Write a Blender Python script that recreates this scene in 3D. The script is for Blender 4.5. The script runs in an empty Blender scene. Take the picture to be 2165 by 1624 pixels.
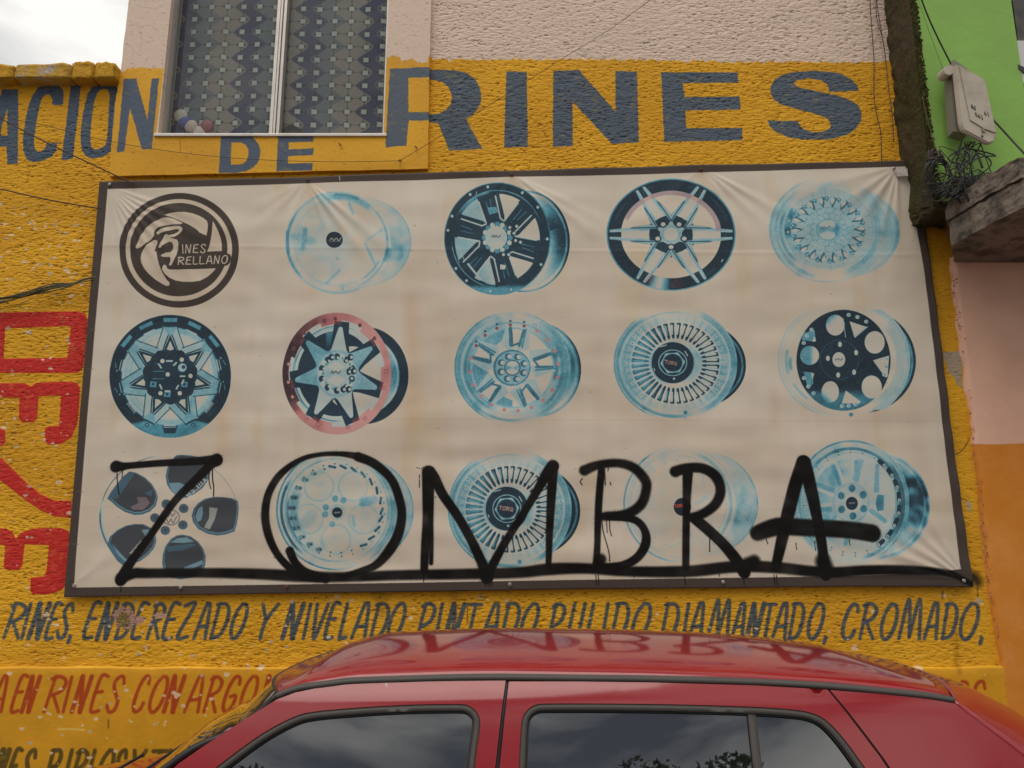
import bpy, bmesh, math, random
import numpy as np
from mathutils import Vector, Matrix
from mathutils.geometry import delaunay_2d_cdt

# ------------------------------------------------------------------ camera, sky, sun, exposure
F, PITCH, DIST, CAMH = 1700.0, math.radians(12.0), 4.7, 1.75      # focal length in photo pixels, tilt, metres to the wall, eye height
CW, CH = 2165.0, 1624.0
SP, CP = math.sin(PITCH), math.cos(PITCH)
S = bpy.context.scene
C = S.collection
cam_d = bpy.data.cameras.new('camera')
cam = bpy.data.objects.new('camera', cam_d); C.objects.link(cam)
cam_d.sensor_width = 36.0; cam_d.lens = 36.0 * F / CW
cam_d.clip_start = 0.05; cam_d.clip_end = 500
cam.location = (0, -DIST, CAMH)
cam.rotation_euler = (math.radians(90) + PITCH, 0, 0)
S.camera = cam

W = bpy.data.worlds.new('World'); S.world = W; W.use_nodes = True
wn, wl = W.node_tree.nodes, W.node_tree.links
wn.clear()
SUN_EL, SUN_ROT = math.radians(64), math.radians(200)
sky = wn.new('ShaderNodeTexSky'); sky.sky_type = 'NISHITA'; sky.sun_disc = False
sky.sun_elevation = SUN_EL; sky.sun_rotation = SUN_ROT; sky.air_density = 1.0; sky.dust_density = 3.0
tc = wn.new('ShaderNodeTexCoord')
mp = wn.new('ShaderNodeMapping'); mp.inputs['Scale'].default_value = (1.0, 1.0, 2.6)
mp.inputs['Rotation'].default_value = (0, 0, math.radians(20))
wl.new(tc.outputs['Generated'], mp.inputs['Vector'])
nz = wn.new('ShaderNodeTexNoise'); nz.inputs['Scale'].default_value = 2.3; nz.inputs['Detail'].default_value = 7; nz.inputs['Roughness'].default_value = 0.5
nz.inputs['Distortion'].default_value = 0.3; mp.inputs['Location'].default_value = (2.96, 16.39, 13.67)
wl.new(mp.outputs[0], nz.inputs['Vector'])
rp = wn.new('ShaderNodeValToRGB')
rp.color_ramp.elements[0].position = 0.38; rp.color_ramp.elements[0].color = (2.8, 3.2, 3.9, 1)
rp.color_ramp.elements[1].position = 0.60; rp.color_ramp.elements[1].color = (15.5, 15.1, 14.3, 1)
e = rp.color_ramp.elements.new(0.48); e.color = (10.0, 10.0, 9.9, 1)
wl.new(nz.outputs['Fac'], rp.inputs['Fac'])
mx = wn.new('ShaderNodeMix'); mx.data_type = 'RGBA'; mx.inputs[0].default_value = 0.90
wl.new(sky.outputs[0], mx.inputs[6]); wl.new(rp.outputs[0], mx.inputs[7])
bg = wn.new('ShaderNodeBackground'); bg.inputs['Strength'].default_value = 0.075
wo = wn.new('ShaderNodeOutputWorld')
wl.new(mx.outputs[2], bg.inputs['Color']); wl.new(bg.outputs[0], wo.inputs['Surface'])

sun_d = bpy.data.lights.new('sun', 'SUN'); sun_d.energy = 1.5; sun_d.angle = math.radians(48); sun_d.color = (1.0, 0.95, 0.87)
sun = bpy.data.objects.new('sun', sun_d); C.objects.link(sun)
# light comes from high up, from behind the camera and a little to the left
az = math.radians(205)
sdir = Vector((math.sin(az) * math.cos(SUN_EL), math.cos(az) * math.cos(SUN_EL), math.sin(SUN_EL)))
sun.rotation_euler = (-sdir).to_track_quat('-Z', 'Y').to_euler()
sky.sun_rotation = az
S.view_settings.view_transform = 'Standard'; S.view_settings.look = 'None'
S.view_settings.gamma = 1.0; S.view_settings.use_curve_mapping = False
S.view_settings.exposure = -0.04
S.render.engine = 'CYCLES'

# ------------------------------------------------------------------ measuring: a photo pixel on a plane y = const
def ray(px, py):
    u = np.asarray(px, float) - CW / 2; v = np.asarray(py, float) - CH / 2
    return u, F * CP + v * SP, F * SP - v * CP
def onp(px, py, y=0.0):
    dx, dy, dz = ray(px, py); t = (y + DIST) / dy
    return dx * t, CAMH + dz * t
def P3(px, py, y=0.0):
    x, z = onp(px, py, y); return Vector((float(x), y, float(z)))
def inv(X, Z, y=0.0):
    d = y + DIST; h = Z - CAMH
    k = F / (d * CP + h * SP)
    return CW / 2 + X * k, CH / 2 - (h * CP - d * SP) * k

# ------------------------------------------------------------------ a small numpy painter (for everything that is painted or printed)
def nfield(shape, wx, wz, seed):
    r = np.random.default_rng(seed); h, w = shape
    f = np.fft.rfft2(r.standard_normal(shape))
    ky = np.fft.fftfreq(h)[:, None]; kx = np.fft.rfftfreq(w)[None, :]
    f *= np.exp(-2 * ((kx * wx) ** 2 + (ky * wz) ** 2) * 2.2)
    n = np.fft.irfft2(f, s=shape); n -= n.mean(); return n / (n.std() + 1e-9)
def ss(a, b, x):
    t = np.clip((x - a) / (b - a), 0, 1); return t * t * (3 - 2 * t)

class Canvas:
    def __init__(s, x0, x1, z0, z1, ppm, base, y=0.0):
        s.x0, s.x1, s.z0, s.z1, s.ppm, s.y = x0, x1, z0, z1, ppm, y
        s.w = int(round((x1 - x0) * ppm)); s.h = int(round((z1 - z0) * ppm))
        s.a = np.empty((s.h, s.w, 3), np.float32); s.a[:] = base
        s.k = ppm * DIST / (F * CP)            # canvas px per photo px, about
    def cv(s, pts):
        p = np.asarray(pts, float); X, Z = onp(p[:, 0], p[:, 1], s.y)
        return np.stack([(X - s.x0) * s.ppm, (s.z1 - Z) * s.ppm], 1)
    def polymask(s, rings, SUB=3):
        allp = np.concatenate(rings)
        c0 = max(0, int(allp[:, 0].min()) - 1); c1 = min(s.w, int(allp[:, 0].max()) + 2)
        r0 = max(0, int(allp[:, 1].min()) - 1); r1 = min(s.h, int(allp[:, 1].max()) + 2)
        if c1 <= c0 or r1 <= r0: return None
        m = np.zeros((r1 - r0, c1 - c0), np.float32); idx = np.arange(c0, c1)
        A = np.concatenate([q for q in rings]); B = np.concatenate([np.roll(q, -1, 0) for q in rings])
        for r in range(r0, r1):
            for k in range(SUB):
                y = r + (k + .5) / SUB
                c = ((A[:, 1] <= y) & (B[:, 1] > y)) | ((B[:, 1] <= y) & (A[:, 1] > y))
                if not c.any(): continue
                a, b = A[c], B[c]
                xs = np.sort(a[:, 0] + (y - a[:, 1]) * (b[:, 0] - a[:, 0]) / (b[:, 1] - a[:, 1]))
                for i in range(0, len(xs) - 1, 2):
                    m[r - r0] += np.clip(xs[i + 1] - idx, 0, 1) - np.clip(xs[i] - idx, 0, 1)
        return m / SUB, r0, c0
    def put(s, mk, col, al=1.0):
        if mk is None: return
        m, r0, c0 = mk; v = s.a[r0:r0 + m.shape[0], c0:c0 + m.shape[1]]
        k = (m * al)[..., None]; v[:] = v * (1 - k) + np.asarray(col, np.float32) * k
    def poly(s, rings, col, al=1.0, o=(0, 0), sc=1.0, rough=0.0, seed=0):
        out = []
        for q in rings:
            p = s.cv(np.asarray(q, float) / sc + np.asarray(o))
            if rough:
                n = len(p); d = []
                rr = np.random.default_rng(seed)
                for i in range(n):
                    a, b = p[i], p[(i + 1) % n]; L = max(1, int(np.hypot(*(b - a)) / 4))
                    for k in range(L): d.append(a + (b - a) * k / L + rr.normal(0, rough, 2))
                p = np.array(d)
            out.append(p)
        s.put(s.polymask(out), col, al)
    def strokemask(s, pts, wid, soft=0.7, smooth=True):
        p = np.asarray(pts, float)
        w = np.full(len(p), float(wid)) if np.isscalar(wid) else np.interp(np.linspace(0, 1, len(p)), np.linspace(0, 1, len(wid)), wid)
        if smooth and len(p) > 2:
            t = np.arange(len(p)); tt = np.linspace(0, len(p) - 1, (len(p) - 1) * 6 + 1); q = []
            for x in tt:
                i = min(int(x), len(p) - 2); f = x - i
                p0, p1, p2, p3 = p[max(i - 1, 0)], p[i], p[i + 1], p[min(i + 2, len(p) - 1)]
                q.append(.5 * ((2 * p1) + (p2 - p0) * f + (2 * p0 - 5 * p1 + 4 * p2 - p3) * f * f + (3 * p1 - p0 - 3 * p2 + p3) * f ** 3))
            w = np.interp(tt, t, w); p = np.array(q)
        c = s.cv(p); w = w * s.k / 2; pad = w.max() + soft * 2 + 2
        c0 = max(0, int(c[:, 0].min() - pad)); c1 = min(s.w, int(c[:, 0].max() + pad) + 1)
        r0 = max(0, int(c[:, 1].min() - pad)); r1 = min(s.h, int(c[:, 1].max() + pad) + 1)
        if c1 <= c0 or r1 <= r0: return None
        m = np.zeros((r1 - r0, c1 - c0), np.float32)
        for i in range(len(c) - 1):
            a, b = c[i], c[i + 1]; pd = max(w[i], w[i + 1]) + soft * 2 + 1
            x0 = max(c0, int(min(a[0], b[0]) - pd)); x1 = min(c1, int(max(a[0], b[0]) + pd) + 1)
            y0 = max(r0, int(min(a[1], b[1]) - pd)); y1 = min(r1, int(max(a[1], b[1]) + pd) + 1)
            if x1 <= x0 or y1 <= y0: continue
            X = np.arange(x0, x1)[None, :] + .5 - a[0]; Y = np.arange(y0, y1)[:, None] + .5 - a[1]
            d = b - a; L = max(1e-6, d @ d); t = np.clip((X * d[0] + Y * d[1]) / L, 0, 1)
            dist = np.hypot(X - t * d[0], Y - t * d[1]) - (w[i] + (w[i + 1] - w[i]) * t)
            v = np.clip(.5 - dist / (2 * soft), 0, 1); sub = m[y0 - r0:y1 - r0, x0 - c0:x1 - c0]
            np.maximum(sub, v, out=sub)
        return m, r0, c0
    def stroke(s, pts, wid, col, al=1.0, soft=0.7, o=(0, 0), sc=1.0, smooth=True):
        s.put(s.strokemask(np.asarray(pts, float) / sc + np.asarray(o), wid, soft, smooth), col, al)
    def image(s, name, K=1.25, cap=0.86):
        lin = np.where(s.a / 255 <= .04045, s.a / 255 / 12.92, ((s.a / 255 + .055) / 1.055) ** 2.4)
        lin = np.clip(lin * K, 0.002, cap)
        enc = np.where(lin <= .0031308, lin * 12.92, 1.055 * lin ** (1 / 2.4) - .055)
        return mkimage(name, enc, False)
def mkimage(name, arr, data):
    h, w = arr.shape[:2]
    im = bpy.data.images.new(name, w, h, alpha=False, float_buffer=False)
    if data: im.colorspace_settings.name = 'Non-Color'
    px = np.ones((h, w, 4), np.float32); px[..., :3] = arr[::-1] if arr.ndim == 3 else arr[::-1, :, None]
    im.pixels.foreach_set(px.ravel()); im.update(); im.pack()
    return im

def arc(cx, cy, rx, ry, a0, a1, n=10):
    t = np.radians(np.linspace(a0, a1, n)); return [(cx + rx * math.cos(k), cy + ry * math.sin(k)) for k in t]
GL = {
 'A': [[(0, 0), (.42, .9), (.6, 1), (.78, .9), (.95, 0)], [(.2, .33), (.88, .36)]],
 'B': [[(.05, 0), (.1, 1)], [(.0, .98), (.6, 1), (.85, .85), (.75, .62), (.3, .53)], [(.3, .53), (.8, .45), (.95, .22), (.7, .02), (.05, 0)]],
 'C': [[(.95, .78), (.9, .93), (.6, 1), (.25, .8), (.05, .4), (.1, .1), (.4, 0), (.75, .08), (.9, .25)]],
 'D': [[(.05, 0), (.15, 1)], [(0, .98), (.6, 1), (.95, .8), (.95, .4), (.65, .08), (.05, 0)]],
 'E': [[(1., 1), (.25, .97), (.0, .06), (.85, .03)], [(.12, .55), (.75, .57)]],
 'G': [[(.95, .78), (.88, .95), (.55, 1), (.2, .75), (.03, .35), (.1, .08), (.4, 0), (.75, .15), (.85, .45), (.45, .43)]],
 'I': [[(.5, 0), (.5, 1)]],
 'L': [[(.15, 1), (0, .08), (.2, .0), (.9, .04)]],
 'M': [[(0, 0), (.2, 1), (.32, 1), (.5, .05)], [(.5, .05), (.72, 1), (.85, 1), (1, 0)]],
 'N': [[(0, 0), (.2, 1)], [(.22, 1), (.72, 0)], [(.72, 0), (1, 1)]],
 'O': [[(.5, 1), (.15, .75), (.0, .35), (.15, .05), (.5, 0), (.85, .25), (1, .65), (.85, .95), (.5, 1)]],
 'P': [[(.05, 0), (.2, 1)], [(0, .93), (.5, 1), (.95, .85), (.8, .5), (.15, .33)]],
 'Q': [[(.5, 1), (.1, .7), (.05, .3), (.4, 0), (.85, .25), (.95, .7), (.5, 1)], [(.55, .3), (1, -.1)]],
 'R': [[(.0, 0), (.2, 1)], [(0, .93), (.5, 1), (.95, .85), (.8, .6), (.2, .46)], [(.35, .46), (.95, 0)]],
 'S': [[(.95, .8), (.75, 1), (.35, .95), (.2, .75), (.5, .5), (.8, .3), (.7, .05), (.3, 0), (.0, .18)]],
 'T': [[(0, .98), (1, .98)], [(.55, .98), (.45, 0)]],
 'U': [[(.1, 1), (.0, .2), (.25, 0), (.7, .05), (.9, .25), (1, 1)]],
 'V': [[(0, 1), (.35, 0), (1, 1)]],
 'W': [[(0, 1), (.25, 0), (.5, .8), (.75, 0), (1, 1)]],
 'Y': [[(.0, 1), (.4, .55)], [(1, 1), (.4, .5), (.3, 0)]],
 'Z': [[(.05, .95), (.95, 1), (0, .05), (.9, .04)]],
 ',': [[(.4, .06), (.5, .02), (.3, -.12)]], '.': [[(.45, .03), (.55, .03)]],
 'i': [[(.5, 0), (.5, .66)], [(.5, .88), (.5, .92)]],
 'c': [[(.9, .55), (.5, .68), (.1, .33), (.5, 0), (.9, .12)]],
 'e': [[(.1, .36), (.9, .38), (.75, .65), (.4, .66), (.1, .33), (.4, 0), (.85, .1)]],
 's': [[(.85, .58), (.45, .68), (.15, .5), (.8, .2), (.5, 0), (.1, .1)]],
 'm': [[(.05, 0), (.05, .66)], [(.05, .5), (.3, .68), (.5, .5), (.5, 0)], [(.5, .5), (.75, .68), (.95, .5), (.95, 0)]],
 'x': [[(.05, .66), (.95, 0)], [(.95, .66), (.05, 0)]], 'w': [[(0, .66), (.25, 0), (.5, .6), (.75, 0), (1, .66)]],
 'r': [[(.2, 0), (.2, .66)], [(.2, .45), (.5, .66), (.85, .62)]], 'a': [[(.85, .66), (.85, 0)], [(.85, .3), (.5, .66), (.1, .33), (.5, 0), (.85, .3)]],
 '0': [[(.5, 1), (.1, .7), (.1, .3), (.5, 0), (.9, .3), (.9, .7), (.5, 1)]], '6': [[(.8, 1), (.2, .6), (.1, .25), (.5, 0), (.9, .25), (.5, .5), (.15, .35)]],
 '1': [[(.3, .8), (.55, 1), (.55, 0)]], '3': [[(.1, .95), (.8, .9), (.4, .55), (.9, .3), (.5, 0), (.1, .1)]],
}
def letter(cv, ch, xl, xr, top, bot, slant, wd, col, al=1.0, soft=.9, rnd=None, drift=0):
    h = bot - top
    if ch == 'I': xl, xr = xl - 2, xl + 2
    for st in GL[ch]:
        pts = []
        for x, y in st:
            pts.append((xl + (xr - xl) * x + slant * y * h, bot - y * h))
        w = wd * (1.35 if (ch in 'NM' and len(st) == 2 and rnd is not None) else 1)
        cv.stroke(pts, [w * .95, w * 1.1, w], col, al, soft)
        if ch in 'NM' and rnd is not None:
            w = wd
    return
# ------------------------------------------------------------------ the painted wall
YEL, BLU, PNK, RED = (205, 149, 32), (74, 86, 102), (205, 181, 163), (182, 42, 35)
def wall_canvas():
    cv = Canvas(-3.7, 2.98, 0.0, 6.3, 330, YEL)
    sh = (cv.h, cv.w)
    n1 = nfield(sh, 60, 60, 1); n2 = nfield(sh, 9, 5, 2); n3 = nfield(sh, 200, 120, 3)
    cv.a += (n1 * 3.0 + n3 * 3.5)[..., None] * np.array([1, 1, .3])
    # repainted, duller patches
    r = np.random.default_rng(5)
    # pink upper storey
    def rough_edge(pts, seed, amp=2.0):
        out = []; rr = np.random.default_rng(seed)
        for a, b in zip(pts[:-1], pts[1:]):
            L = max(2, int(abs(b[0] - a[0]) / 5))
            for k in range(L): out.append((a[0] + (b[0] - a[0]) * k / L, a[1] + (b[1] - a[1]) * k / L + rr.normal(0, amp)))
        out.append(pts[-1]); return out
    e1 = rough_edge([(905, 126), (1300, 126), (1600, 131), (1900, 131)], 3)
    cv.poly([e1 + [(1960, -330), (930, -330)]], PNK)
    e2 = rough_edge([(200, 158), (262, 158), (280, 149), (350, 151), (352, 200), (352, 300)], 4, 1.5)
    cv.poly([[(200, -330)] + e2[:-3] + [(350, 150), (345, 200), (333, 292), (352, 292), (440, -330)]], PNK)
    e3 = rough_edge([(820, 126), (845, 124), (850, 134), (875, 131), (880, 136), (905, 138)], 6, 1.2)
    cv.poly([[(805, -330)] + e3 + [(935, -330)]], PNK)
    for x, y, rr_ in [(830, 240, 5), (837, 243, 4), (867, 156, 2), (822, 222, 2), (905, 250, 2)]:
        cv.poly([[(x + rr_ * math.cos(k) * r.uniform(.7, 1.2), y + rr_ * math.sin(k) * r.uniform(.7, 1.2)) for k in np.linspace(0, 6, 9)]], (205, 170, 160))
    # soft grey-blue stain down the pink corner and by the frame
    X = np.arange(cv.w)[None, :] / cv.ppm + cv.x0; Z = cv.z1 - np.arange(cv.h)[:, None] / cv.ppm
    # dado, duller ochre with stains
    zd = float(onp(1000, 1411)[1])
    dm = ss(zd + .004, zd - .004, Z + 0 * X)
    stain = ss(-.5, 2.4, nfield(sh, 70, 45, 9)); stain2 = ss(-.5, 2.2, nfield(sh, 25, 40, 10))
    cv.a[:] = cv.a * (1 - dm[..., None]) + (np.array([199, 141, 24]) * (1 - .05 * stain[..., None]) * (1 - .05 * stain2[..., None])) * dm[..., None]
    # lighter sanded patches under the first text line
    pt = ss(.8, 1.8, nfield(sh, 45, 20, 12)) * (1 - dm) * ss(1.6, 1.4, Z + 0 * X)
    cv.a += (pt * 7)[..., None] * np.array([1, 1, .8])
    # drips and grime that ran down the paint, roller patches of a second coat
    for k in range(70):
        x = r.uniform(-20, 2080); y = r.choice([1262, 1262, 640, 300, 350]) + r.uniform(-10, 60); L_ = r.uniform(20, 90)
        cv.stroke([(x, y), (x + r.uniform(-2, 2), y + L_)], [r.uniform(3, 12), 1.5], (150, 96, 16), r.uniform(.05, .2), 3)
    for k in range(26):
        x, y = r.uniform(-20, 2050), r.choice([r.uniform(1260, 1400), r.uniform(400, 640) if True else 0]); w_, h_ = r.uniform(30, 120), r.uniform(12, 45)
        cv.poly([[(x, y), (x + w_, y + r.uniform(-4, 4)), (x + w_ + r.uniform(-9, 9), y + h_), (x + r.uniform(-9, 9), y + h_ + r.uniform(-4, 4))]], (218, 166, 48) if r.random() < .5 else (186, 128, 22), .22, rough=1.6, seed=k)
    # mud-coloured marks near the bottom right corner
    o5 = (0, 130); s5 = 4.922
    def P5(r, c=BLU): cv.poly(r, c, 1, o5, s5, .45, 7)
    P5([[(20, 290), (190, 290), (185, 1060), (75, 1070), (70, 885), (-40, 890), (-60, 1080), (-160, 1080), (-60, 600)], [(75, 490), (80, 770), (10, 775), (10, 700)]])
    P5([[(655, 445), (660, 300), (620, 255), (520, 245), (400, 265), (345, 340), (305, 430), (280, 520), (255, 660), (240, 800), (243, 930), (262, 990), (290, 1025), (350, 1048), (440, 1035), (540, 990), (580, 930), (598, 842), (490, 850), (470, 900), (430, 935), (390, 940), (365, 910), (352, 850), (358, 760), (385, 600), (405, 480), (420, 420), (440, 370), (475, 345), (510, 345), (540, 370), (545, 400), (540, 440), (560, 452), (620, 452)]])
    P5([[(735, 245), (845, 235), (755, 1015), (640, 1030)]])
    P5([[(1080, 240), (1000, 245), (950, 270), (915, 330), (890, 420), (865, 520), (850, 620), (838, 740), (840, 850), (855, 930), (885, 978), (930, 1002), (985, 1006), (1050, 998), (1110, 970), (1155, 930), (1180, 880), (1195, 790), (1205, 650), (1220, 450), (1230, 330), (1220, 280), (1190, 245), (1140, 235)],
        [(1080, 285), (1120, 292), (1138, 330), (1140, 400), (1128, 560), (1120, 700), (1110, 830), (1090, 875), (1050, 903), (990, 915), (955, 900), (942, 860), (940, 790), (948, 640), (965, 500), (985, 400), (1010, 325), (1040, 295)]])
    P5([[(1310, 210), (1440, 205), (1555, 640), (1600, 205), (1675, 205), (1600, 930), (1500, 940), (1375, 510), (1315, 965), (1240, 970)]])
    o2 = (800, 0); s2 = 1.8664
    def P2(r): cv.poly(r, BLU, .96, o2, s2, .5, 9)
    P2([[(48, 282), (205, 275), (300, 277), (345, 287), (378, 308), (398, 340), (406, 375), (402, 410), (385, 440), (345, 470), (410, 588), (280, 595), (235, 485), (122, 485), (112, 585), (30, 590)],
        [(120, 318), (205, 314), (250, 322), (278, 345), (290, 378), (285, 410), (265, 435), (235, 450), (120, 452)]])
    P2([[(505, 282), (585, 282), (590, 580), (495, 583)]])
    P2([[(690, 280), (790, 275), (935, 440), (935, 280), (1020, 282), (1028, 562), (920, 567), (765, 400), (767, 575), (688, 580)]])
    P2([[(1115, 285), (1418, 285), (1420, 325), (1200, 328), (1208, 383), (1425, 380), (1430, 432), (1210, 436), (1215, 505), (1435, 505), (1435, 553), (1128, 560)]])
    P2([[(1895, 358), (1888, 335), (1865, 312), (1830, 293), (1780, 283), (1720, 280), (1650, 283), (1600, 292), (1565, 310), (1548, 340), (1547, 370), (1560, 393), (1590, 412), (1650, 430), (1720, 448), (1765, 465), (1785, 485), (1782, 505), (1755, 520), (1710, 521), (1680, 510), (1663, 495), (1655, 478), (1535, 475), (1545, 500), (1570, 522), (1620, 543), (1670, 550), (1740, 552), (1800, 546), (1850, 532), (1885, 508), (1904, 475), (1907, 445), (1890, 412), (1850, 390), (1800, 375), (1740, 362), (1680, 350), (1648, 340), (1640, 326), (1655, 315), (1700, 309), (1745, 316), (1768, 332), (1780, 362)]])
    o6 = (340, 0); s6 = 4.163
    cv.poly([[(545, 1190), (780, 1190), (835, 1240), (872, 1290), (890, 1350), (885, 1400), (865, 1450), (820, 1500), (760, 1528), (680, 1540), (525, 1543)], [(635, 1275), (720, 1276), (760, 1295), (785, 1335), (783, 1390), (768, 1435), (730, 1465), (628, 1470)]], BLU, 1, o6, s6, .3)
    cv.poly([[(1045, 1190), (1355, 1182), (1350, 1268), (1135, 1275), (1135, 1335), (1355, 1327), (1350, 1385), (1130, 1395), (1130, 1460), (1345, 1455), (1340, 1520), (1030, 1527)]], BLU, 1, o6, s6, .3)
    # the red letters running down the left side
    redm = np.zeros(sh, np.float32)
    o7 = (0, 560); s7 = 2.32
    REDS = [[[(-60, 235), (380, 228), (415, 240), (430, 270), (418, 420), (408, 500), (380, 530), (-60, 530)], [(25, 312), (348, 300), (330, 455), (18, 460)]],
            [[(-60, 582), (120, 580), (150, 597), (180, 578), (350, 572), (380, 582), (392, 605), (387, 700), (378, 780), (350, 845), (300, 878), (235, 882), (220, 865), (220, 805), (235, 793), (290, 790), (298, 640), (188, 645), (182, 750), (165, 772), (110, 772), (92, 750), (95, 650), (-60, 650)]],
            [[(-60, 805), (20, 803), (26, 820), (25, 875), (10, 888), (-60, 885)]],
            [[(-60, 940), (10, 950), (60, 1000), (130, 1070), (200, 1125), (260, 1155), (350, 1158), (350, 1240), (270, 1235), (200, 1205), (120, 1150), (50, 1095), (-60, 1010)]],
            [[(-60, 1290), (30, 1293), (60, 1310), (78, 1345), (100, 1315), (150, 1298), (200, 1290), (300, 1292), (335, 1305), (345, 1330), (335, 1500), (328, 1565), (300, 1595), (260, 1610), (220, 1618), (160, 1615), (148, 1600), (150, 1535), (215, 1528), (228, 1500), (240, 1375), (120, 1370), (110, 1470), (95, 1495), (50, 1498), (20, 1490), (18, 1475), (25, 1375), (-60, 1370)]]]
    for rr_ in REDS:
        rings = [cv.cv(np.asarray(q, float) / s7 + np.asarray(o7)) for q in rr_]
        mk = cv.polymask(rings); cv.put(mk, RED)
        m, r0, c0 = mk; sub = redm[r0:r0 + m.shape[0], c0:c0 + m.shape[1]]; np.maximum(sub, m, out=sub)
    # the service lines
    rnd = random.Random(4)
    def sl(x): return 0.26 - x * 0.00007
    L1 = [('R', 8, 40), ('I', 46, 50), ('N', 60, 86), ('E', 95, 112), ('S', 118, 140), (',', 143, 152), ('E', 176, 196), ('N', 205, 230), ('D', 243, 268), ('E', 278, 298), ('R', 311, 335), ('E', 343, 364), ('Z', 374, 397), ('A', 409, 434), ('D', 444, 472), ('O', 484, 510),
          ('Y', 540, 572), ('N', 597, 626), ('I', 641, 645), ('V', 655, 678), ('E', 686, 704), ('L', 717, 732), ('A', 743, 772), ('D', 782, 811), ('O', 817, 845), ('P', 880, 908), ('I', 921, 925), ('N', 940, 968), ('T', 978, 1004), ('A', 1018, 1048), ('D', 1058, 1088), ('O', 1098, 1128),
          ('P', 1158, 1184), ('U', 1200, 1224), ('L', 1240, 1254), ('I', 1273, 1277), ('D', 1291, 1320), ('O', 1334, 1366), ('D', 1396, 1426), ('I', 1444, 1448), ('A', 1456, 1482), ('M', 1495, 1537), ('A', 1546, 1569), ('N', 1578, 1604), ('T', 1606, 1630), ('A', 1633, 1660), ('D', 1667, 1692), ('O', 1706, 1734), (',', 1740, 1750),
          ('C', 1778, 1807), ('R', 1818, 1846), ('O', 1860, 1890), ('M', 1900, 1943), ('A', 1954, 1980), ('D', 1991, 2017), ('O', 2028, 2062), (',', 2070, 2080)]
    for ch, a, b in L1: letter(cv, ch, a, b, 1277 + rnd.uniform(-1, 1), 1350 + (a > 1700) * 1 + rnd.uniform(-1, 1), sl(a), 7.2, (68, 76, 86), .93, 1.1, rnd)
    L2 = [('A', -17, 10), ('E', 29, 47), ('N', 52, 72), ('R', 99, 131), ('I', 139, 143), ('N', 157, 181), ('E', 196, 216), ('S', 228, 254), ('C', 283, 306), ('O', 317, 345), ('N', 351, 377), ('A', 394, 424), ('R', 435, 460), ('G', 472, 498), ('O', 508, 535), ('N', 551, 575), ('O', 2005, 2034), ('S', 2043, 2070)]
    for ch, a, b in L2: letter(cv, ch, a, b, (1429 if a < 1000 else 1440) + rnd.uniform(-1, 1), 1503 + (10 if a > 1000 else 0), sl(a), 6.6, (158, 58, 14), .93, 1.1, rnd)
    L3 = [('N', -10, 6), ('E', 18, 33), ('S', 45, 66), ('B', 98, 122), ('I', 139, 143), ('R', 153, 176), ('L', 186, 198), ('O', 206, 232), ('S', 238, 258), ('Y', 272, 296), ('T', 312, 340), ('U', 346, 362)]
    for ch, a, b in L3: letter(cv, ch, a, b, 1584, 1660, sl(a), 8, (84, 66, 18), .95, 1.1, rnd)
    # faded paint over the letters, worn where the trowel ridges stand out
    wear = ss(1.2, 1.9, n2) * .35
    cv.a[:] = cv.a * (1 - wear[..., None] * .5) + np.array([200, 150, 45]) * wear[..., None] * .5 * (cv.a[..., 2:3] < 120) + cv.a * wear[..., None] * .5 * (cv.a[..., 2:3] >= 120)
    # chips down to pale plaster
    chips = []
    for _ in range(420):
        k = r.random()
        if k < .30: x, y = r.uniform(0, 190), r.uniform(430, 640)
        elif k < .5: x, y = r.uniform(0, 150), r.uniform(640, 1250)
        elif k < .8: x, y = r.uniform(0, 620), r.uniform(1270, 1620)
        else: x, y = r.uniform(200, 2080), r.uniform(1255, 1480)
        chips.append((x, y, abs(r.normal(0, 1.7)) + 1.1))
    chips += [(377, 1468, 7), (371, 1463, 4), (552, 1411, 7), (525, 1410, 3), (62, 702, 5), (55, 703, 4), (105, 560, 4), (115, 545, 4), (98, 1300, 6), (118, 1322, 5), (103, 1310, 3), (134, 1455, 4), (208, 1518, 4), (196, 1544, 4), (535, 1262, 0.5),
              (712, 1262, 5), (700, 1268, 4), (743, 1270, 4), (1016, 1263, 5), (868, 1308, 4.5), (1995, 1258, 5), (2068, 1270, 6), (2076, 1275, 4), (238, 1640, 3), (300, 1288, 4), (185, 1325, 3), (347, 1300, 4), (335, 1298, 4), (303, 1310, 4), (70, 1569, 5), (52, 1538, 4), (430, 1430, .8)]
    for x, y, rr_ in chips:
        cv.poly([[(x + rr_ * 1.3 * math.cos(k) * r.uniform(.6, 1.3), y + rr_ * math.sin(k) * r.uniform(.6, 1.3)) for k in np.linspace(0, 5.6, 8)]], (208, 182, 158) if r.random() < .7 else (176, 158, 140), .85)
    cv.stroke([(130, 1540), (150, 1539), (183, 1541)], 3.2, (215, 190, 120), .8, 1.5)
    # knocked-out patch with bare render showing
    for (cx, cy, rx, ry, col) in [(264, 1307, 26, 26, (158, 122, 104)), (290, 1312, 16, 9, (172, 132, 116)), (338, 1302, 12, 6, (170, 135, 118)), (260, 1312, 15, 17, (122, 104, 62))]:
        cv.poly([[(cx + rx * math.cos(k) * r.uniform(.72, 1.15), cy + ry * math.sin(k) * r.uniform(.72, 1.15)) for k in np.linspace(0, 6, 17)]], col, .95)
    for _ in range(26):
        x, y = r.normal(262, 9), r.normal(1312, 11); cv.poly([[(x - 1.6, y), (x, y - 1.3), (x + 1.7, y + .4), (x, y + 1.5)]], (52, 44, 22), .9)
    # bare plaster at the right-hand edge
    cv.poly([[(1992, 745), (2035, 742), (2033, 812), (2038, 822), (2026, 818), (2018, 800), (2006, 790), (2000, 768)]], (158, 143, 126), .95, rough=.6)
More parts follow.
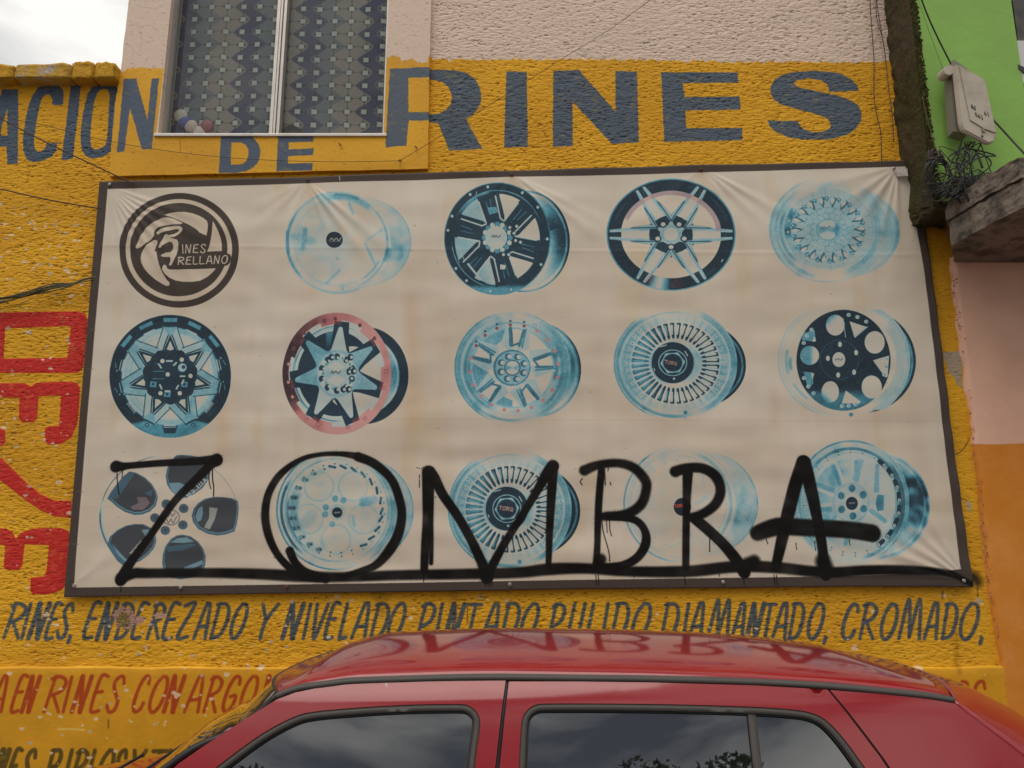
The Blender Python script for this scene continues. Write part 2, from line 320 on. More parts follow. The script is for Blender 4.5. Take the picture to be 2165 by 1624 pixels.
    cv.poly([[(2041, 1058), (2052, 1062), (2055, 1085), (2050, 1082), (2044, 1070)]], (160, 148, 135), .9, rough=.5)
    cv.stroke([(2006, 961), (2022, 960), (2036, 950), (2048, 930)], 1.6, (70, 52, 20), .8)
    cv.stroke([(2002, 1038), (2018, 1050), (2042, 1056)], 1.4, (80, 60, 30), .8)
    # spray that ran past the banner's corner
    cv.stroke([(2030, 1222), (2058, 1222), (2068, 1232)], [26, 24, 14], (30, 24, 14), .85, 7)
    cv.stroke([(2066, 1225), (2067, 1262)], 2, (60, 45, 20), .7, 1.5)
    # rust runs and dark smudges
    for x, y0, y1, w_, al_ in [(960, 1258, 1300, 14, .22), (804, 1256, 1290, 22, .25), (235, 1520, 1536, 2, .8), (988, 1276, 1318, 1.6, .8), (385, 300, 325, 1.2, .6), (1992, 1250, 1266, 3, .6), (2022, 1340, 1420, 8, .25)]:
        cv.stroke([(x, y0), (x, y1)], w_, (60, 38, 14), al_, w_ * .5 + .5)
    # hairline cracks in the pink plaster
    for q in [[(275, 60), (300, 62), (320, 60), (335, 70)], [(270, 96), (285, 110), (283, 125)], [(300, 62), (303, 90), (298, 118)], [(290, 20), (330, 24), (350, 20)], [(845, 60), (870, 58), (900, 70)], [(850, 110), (890, 104)]]:
        cv.stroke(q, 1.0, (165, 138, 124), .6)
    # relief (metres): combed, thrown stucco
    a = nfield(sh, 12, 2.8, 21); b = nfield(sh, 4.6, 1.7, 22); c = nfield(sh, 1.5, 1.3, 23); d = nfield(sh, 90, 60, 24)
    rg = -np.abs(a + .4 * d)
    H = np.maximum(rg, -1.6) * .0016 + np.minimum(b, .7) * .0013 + c * .0004 - ss(1.3, 2.3, -b) * .0035 + d * .0012
    H *= (.75 + .35 * ss(-1.2, 1.5, nfield(sh, 120, 80, 29)))
    pinkz = ss(float(onp(1000, 130)[1]) - .02, float(onp(1000, 130)[1]) + .02, Z + 0 * X) * ss(-.6, -.5, X + 0 * Z)
    H = H * (1 - .15 * pinkz)
    H *= 1 - .55 * ss(2.55, 2.66, X + 0 * Z)
    H *= 1 - .35 * redm
    blur = redm
    for _ in range(3):
        blur = (blur + np.roll(blur, 2, 0) + np.roll(blur, -2, 0) + np.roll(blur, 2, 1) + np.roll(blur, -2, 1)) / 5
    H += blur * .0016
    redw = redm * ss(.7, 1.9, nfield(sh, 4, 3, 61) + .6 * nfield(sh, 30, 30, 62)); cv.a[:] = cv.a * (1 - .28 * redw[..., None]) + np.array([198, 128, 70]) * .28 * redw[..., None]
    # deepest pits darkened, the shade in them painted into the wall colour
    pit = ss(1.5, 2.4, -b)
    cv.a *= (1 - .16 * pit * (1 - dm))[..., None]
    Hs = nfield(sh, 3, 3, 31) * .0003 + nfield(sh, 25, 25, 32) * .0006
    return cv, H.astype(np.float32), Hs.astype(np.float32)
# ------------------------------------------------------------------ the printed banner: fourteen faded wheels and a round crest
PAPER = np.array([197, 184, 166], float)
RAMP_T = [0, .14, .32, .55, .78, 1.0]
RAMP_C = np.array([[197, 184, 166], [176, 184, 178], [134, 172, 180], [76, 138, 155], [48, 70, 84], [38, 42, 48]], float)
def inkcol(D):
    D = np.clip(D, 0, 1); return np.stack([np.interp(D, RAMP_T, RAMP_C[:, i]) for i in range(3)], -1)
class Wheel:
    """polar drawing board laid over one wheel picture: U, V run -1..1 across the wheel's face"""
    def __init__(s, cv, cx, cy, rx, ry, seed):
        s.cv, s.cx, s.cy, s.rx, s.ry = cv, cx, cy, rx, ry
        p = cv.cv([(cx - rx * 1.25, cy - ry * 1.2), (cx + rx * 1.75, cy + ry * 1.2), (cx - rx * 1.25, cy + ry * 1.2), (cx + rx * 1.75, cy - ry * 1.2)])
        s.c0, s.c1 = max(0, int(p[:, 0].min())), min(cv.w, int(p[:, 0].max()))
        s.r0, s.r1 = max(0, int(p[:, 1].min())), min(cv.h, int(p[:, 1].max()))
        X = (np.arange(s.c0, s.c1) + .5)[None, :] / cv.ppm + cv.x0; Z = cv.z1 - (np.arange(s.r0, s.r1) + .5)[:, None] / cv.ppm
        px, py = inv(X + 0 * Z, Z + 0 * X)
        s.U, s.V = (px - cx) / rx, (cy - py) / ry; s.R = np.hypot(s.U, s.V); s.T = np.degrees(np.arctan2(s.V, s.U))
        s.q = (rx + ry) / 2 * cv.k                      # canvas px per unit
        s.D = np.zeros_like(s.R); s.A = np.zeros_like(s.R); s.pink = np.zeros_like(s.R)
        s.n = nfield(s.R.shape, 14, 14, seed); s.r = np.random.default_rng(seed)
    def aa(s, d, soft=1.0): return np.clip(.5 - d * s.q / soft, 0, 1)
    def put(s, m, v, a=None):
        s.D = s.D * (1 - m) + v * m; s.A = np.maximum(s.A, m if a is None else m * a)
    def ring(s, a, b, v, cx=0, cy=0, rx=1, ry=1, soft=1.0, al=1.0):
        R = np.hypot((s.U - cx) / rx, (s.V - cy) / ry); s.put(s.aa(R - b, soft) * s.aa(a - R, soft) * al, v)
    def disc(s, cx, cy, r, v, soft=1.0, al=1.0, ry=None):
        R = np.hypot(s.U - cx, (s.V - cy) * (r / ry if ry else 1)); s.put(s.aa(R - r, soft) * al, v)
    def barrel(s, cx, cy, rx, ry, fn):
        R = np.hypot((s.U - cx) / rx, (s.V - cy) / ry); m = s.aa(R - 1) * s.aa(.97 - s.R) * (s.U > 0)
        T = np.degrees(np.arctan2((s.V - cy) / ry, (s.U - cx) / rx)); s.put(m, fn(R, T))
    def fold(s, n, th0):
        st = 360 / n; k = np.mod(s.T - th0 + st / 2, st) - st / 2
        return s.R * np.cos(np.radians(k)), s.R * np.sin(np.radians(k))
    def pmask(s, X, Y, pts, soft=1.0):
        p = np.asarray(pts, float); d = np.full(X.shape, 9.); ins = np.zeros(X.shape, bool)
        for i in range(len(p)):
            a, b = p[i], p[(i + 1) % len(p)]; e = b - a
            t = np.clip(((X - a[0]) * e[0] + (Y - a[1]) * e[1]) / (e @ e + 1e-12), 0, 1)
            d = np.minimum(d, np.hypot(X - a[0] - t * e[0], Y - a[1] - t * e[1]))
            if a[1] != b[1]: ins ^= ((a[1] > Y) != (b[1] > Y)) & (X < e[0] * (Y - a[1]) / e[1] + a[0])
        return s.aa(np.where(ins, -d, d), soft)
    def pol(s, pts, v, XY=None, soft=1.0, al=1.0):
        X, Y = XY or (s.U, s.V); s.put(s.pmask(X, Y, pts, soft) * al, v)
    def line(s, a, b, w, v, XY=None, soft=1.0, al=1.0):
        X, Y = XY or (s.U, s.V); a, b = np.array(a, float), np.array(b, float); e = b - a
        t = np.clip(((X - a[0]) * e[0] + (Y - a[1]) * e[1]) / (e @ e), 0, 1)
        s.put(s.aa(np.hypot(X - a[0] - t * e[0], Y - a[1] - t * e[1]) - w / 2, soft) * al, v)
    def bolts(s, n, r, rad, v, th0=0, v2=None, skip=(), soft=1.0):
        for k in range(n):
            if k in skip: continue
            t = math.radians(th0 + 360 * k / n); x, y = r * math.cos(t), r * math.sin(t)
            s.disc(x, y, rad, v, soft)
            if v2 is not None: s.disc(x - rad * .2, y + rad * .2, rad * .55, v2, soft)
    def chrome(s, phases, base, amp, sp=1.0):
        """polished metal: streaks that run across the ring"""
        v = np.zeros_like(s.T)
        for k, (f, p, a) in enumerate(phases): v += a * np.cos(np.radians(f * (s.T - p)))
        return np.clip(base + amp * v + .05 * s.n * sp, 0, 1)
    def done(s, lo=1.0):
        n2 = nfield(s.R.shape, 3.5, 3.5, 7 + int(s.cx)); n3 = nfield(s.R.shape, 1.6, 1.6, 9 + int(s.cy))
        mid = np.clip(1 - np.abs(s.D - .45) / .42, 0, 1) * (s.D > .1)
        s.D = np.clip(s.D + mid * (.022 * n2 + .022 * n3 + .045 * s.n * np.cos(np.radians(3 * s.T))) + (s.D > .7) * .02 * n2, 0, 1)
        rim = (s.D > .78) & (n2 > 1.5); s.D = np.where(rim, s.D - .12, s.D)
        v = s.cv.a[s.r0:s.r1, s.c0:s.c1]; A = (s.A * lo)[..., None]
        n = s.r.normal(0, 1.2, s.D.shape)[..., None]
        col = inkcol(s.D)
        if s.pink.any():
            pk = np.stack([np.interp(s.D, [0, .5, 1], [198, 176, 66]), np.interp(s.D, [0, .5, 1], [150, 112, 52]), np.interp(s.D, [0, .5, 1], [144, 112, 56])], -1)
            col = col * (1 - s.pink[..., None]) + pk * s.pink[..., None]
        tint = v / PAPER                                      # stains of the vinyl stay visible under the ink
        v[:] = v * (1 - A) + (col * (.35 * tint + .65) + n) * A

def ell_ring_fade(w, r, wd, val, a0, a1, al=1.0, soft=1.6):
    """thin arc of radius r between two bearings, with faded ends"""
    mid, half = (a0 + a1) / 2, (a1 - a0) / 2; dt = np.abs((w.T - mid + 180) % 360 - 180)
    f = 1 - ss(half * .65, half, dt)
    m = w.aa(np.abs(w.R - r) - wd / 2, soft) * f * al; w.put(m, val)

def faint(cv, cx, cy, rx, ry, seed, bx, kind):
    w = Wheel(cv, cx, cy, rx, ry, seed)
    w.put(w.aa(np.hypot((w.U - bx) / .9, w.V / .86) - 1, 4) * w.aa(.97 - w.R) * (w.U > .2), np.clip(.14 + .10 * np.cos(np.radians(3 * w.T + 20)) + .03 * w.n, 0, 1), .75)
    for r_, a_ in ((.99, .35), (.95, .22), (.9, .2)):
        R = np.hypot((w.U - bx) / .9, w.V / .86); m = w.aa(np.abs(R - r_) - .012, 2.5) * (w.U > .55) * w.aa(.99 - w.R) * (1 - ss(.6, .95, np.abs(w.V))); w.put(m * .9, a_)
    if kind == 'a':
        w.put(w.aa(w.R - .98, 3) * .55, np.clip(.09 + .04 * w.n + .10 * ss(.1, -.6, w.U), 0, 1))
        ell_ring_fade(w, .965, .05, .26, 60, 330, .8); ell_ring_fade(w, .95, .05, .45, 140, 230, .9); ell_ring_fade(w, .82, .03, .27, 20, 340, .6, 3)
        ell_ring_fade(w, .88, .13, .40, 40, 118, .85, 8); ell_ring_fade(w, .92, .06, .5, 62, 100, .8, 6); ell_ring_fade(w, .91, .05, .33, -80, 60, .8, 3); ell_ring_fade(w, .93, .10, .42, -25, -4, .8, 6)
        ell_ring_fade(w, .83, .05, .36, -60, -20, .8, 4); ell_ring_fade(w, .74, .12, .3, 150, 205, .7, 10)
        w.put(w.aa(np.hypot(w.U + .3, w.V + .02) - .42, 18) * .7, .16); w.put(w.aa(np.hypot(w.U + .05, w.V + .28) - .35, 22) * .6, .15)
        w.line((-.62, .25), (-.66, -.12), .1, .46, soft=6, al=.8); w.line((-.84, .12), (-.5, .03), .16, .36, soft=9, al=.7); w.line((-.95, .2), (-.93, -.2), .06, .5, soft=3, al=.8)
        w.line((.2, .75), (.27, .55), .07, .3, soft=4, al=.8); w.line((.53, .03), (.8, .24), .05, .22, soft=3, al=.8); w.line((.5, -.03), (.68, -.42), .06, .32, soft=4, al=.8)
        w.line((0.02, -.53), (-.22, -.78), .06, .3, soft=3, al=.8); w.line((.07, -.83), (.08, -.9), .06, .25, soft=3, al=.8); w.line((-.2, .75), (-.25, .85), .1, .3, soft=5, al=.6)
        for r_ in (.16, .24, .36): w.put(w.aa(np.abs(np.hypot(w.U + .05, w.V - .05) - r_) - .006, 1.5) * .5, .2)
        w.disc(-.02, -.31, .03, .5, 1.2, .7); w.disc(-.02, -.31, .014, .1, 1.2, .8)
        w.disc(-.075, .05, .155, .93)
    elif kind == 'b':
        w.put(w.aa(w.R - .99, 2) * .6, np.clip(.11 + .05 * w.n + .08 * ss(.2, -.8, w.U), 0, 1))
        ell_ring_fade(w, .975, .03, .42, 110, 290, .9); ell_ring_fade(w, .90, .05, .52, 140, 240, .85); ell_ring_fade(w, .84, .03, .33, 60, 300, .7, 2); ell_ring_fade(w, .8, .05, .5, 160, 235, .75, 3)
        ell_ring_fade(w, .93, .07, .36, -60, 70, .75, 5); ell_ring_fade(w, .97, .02, .4, -70, 80, .7, 2); ell_ring_fade(w, .7, .15, .42, 150, 215, .7, 8); ell_ring_fade(w, .87, .03, .3, -70, 60, .7)
        w.put(w.aa(w.R - .62, 6) * .5, .08)
        for k in range(26):
            t = math.radians(14 * k - 5); f = .55 + .4 * (math.cos(t - math.radians(180)) > -.1) + .0
            x, y = .02 + .72 * math.cos(t), .70 * math.sin(t); x2, y2 = .02 + .78 * math.cos(t), .76 * math.sin(t)
            w.disc(x, y, .016, .75 * f, 1.2); w.disc(x2, y2, .013, .7 * f, 1.2)
            if 110 < (14 * k - 5) % 360 < 250: w.line((x * .99, y), (x * 1.04 - .03, y * 1.0), .07, .62, soft=3, al=.6)
            if (14 * k - 5) % 360 > 290 or (14 * k - 5) % 360 < 100: w.line((x, y), (.02 + .75 * math.cos(t + .12), .73 * math.sin(t + .12)), .045, .58, soft=1.5, al=.8)
        X, Y = w.fold(5, 90)
        w.pol([(.2, .07), (.55, .10), (.62, 0), (.55, -.10), (.2, -.07)], .06, (X, Y), 3, .8)
        X, Y = w.fold(5, 54); w.put(w.aa(np.abs(np.hypot(X - .48, Y) - .24) - .012, 3) * .7, .27)
        w.line((.46, .12), (.62, .17), .16, .36, soft=6, al=.7); w.line((-.5, -.2), (-.42, -.1), .2, .24, soft=9, al=.6); w.line((.28, -.1), (.3, -.25), .06, .33, soft=5, al=.7)
        for t in (100, 60, 160, 190, 245): w.disc(.02 + .2 * math.cos(math.radians(t)), -.03 + .22 * math.sin(math.radians(t)), .055, .36, 2.5, .85)
        w.disc(.02, -.03, .13, .22, 2, .7); w.disc(.02, -.04, .085, .93)
    else:
        w.put(w.aa(w.R - .98, 3) * .5, np.clip(.07 + .03 * w.n + .05 * ss(.2, -.8, w.U), 0, 1))
        ell_ring_fade(w, .97, .035, .36, 100, 280, .85); ell_ring_fade(w, .9, .03, .2, 60, 300, .6, 2); ell_ring_fade(w, .96, .02, .34, -60, 80, .6, 3); ell_ring_fade(w, .88, .07, .34, -65, 85, .7, 5); ell_ring_fade(w, .8, .02, .3, -70, 110, .6, 2)
        ell_ring_fade(w, .86, .03, .26, 90, 270, .6, 3); ell_ring_fade(w, .76, .06, .2, 120, 240, .6, 8)
        for k in range(22):
            t = math.radians(16.4 * k); w.disc(.05 + .74 * math.cos(t), .74 * math.sin(t), .012, .36, 1.4, .7)
        w.line((.1, -.62), (-.2, -.72), .03, .26, soft=3, al=.6); w.line((.38, .5), (.42, .3), .05, .2, soft=4, al=.6); w.line((.45, .1), (.3, .02), .1, .22, soft=6, al=.6)
        w.disc(.04, -.05, .15, .95)
    cap = w.D > .85; w.D = np.where(cap, w.D, np.clip(w.D * {'a': 1.12, 'b': 1.45, 'c': 1.35}[kind] + .012 * w.n * (w.A > .1), 0, .84)); w.A = np.clip(w.A * 1.25, 0, 1)
    w.done()
    return w

def fan_wheel(cv, cx, cy, rx, ry, seed):
    w = Wheel(cv, cx, cy, rx, ry, seed)
    w.barrel(.30, -.03, .84, .76, lambda R, T: np.clip(.92 - .3 * (np.abs(R - .93) < .02), 0, 1))
    w.put(w.aa(w.R - 1.0, 1.5), np.clip(.22 + .14 * np.cos(np.radians(2 * w.T)) + .05 * w.n - .18 * ss(.35, .95, np.abs(w.V)) * ss(.85, .98, w.R), 0, 1), .92)
    for r_, wd, v, a0, a1 in ((.985, .025, .5, 120, 260), (.93, .05, .55, 110, 300), (.93, .08, .5, -75, 75), (.985, .02, .42, -70, 80), (.88, .02, .14, -80, 200), (.9, .02, .36, 60, 300)): ell_ring_fade(w, r_, wd, v, a0, a1, .9)
    n = 40
    X, Y = w.fold(n, 4.5)
    m = w.pmask(X, Y, [(.72, -.02), (.86, -.035), (.86, .035), (.72, .02)], 3) * (np.abs(w.V) < .93); w.put(m * .7, .5 - .35 * ss(.5, .9, np.abs(w.V)))
    w.ring(.44, .73, .24, soft=2)
    w.put(w.aa(w.R - .73) * w.aa(.40 - w.R) * ss(-.2, .6, np.abs(w.V)), .07)
    k = np.round((w.T - 4.5) / (360 / n))
    m = w.pmask(X, Y, [(.43, -.012), (.47, -.022), (.62, -.024), (.685, -.036), (.71, -.034), (.71, .034), (.685, .036), (.6, .022), (.47, .022), (.43, .012)])
    # black wall of the slot towards the hub side, pale ground seen through it
    w.put(m, .84)
    see = w.pmask(X, Y - .012 * np.sign(w.V + .001), [(.5, -.010), (.66, -.02), (.69, 0), (.66, .018), (.5, .010)], 1.2)
    w.put(see * ss(-.15, .35, w.U + .5 * np.abs(w.V)) * m, .06)
    w.put(m * ss(-.2, -.5, w.U), .62)
    w.put(see * m * ss(-.3, -.5, w.U) * .7, .42)
    for kk in range(n):
        t = math.radians(4.5 + 9 * kk + 4.5); f = 1 - .6 * (abs(math.sin(t)) > .72)
        w.disc(.775 * math.cos(t), .775 * math.sin(t), .022, .12, 1.0); w.disc(.775 * math.cos(t), .775 * math.sin(t), .010, .75 * f, 1.0)
        w.disc(.83 * math.cos(t), .83 * math.sin(t), .012, .6 * f, 1.0)
    ox, oy = -.045, 0.01
    w.disc(ox, oy, .36, .45, 2.5, .8); w.disc(ox, oy, .34, .88, ry=.36)
    w.put(w.aa(np.abs(np.hypot(w.U - ox, w.V - oy) - .225) - .008) * .9, .25)
    h = [(ox + .2 * math.cos(math.radians(a)), oy + .2 * math.sin(math.radians(a))) for a in range(5, 365, 60)]
    w.pol(h, .25); w.disc(ox, oy, .165, .55); w.disc(ox, oy, .15, .9)
    for (a, b) in (((-.2, .28), (-.1, .31)), ((.2, .2), (.24, .12)), ((-.3, -.1), (-.29, -.14))): w.line((ox + a[0], oy + a[1]), (ox + b[0], oy + b[1]), .015, .15)
    w.disc(ox + .02, oy - .28, .02, .2)
    w.disc(.16, -.86, .035, .6); w.disc(.16, -.96, .02, .35, 2)
    w.done(); return w

def banner_canvas():
    cv = Canvas(-2.66, 2.74, 1.45, 4.25, 400, PAPER)
    sh = (cv.h, cv.w)
    X = np.arange(cv.w)[None, :] / cv.ppm + cv.x0; Z = cv.z1 - np.arange(cv.h)[:, None] / cv.ppm
    PX, PY = inv(X + 0 * Z, Z + 0 * X)
    # yellowed vinyl: streaks that ran down, grime, slightly paler band above the top lap
    st = nfield(sh, 18, 200, 41) * 1.0 + nfield(sh, 120, 90, 42) * 2.2
    cv.a += st[..., None] * np.array([.6, .9, 1.3])
    stain = ss(.9, 2.2, nfield(sh, 30, 120, 43)); cv.a -= (stain * 6)[..., None] * np.array([.2, .7, 1.6])
    for x, y0, y1, w_, al in [(660, 400, 620, 34, .25), (870, 640, 900, 30, .28), (760, 440, 520, 26, .25), (1085, 385, 470, 30, .2), (380, 640, 690, 30, .2), (470, 860, 960, 26, .2), (1480, 370, 430, 24, .2), (1630, 830, 900, 20, .2), (930, 900, 1000, 40, .1), (300, 1130, 1230, 40, .12)]:
        cv.stroke([(x, y0), (x + 6, (y0 + y1) / 2), (x + 2, y1)], w_, (186, 148, 108), al, w_ * .45)
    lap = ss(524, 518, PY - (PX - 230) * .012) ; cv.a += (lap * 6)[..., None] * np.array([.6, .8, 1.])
    for yy in (524, 886, 1073):
        l = np.exp(-((PY - yy - (PX - 230) * .004) / 1.3) ** 2) * .5; cv.a -= (l * 12)[..., None]
    for _ in range(60):
        r_ = random.Random(_ * 7 + 1); x, y = r_.uniform(200, 2000), r_.uniform(400, 1200); cv.stroke([(x, y), (x + r_.uniform(-3, 3), y + r_.uniform(-1, 1))], r_.uniform(1, 2.2), (120, 100, 84), .55)

    # --- crest
    o, sc = (220, 400), 6.247
    DK = (66, 57, 52); CR = (192, 176, 156)
    def el(cx, cy, rx, ry, n=80): return [(cx + rx * math.cos(t), cy + ry * math.sin(t)) for t in np.linspace(0, 2 * math.pi, n, endpoint=False)]
    cv.poly([el(1025, 836, 796, 763)], (200, 186, 166), .8, o, sc)
    cv.poly([el(1025, 836, 786, 754)], DK, 1, o, sc); cv.poly([el(1022, 833, 700, 672)], CR, 1, o, sc); cv.poly([el(1020, 828, 640, 615)], DK, 1, o, sc)
    def L(pts): cv.poly([pts], CR, 1, o, sc)
    L([(828, 375), (900, 350), (1000, 337), (1100, 335), (1200, 352), (1290, 385), (1350, 420), (1390, 455), (1405, 500), (1400, 570), (1385, 648), (1340, 630), (1290, 605), (1265, 575), (1240, 555), (1150, 500), (1060, 460), (980, 425), (900, 395)])
    L([(455, 810), (460, 780), (490, 710), (530, 630), (580, 560), (640, 500), (720, 450), (800, 415), (880, 407), (960, 425), (1075, 480), (1045, 497), (940, 500), (830, 512), (745, 540), (705, 570), (695, 600), (700, 650), (660, 695), (600, 740), (530, 790), (480, 815)])
    L([(700, 850), (745, 740), (742, 715), (720, 702), (690, 705), (640, 735), (590, 780), (550, 830), (530, 880), (522, 950), (535, 1010), (570, 1080), (630, 1150), (710, 1220), (790, 1270), (850, 1303), (885, 1305), (903, 1285), (895, 1255), (860, 1220), (810, 1140), (770, 1040), (745, 950), (733, 890), (728, 855)])
    L([(720, 605), (780, 560), (860, 530), (960, 518), (1030, 520), (1065, 540), (1072, 570), (1050, 600), (1010, 635), (960, 665), (905, 672), (1000, 700), (1018, 740), (1012, 820), (990, 900), (960, 970), (925, 1038), (895, 1038), (895, 1020), (912, 985), (912, 940), (900, 928), (820, 925), (780, 912), (800, 890), (850, 870), (915, 865), (945, 820), (948, 770), (930, 735), (895, 725), (850, 745), (805, 780), (780, 810), (750, 800), (780, 740), (810, 690), (830, 640), (860, 625), (885, 643), (960, 625), (1010, 595), (1025, 575), (1010, 560), (950, 565), (850, 590), (780, 610), (745, 632)])
    L([(1467, 455), (1500, 510), (1540, 590), (1570, 680), (1585, 760), (1588, 850), (1390, 855), (1420, 790), (1440, 700), (1458, 580)])
    L([(838, 1025), (860, 1045), (870, 1075), (900, 1092), (1000, 1093), (1510, 1075), (1480, 1115), (1400, 1185), (1300, 1240), (1200, 1255), (1080, 1252), (980, 1235), (900, 1200), (840, 1150), (805, 1095), (810, 1055)])
    cv.stroke([(1560, 960), (1590, 915), (1640, 905), (1680, 925), (1678, 970), (1650, 1010), (1600, 1020)], 9, DK, 1, .7, o, sc)
    def small(txt, x0, y0, x1, y1, h, wd, col, cvv=cv, o=o, sc=sc, ln=None):
        n = len(txt); ln = ln or [1] * n; tot = sum(ln)
        dx, dy = (x1 - x0) / tot, (y1 - y0) / tot; L_ = math.hypot(dx, dy); up = (dy / L_ * h, -dx / L_ * h); u = 0
        for ch, l in zip(txt, ln):
            for stt in GL.get(ch, []):
                cvv.stroke([(x0 + dx * (u + .12 * l + a * .74 * l) + up[0] * b, y0 + dy * (u + .12 * l + a * .74 * l) + up[1] * b) for a, b in stt], wd, col, 1, .55, o, sc, smooth=len(stt) > 4)
            u += l
    small('INES', 1055, 878, 1390, 868, 108, 2.3, CR, ln=[.4, 1, .95, .95])
    small('RELLANO', 1005, 1030, 1680, 1008, 100, 2.3, CR, ln=[1, .95, .85, .85, 1, 1, 1.05])

    # --- row one
    wA = faint(cv, 718.5, 518, 113, 110, 51, .45, 'a')
    cv.stroke([(700, 514), (704, 509), (709, 514), (714, 509), (719, 514), (724, 508)], 2.2, (170, 168, 160), .9, .8); cv.stroke([(701, 516.5), (723, 515.5)], 1.2, (150, 150, 145), .8)

    w = Wheel(cv, 1051.7, 510, 111.5, 119, 52)
    w.barrel(.5, -.05, .866, .9, lambda R, T: np.clip(.5 + .38 * np.cos(np.radians(2.2 * T - 20)) - .45 * np.exp(-((R - .55) / .16) ** 2) * (np.abs(T + 25) < 45) + .3 * (R > .97) - .25 * (np.abs(R - .93) < .02), 0, 1))
    w.ring(0, 1.0, .86); w.put(w.aa(np.abs(w.R - .99) - .008) * .6, .4)
    w.put(w.aa(w.R - 1.0) * ss(-.78, -.9, w.V), .52)
    w.ring(0, .80, .04, -.0, 0, 1, 1)
    w.put(w.aa(np.hypot(w.U, w.V) - .80) * ss(.1, -.3, w.U) * w.aa(.55 - np.hypot(w.U - .42, w.V + .05)), .28)
    for a_, b_, v in ((45, 160, .2), (180, 260, .12), (20, 80, .35)): ell_ring_fade(w, .86, .012, v, a_, b_, .8)
    ell_ring_fade(w, .83, .05, .5, 95, 150, .8, 3); ell_ring_fade(w, .80, .03, .1, 200, 250, .8, 1.5); ell_ring_fade(w, .81, .02, .1, 250, 300, .8)
    for k in range(6):
        th = -14 + 60 * k; t = math.radians(th); X = w.U * math.cos(t) + w.V * math.sin(t); Y = -w.U * math.sin(t) + w.V * math.cos(t)
        w.pol([(.1, .16), (.3, .13), (.82, .17), (.82, -.27), (.72, -.25), (.34, -.24), (.2, -.18)], .84, (X, Y)); w.line((.32, .125), (.72, .155), .026, .12, (X, Y)); w.line((.34, -.155), (.74, -.175), .026, .12, (X, Y)); w.line((.34, -.15), (.27, -.2), .026, .12, (X, Y))
        w.line((.45, .02), (.7, .03), .012, .55, (X, Y)); w.line((.5, -.04), (.72, -.06), .008, .4, (X, Y))
    for px, py, v in ((820, 530, .5), (945, 1215, .08)): w.pol([((px - 60 - 880) / 646.7, (870 - py + 40) / 690), ((px + 50 - 880) / 646.7, (870 - py + 50) / 690), ((px + 70 - 880) / 646.7, (870 - py - 20) / 690), ((px - 30 - 880) / 646.7, (870 - py - 45) / 690)] if v > .3 else [((px - 30 - 880) / 646.7, (870 - py + 30) / 690), ((px + 40 - 880) / 646.7, (870 - py + 20) / 690), ((px + 30 - 880) / 646.7, (870 - py - 30) / 690), ((px - 30 - 880) / 646.7, (870 - py - 30) / 690)], v)
    w.disc(.02, .02, .30, .8, 1.5)
    for k in range(16):
        t = math.radians(22.5 * k); w.disc(.0 + .245 * math.cos(t), .02 + .235 * math.sin(t), .045, .12 if k % 2 else .5, 1)
    for x, y in ((.22, .2), (.35, .22), (.3, .1), (.33, -.03), (.42, -.06), (.2, -.28), (.1, -.28)): w.disc(x, y, .05, .85, 1); w.disc(x + .015, y, .028, .1, 1)
    w.disc(-.02, .02, .205, .1); w.put(w.aa(np.hypot(w.U + .02, w.V - .02) - .2) * .5 * (np.abs(w.V - .02) < .06 + .3 * np.abs(w.U)), .24)
    for a in (101, 123, 155, 171, 214, 232, 262, 286, 331, 0, 36, 60): t = math.radians(a); w.disc(.94 * math.cos(t), .94 * math.sin(t), .03, .55); w.disc(.94 * math.cos(t), .94 * math.sin(t), .022, .1)
    w.line((-.7, -.2), (-.62, -.38), .012, .15); w.line((-.78, -.2), (-.72, -.42), .008, .2); w.line((-.4, .78), (-.39, .84), .012, .2); w.line((.28, -.96), (.6, -.84), .01, .3)
    w.line((-.55, -.45), (-.32, -.72), .035, .1, soft=1.5)
    w.done(); cv.stroke([(1040, 507), (1043, 503), (1046, 507), (1049, 503), (1053, 507), (1058, 503)], 2, (80, 80, 80), .9)

    w = Wheel(cv, 1416.3, 501.3, 135.6, 118.5, 53)
    w.ring(.775, 1.0, .90, soft=1.2); w.put(w.aa(np.abs(w.R - .99) - .014, 2) * .8, .42)
    for a, b in ((105, 125), (60, 75), (140, 165), (-60, -40), (15, 50)): ell_ring_fade(w, .9, .02, .6, a, b, .5, 5)
    m = w.aa(np.abs(w.R - .74) - .038, 2) * (ss(3, 8, w.T) * ss(165, 155, w.T)); w.put(m, .30); w.pink = np.maximum(w.pink, m * .6)
    m = w.aa(np.abs(w.R - .87) - .12, 6) * np.clip(1 - np.abs(w.T + 102) / 12, 0, 1); w.put(m, .02); w.pink = np.maximum(w.pink, .6 * np.clip(1 - np.abs(w.T + 85) / 8, 0, 1) * (w.R > .78) * (w.R < .95)); w.pink = np.maximum(w.pink, .5 * np.clip(1 - np.abs(w.T + 112) / 6, 0, 1) * (w.R > .78) * (w.R < .95))
    w.disc(0, 0, .32, .28, 3, .9)
    for k in range(6):
        th = 60 * k; t = math.radians(th); X = w.U * math.cos(t) + w.V * math.sin(t); Y = -w.U * math.sin(t) + w.V * math.cos(t)
        w.pol([(.3, .10), (.9, .045), (.9, -.045), (.3, -.10)], .05, (X, Y)); w.pol([(.77, .05), (.93, .04), (.93, -.04), (.77, -.05)], .82, (X, Y))
        for sg in (1, -1):
            w.pol([(.24, .17 * sg), (.95, .085 * sg), (.955, .04 * sg), (.3, .075 * sg)], .30, (X, Y)); w.line((.2, .125 * sg), (.62, .115 * sg), .018, .8, (X, Y)); w.line((.5, .07 * sg), (.93, .05 * sg), .018, .15, (X, Y))
            w.line((.28, .175 * sg), (.6, .13 * sg), .012, .7, (X, Y), al=.8)
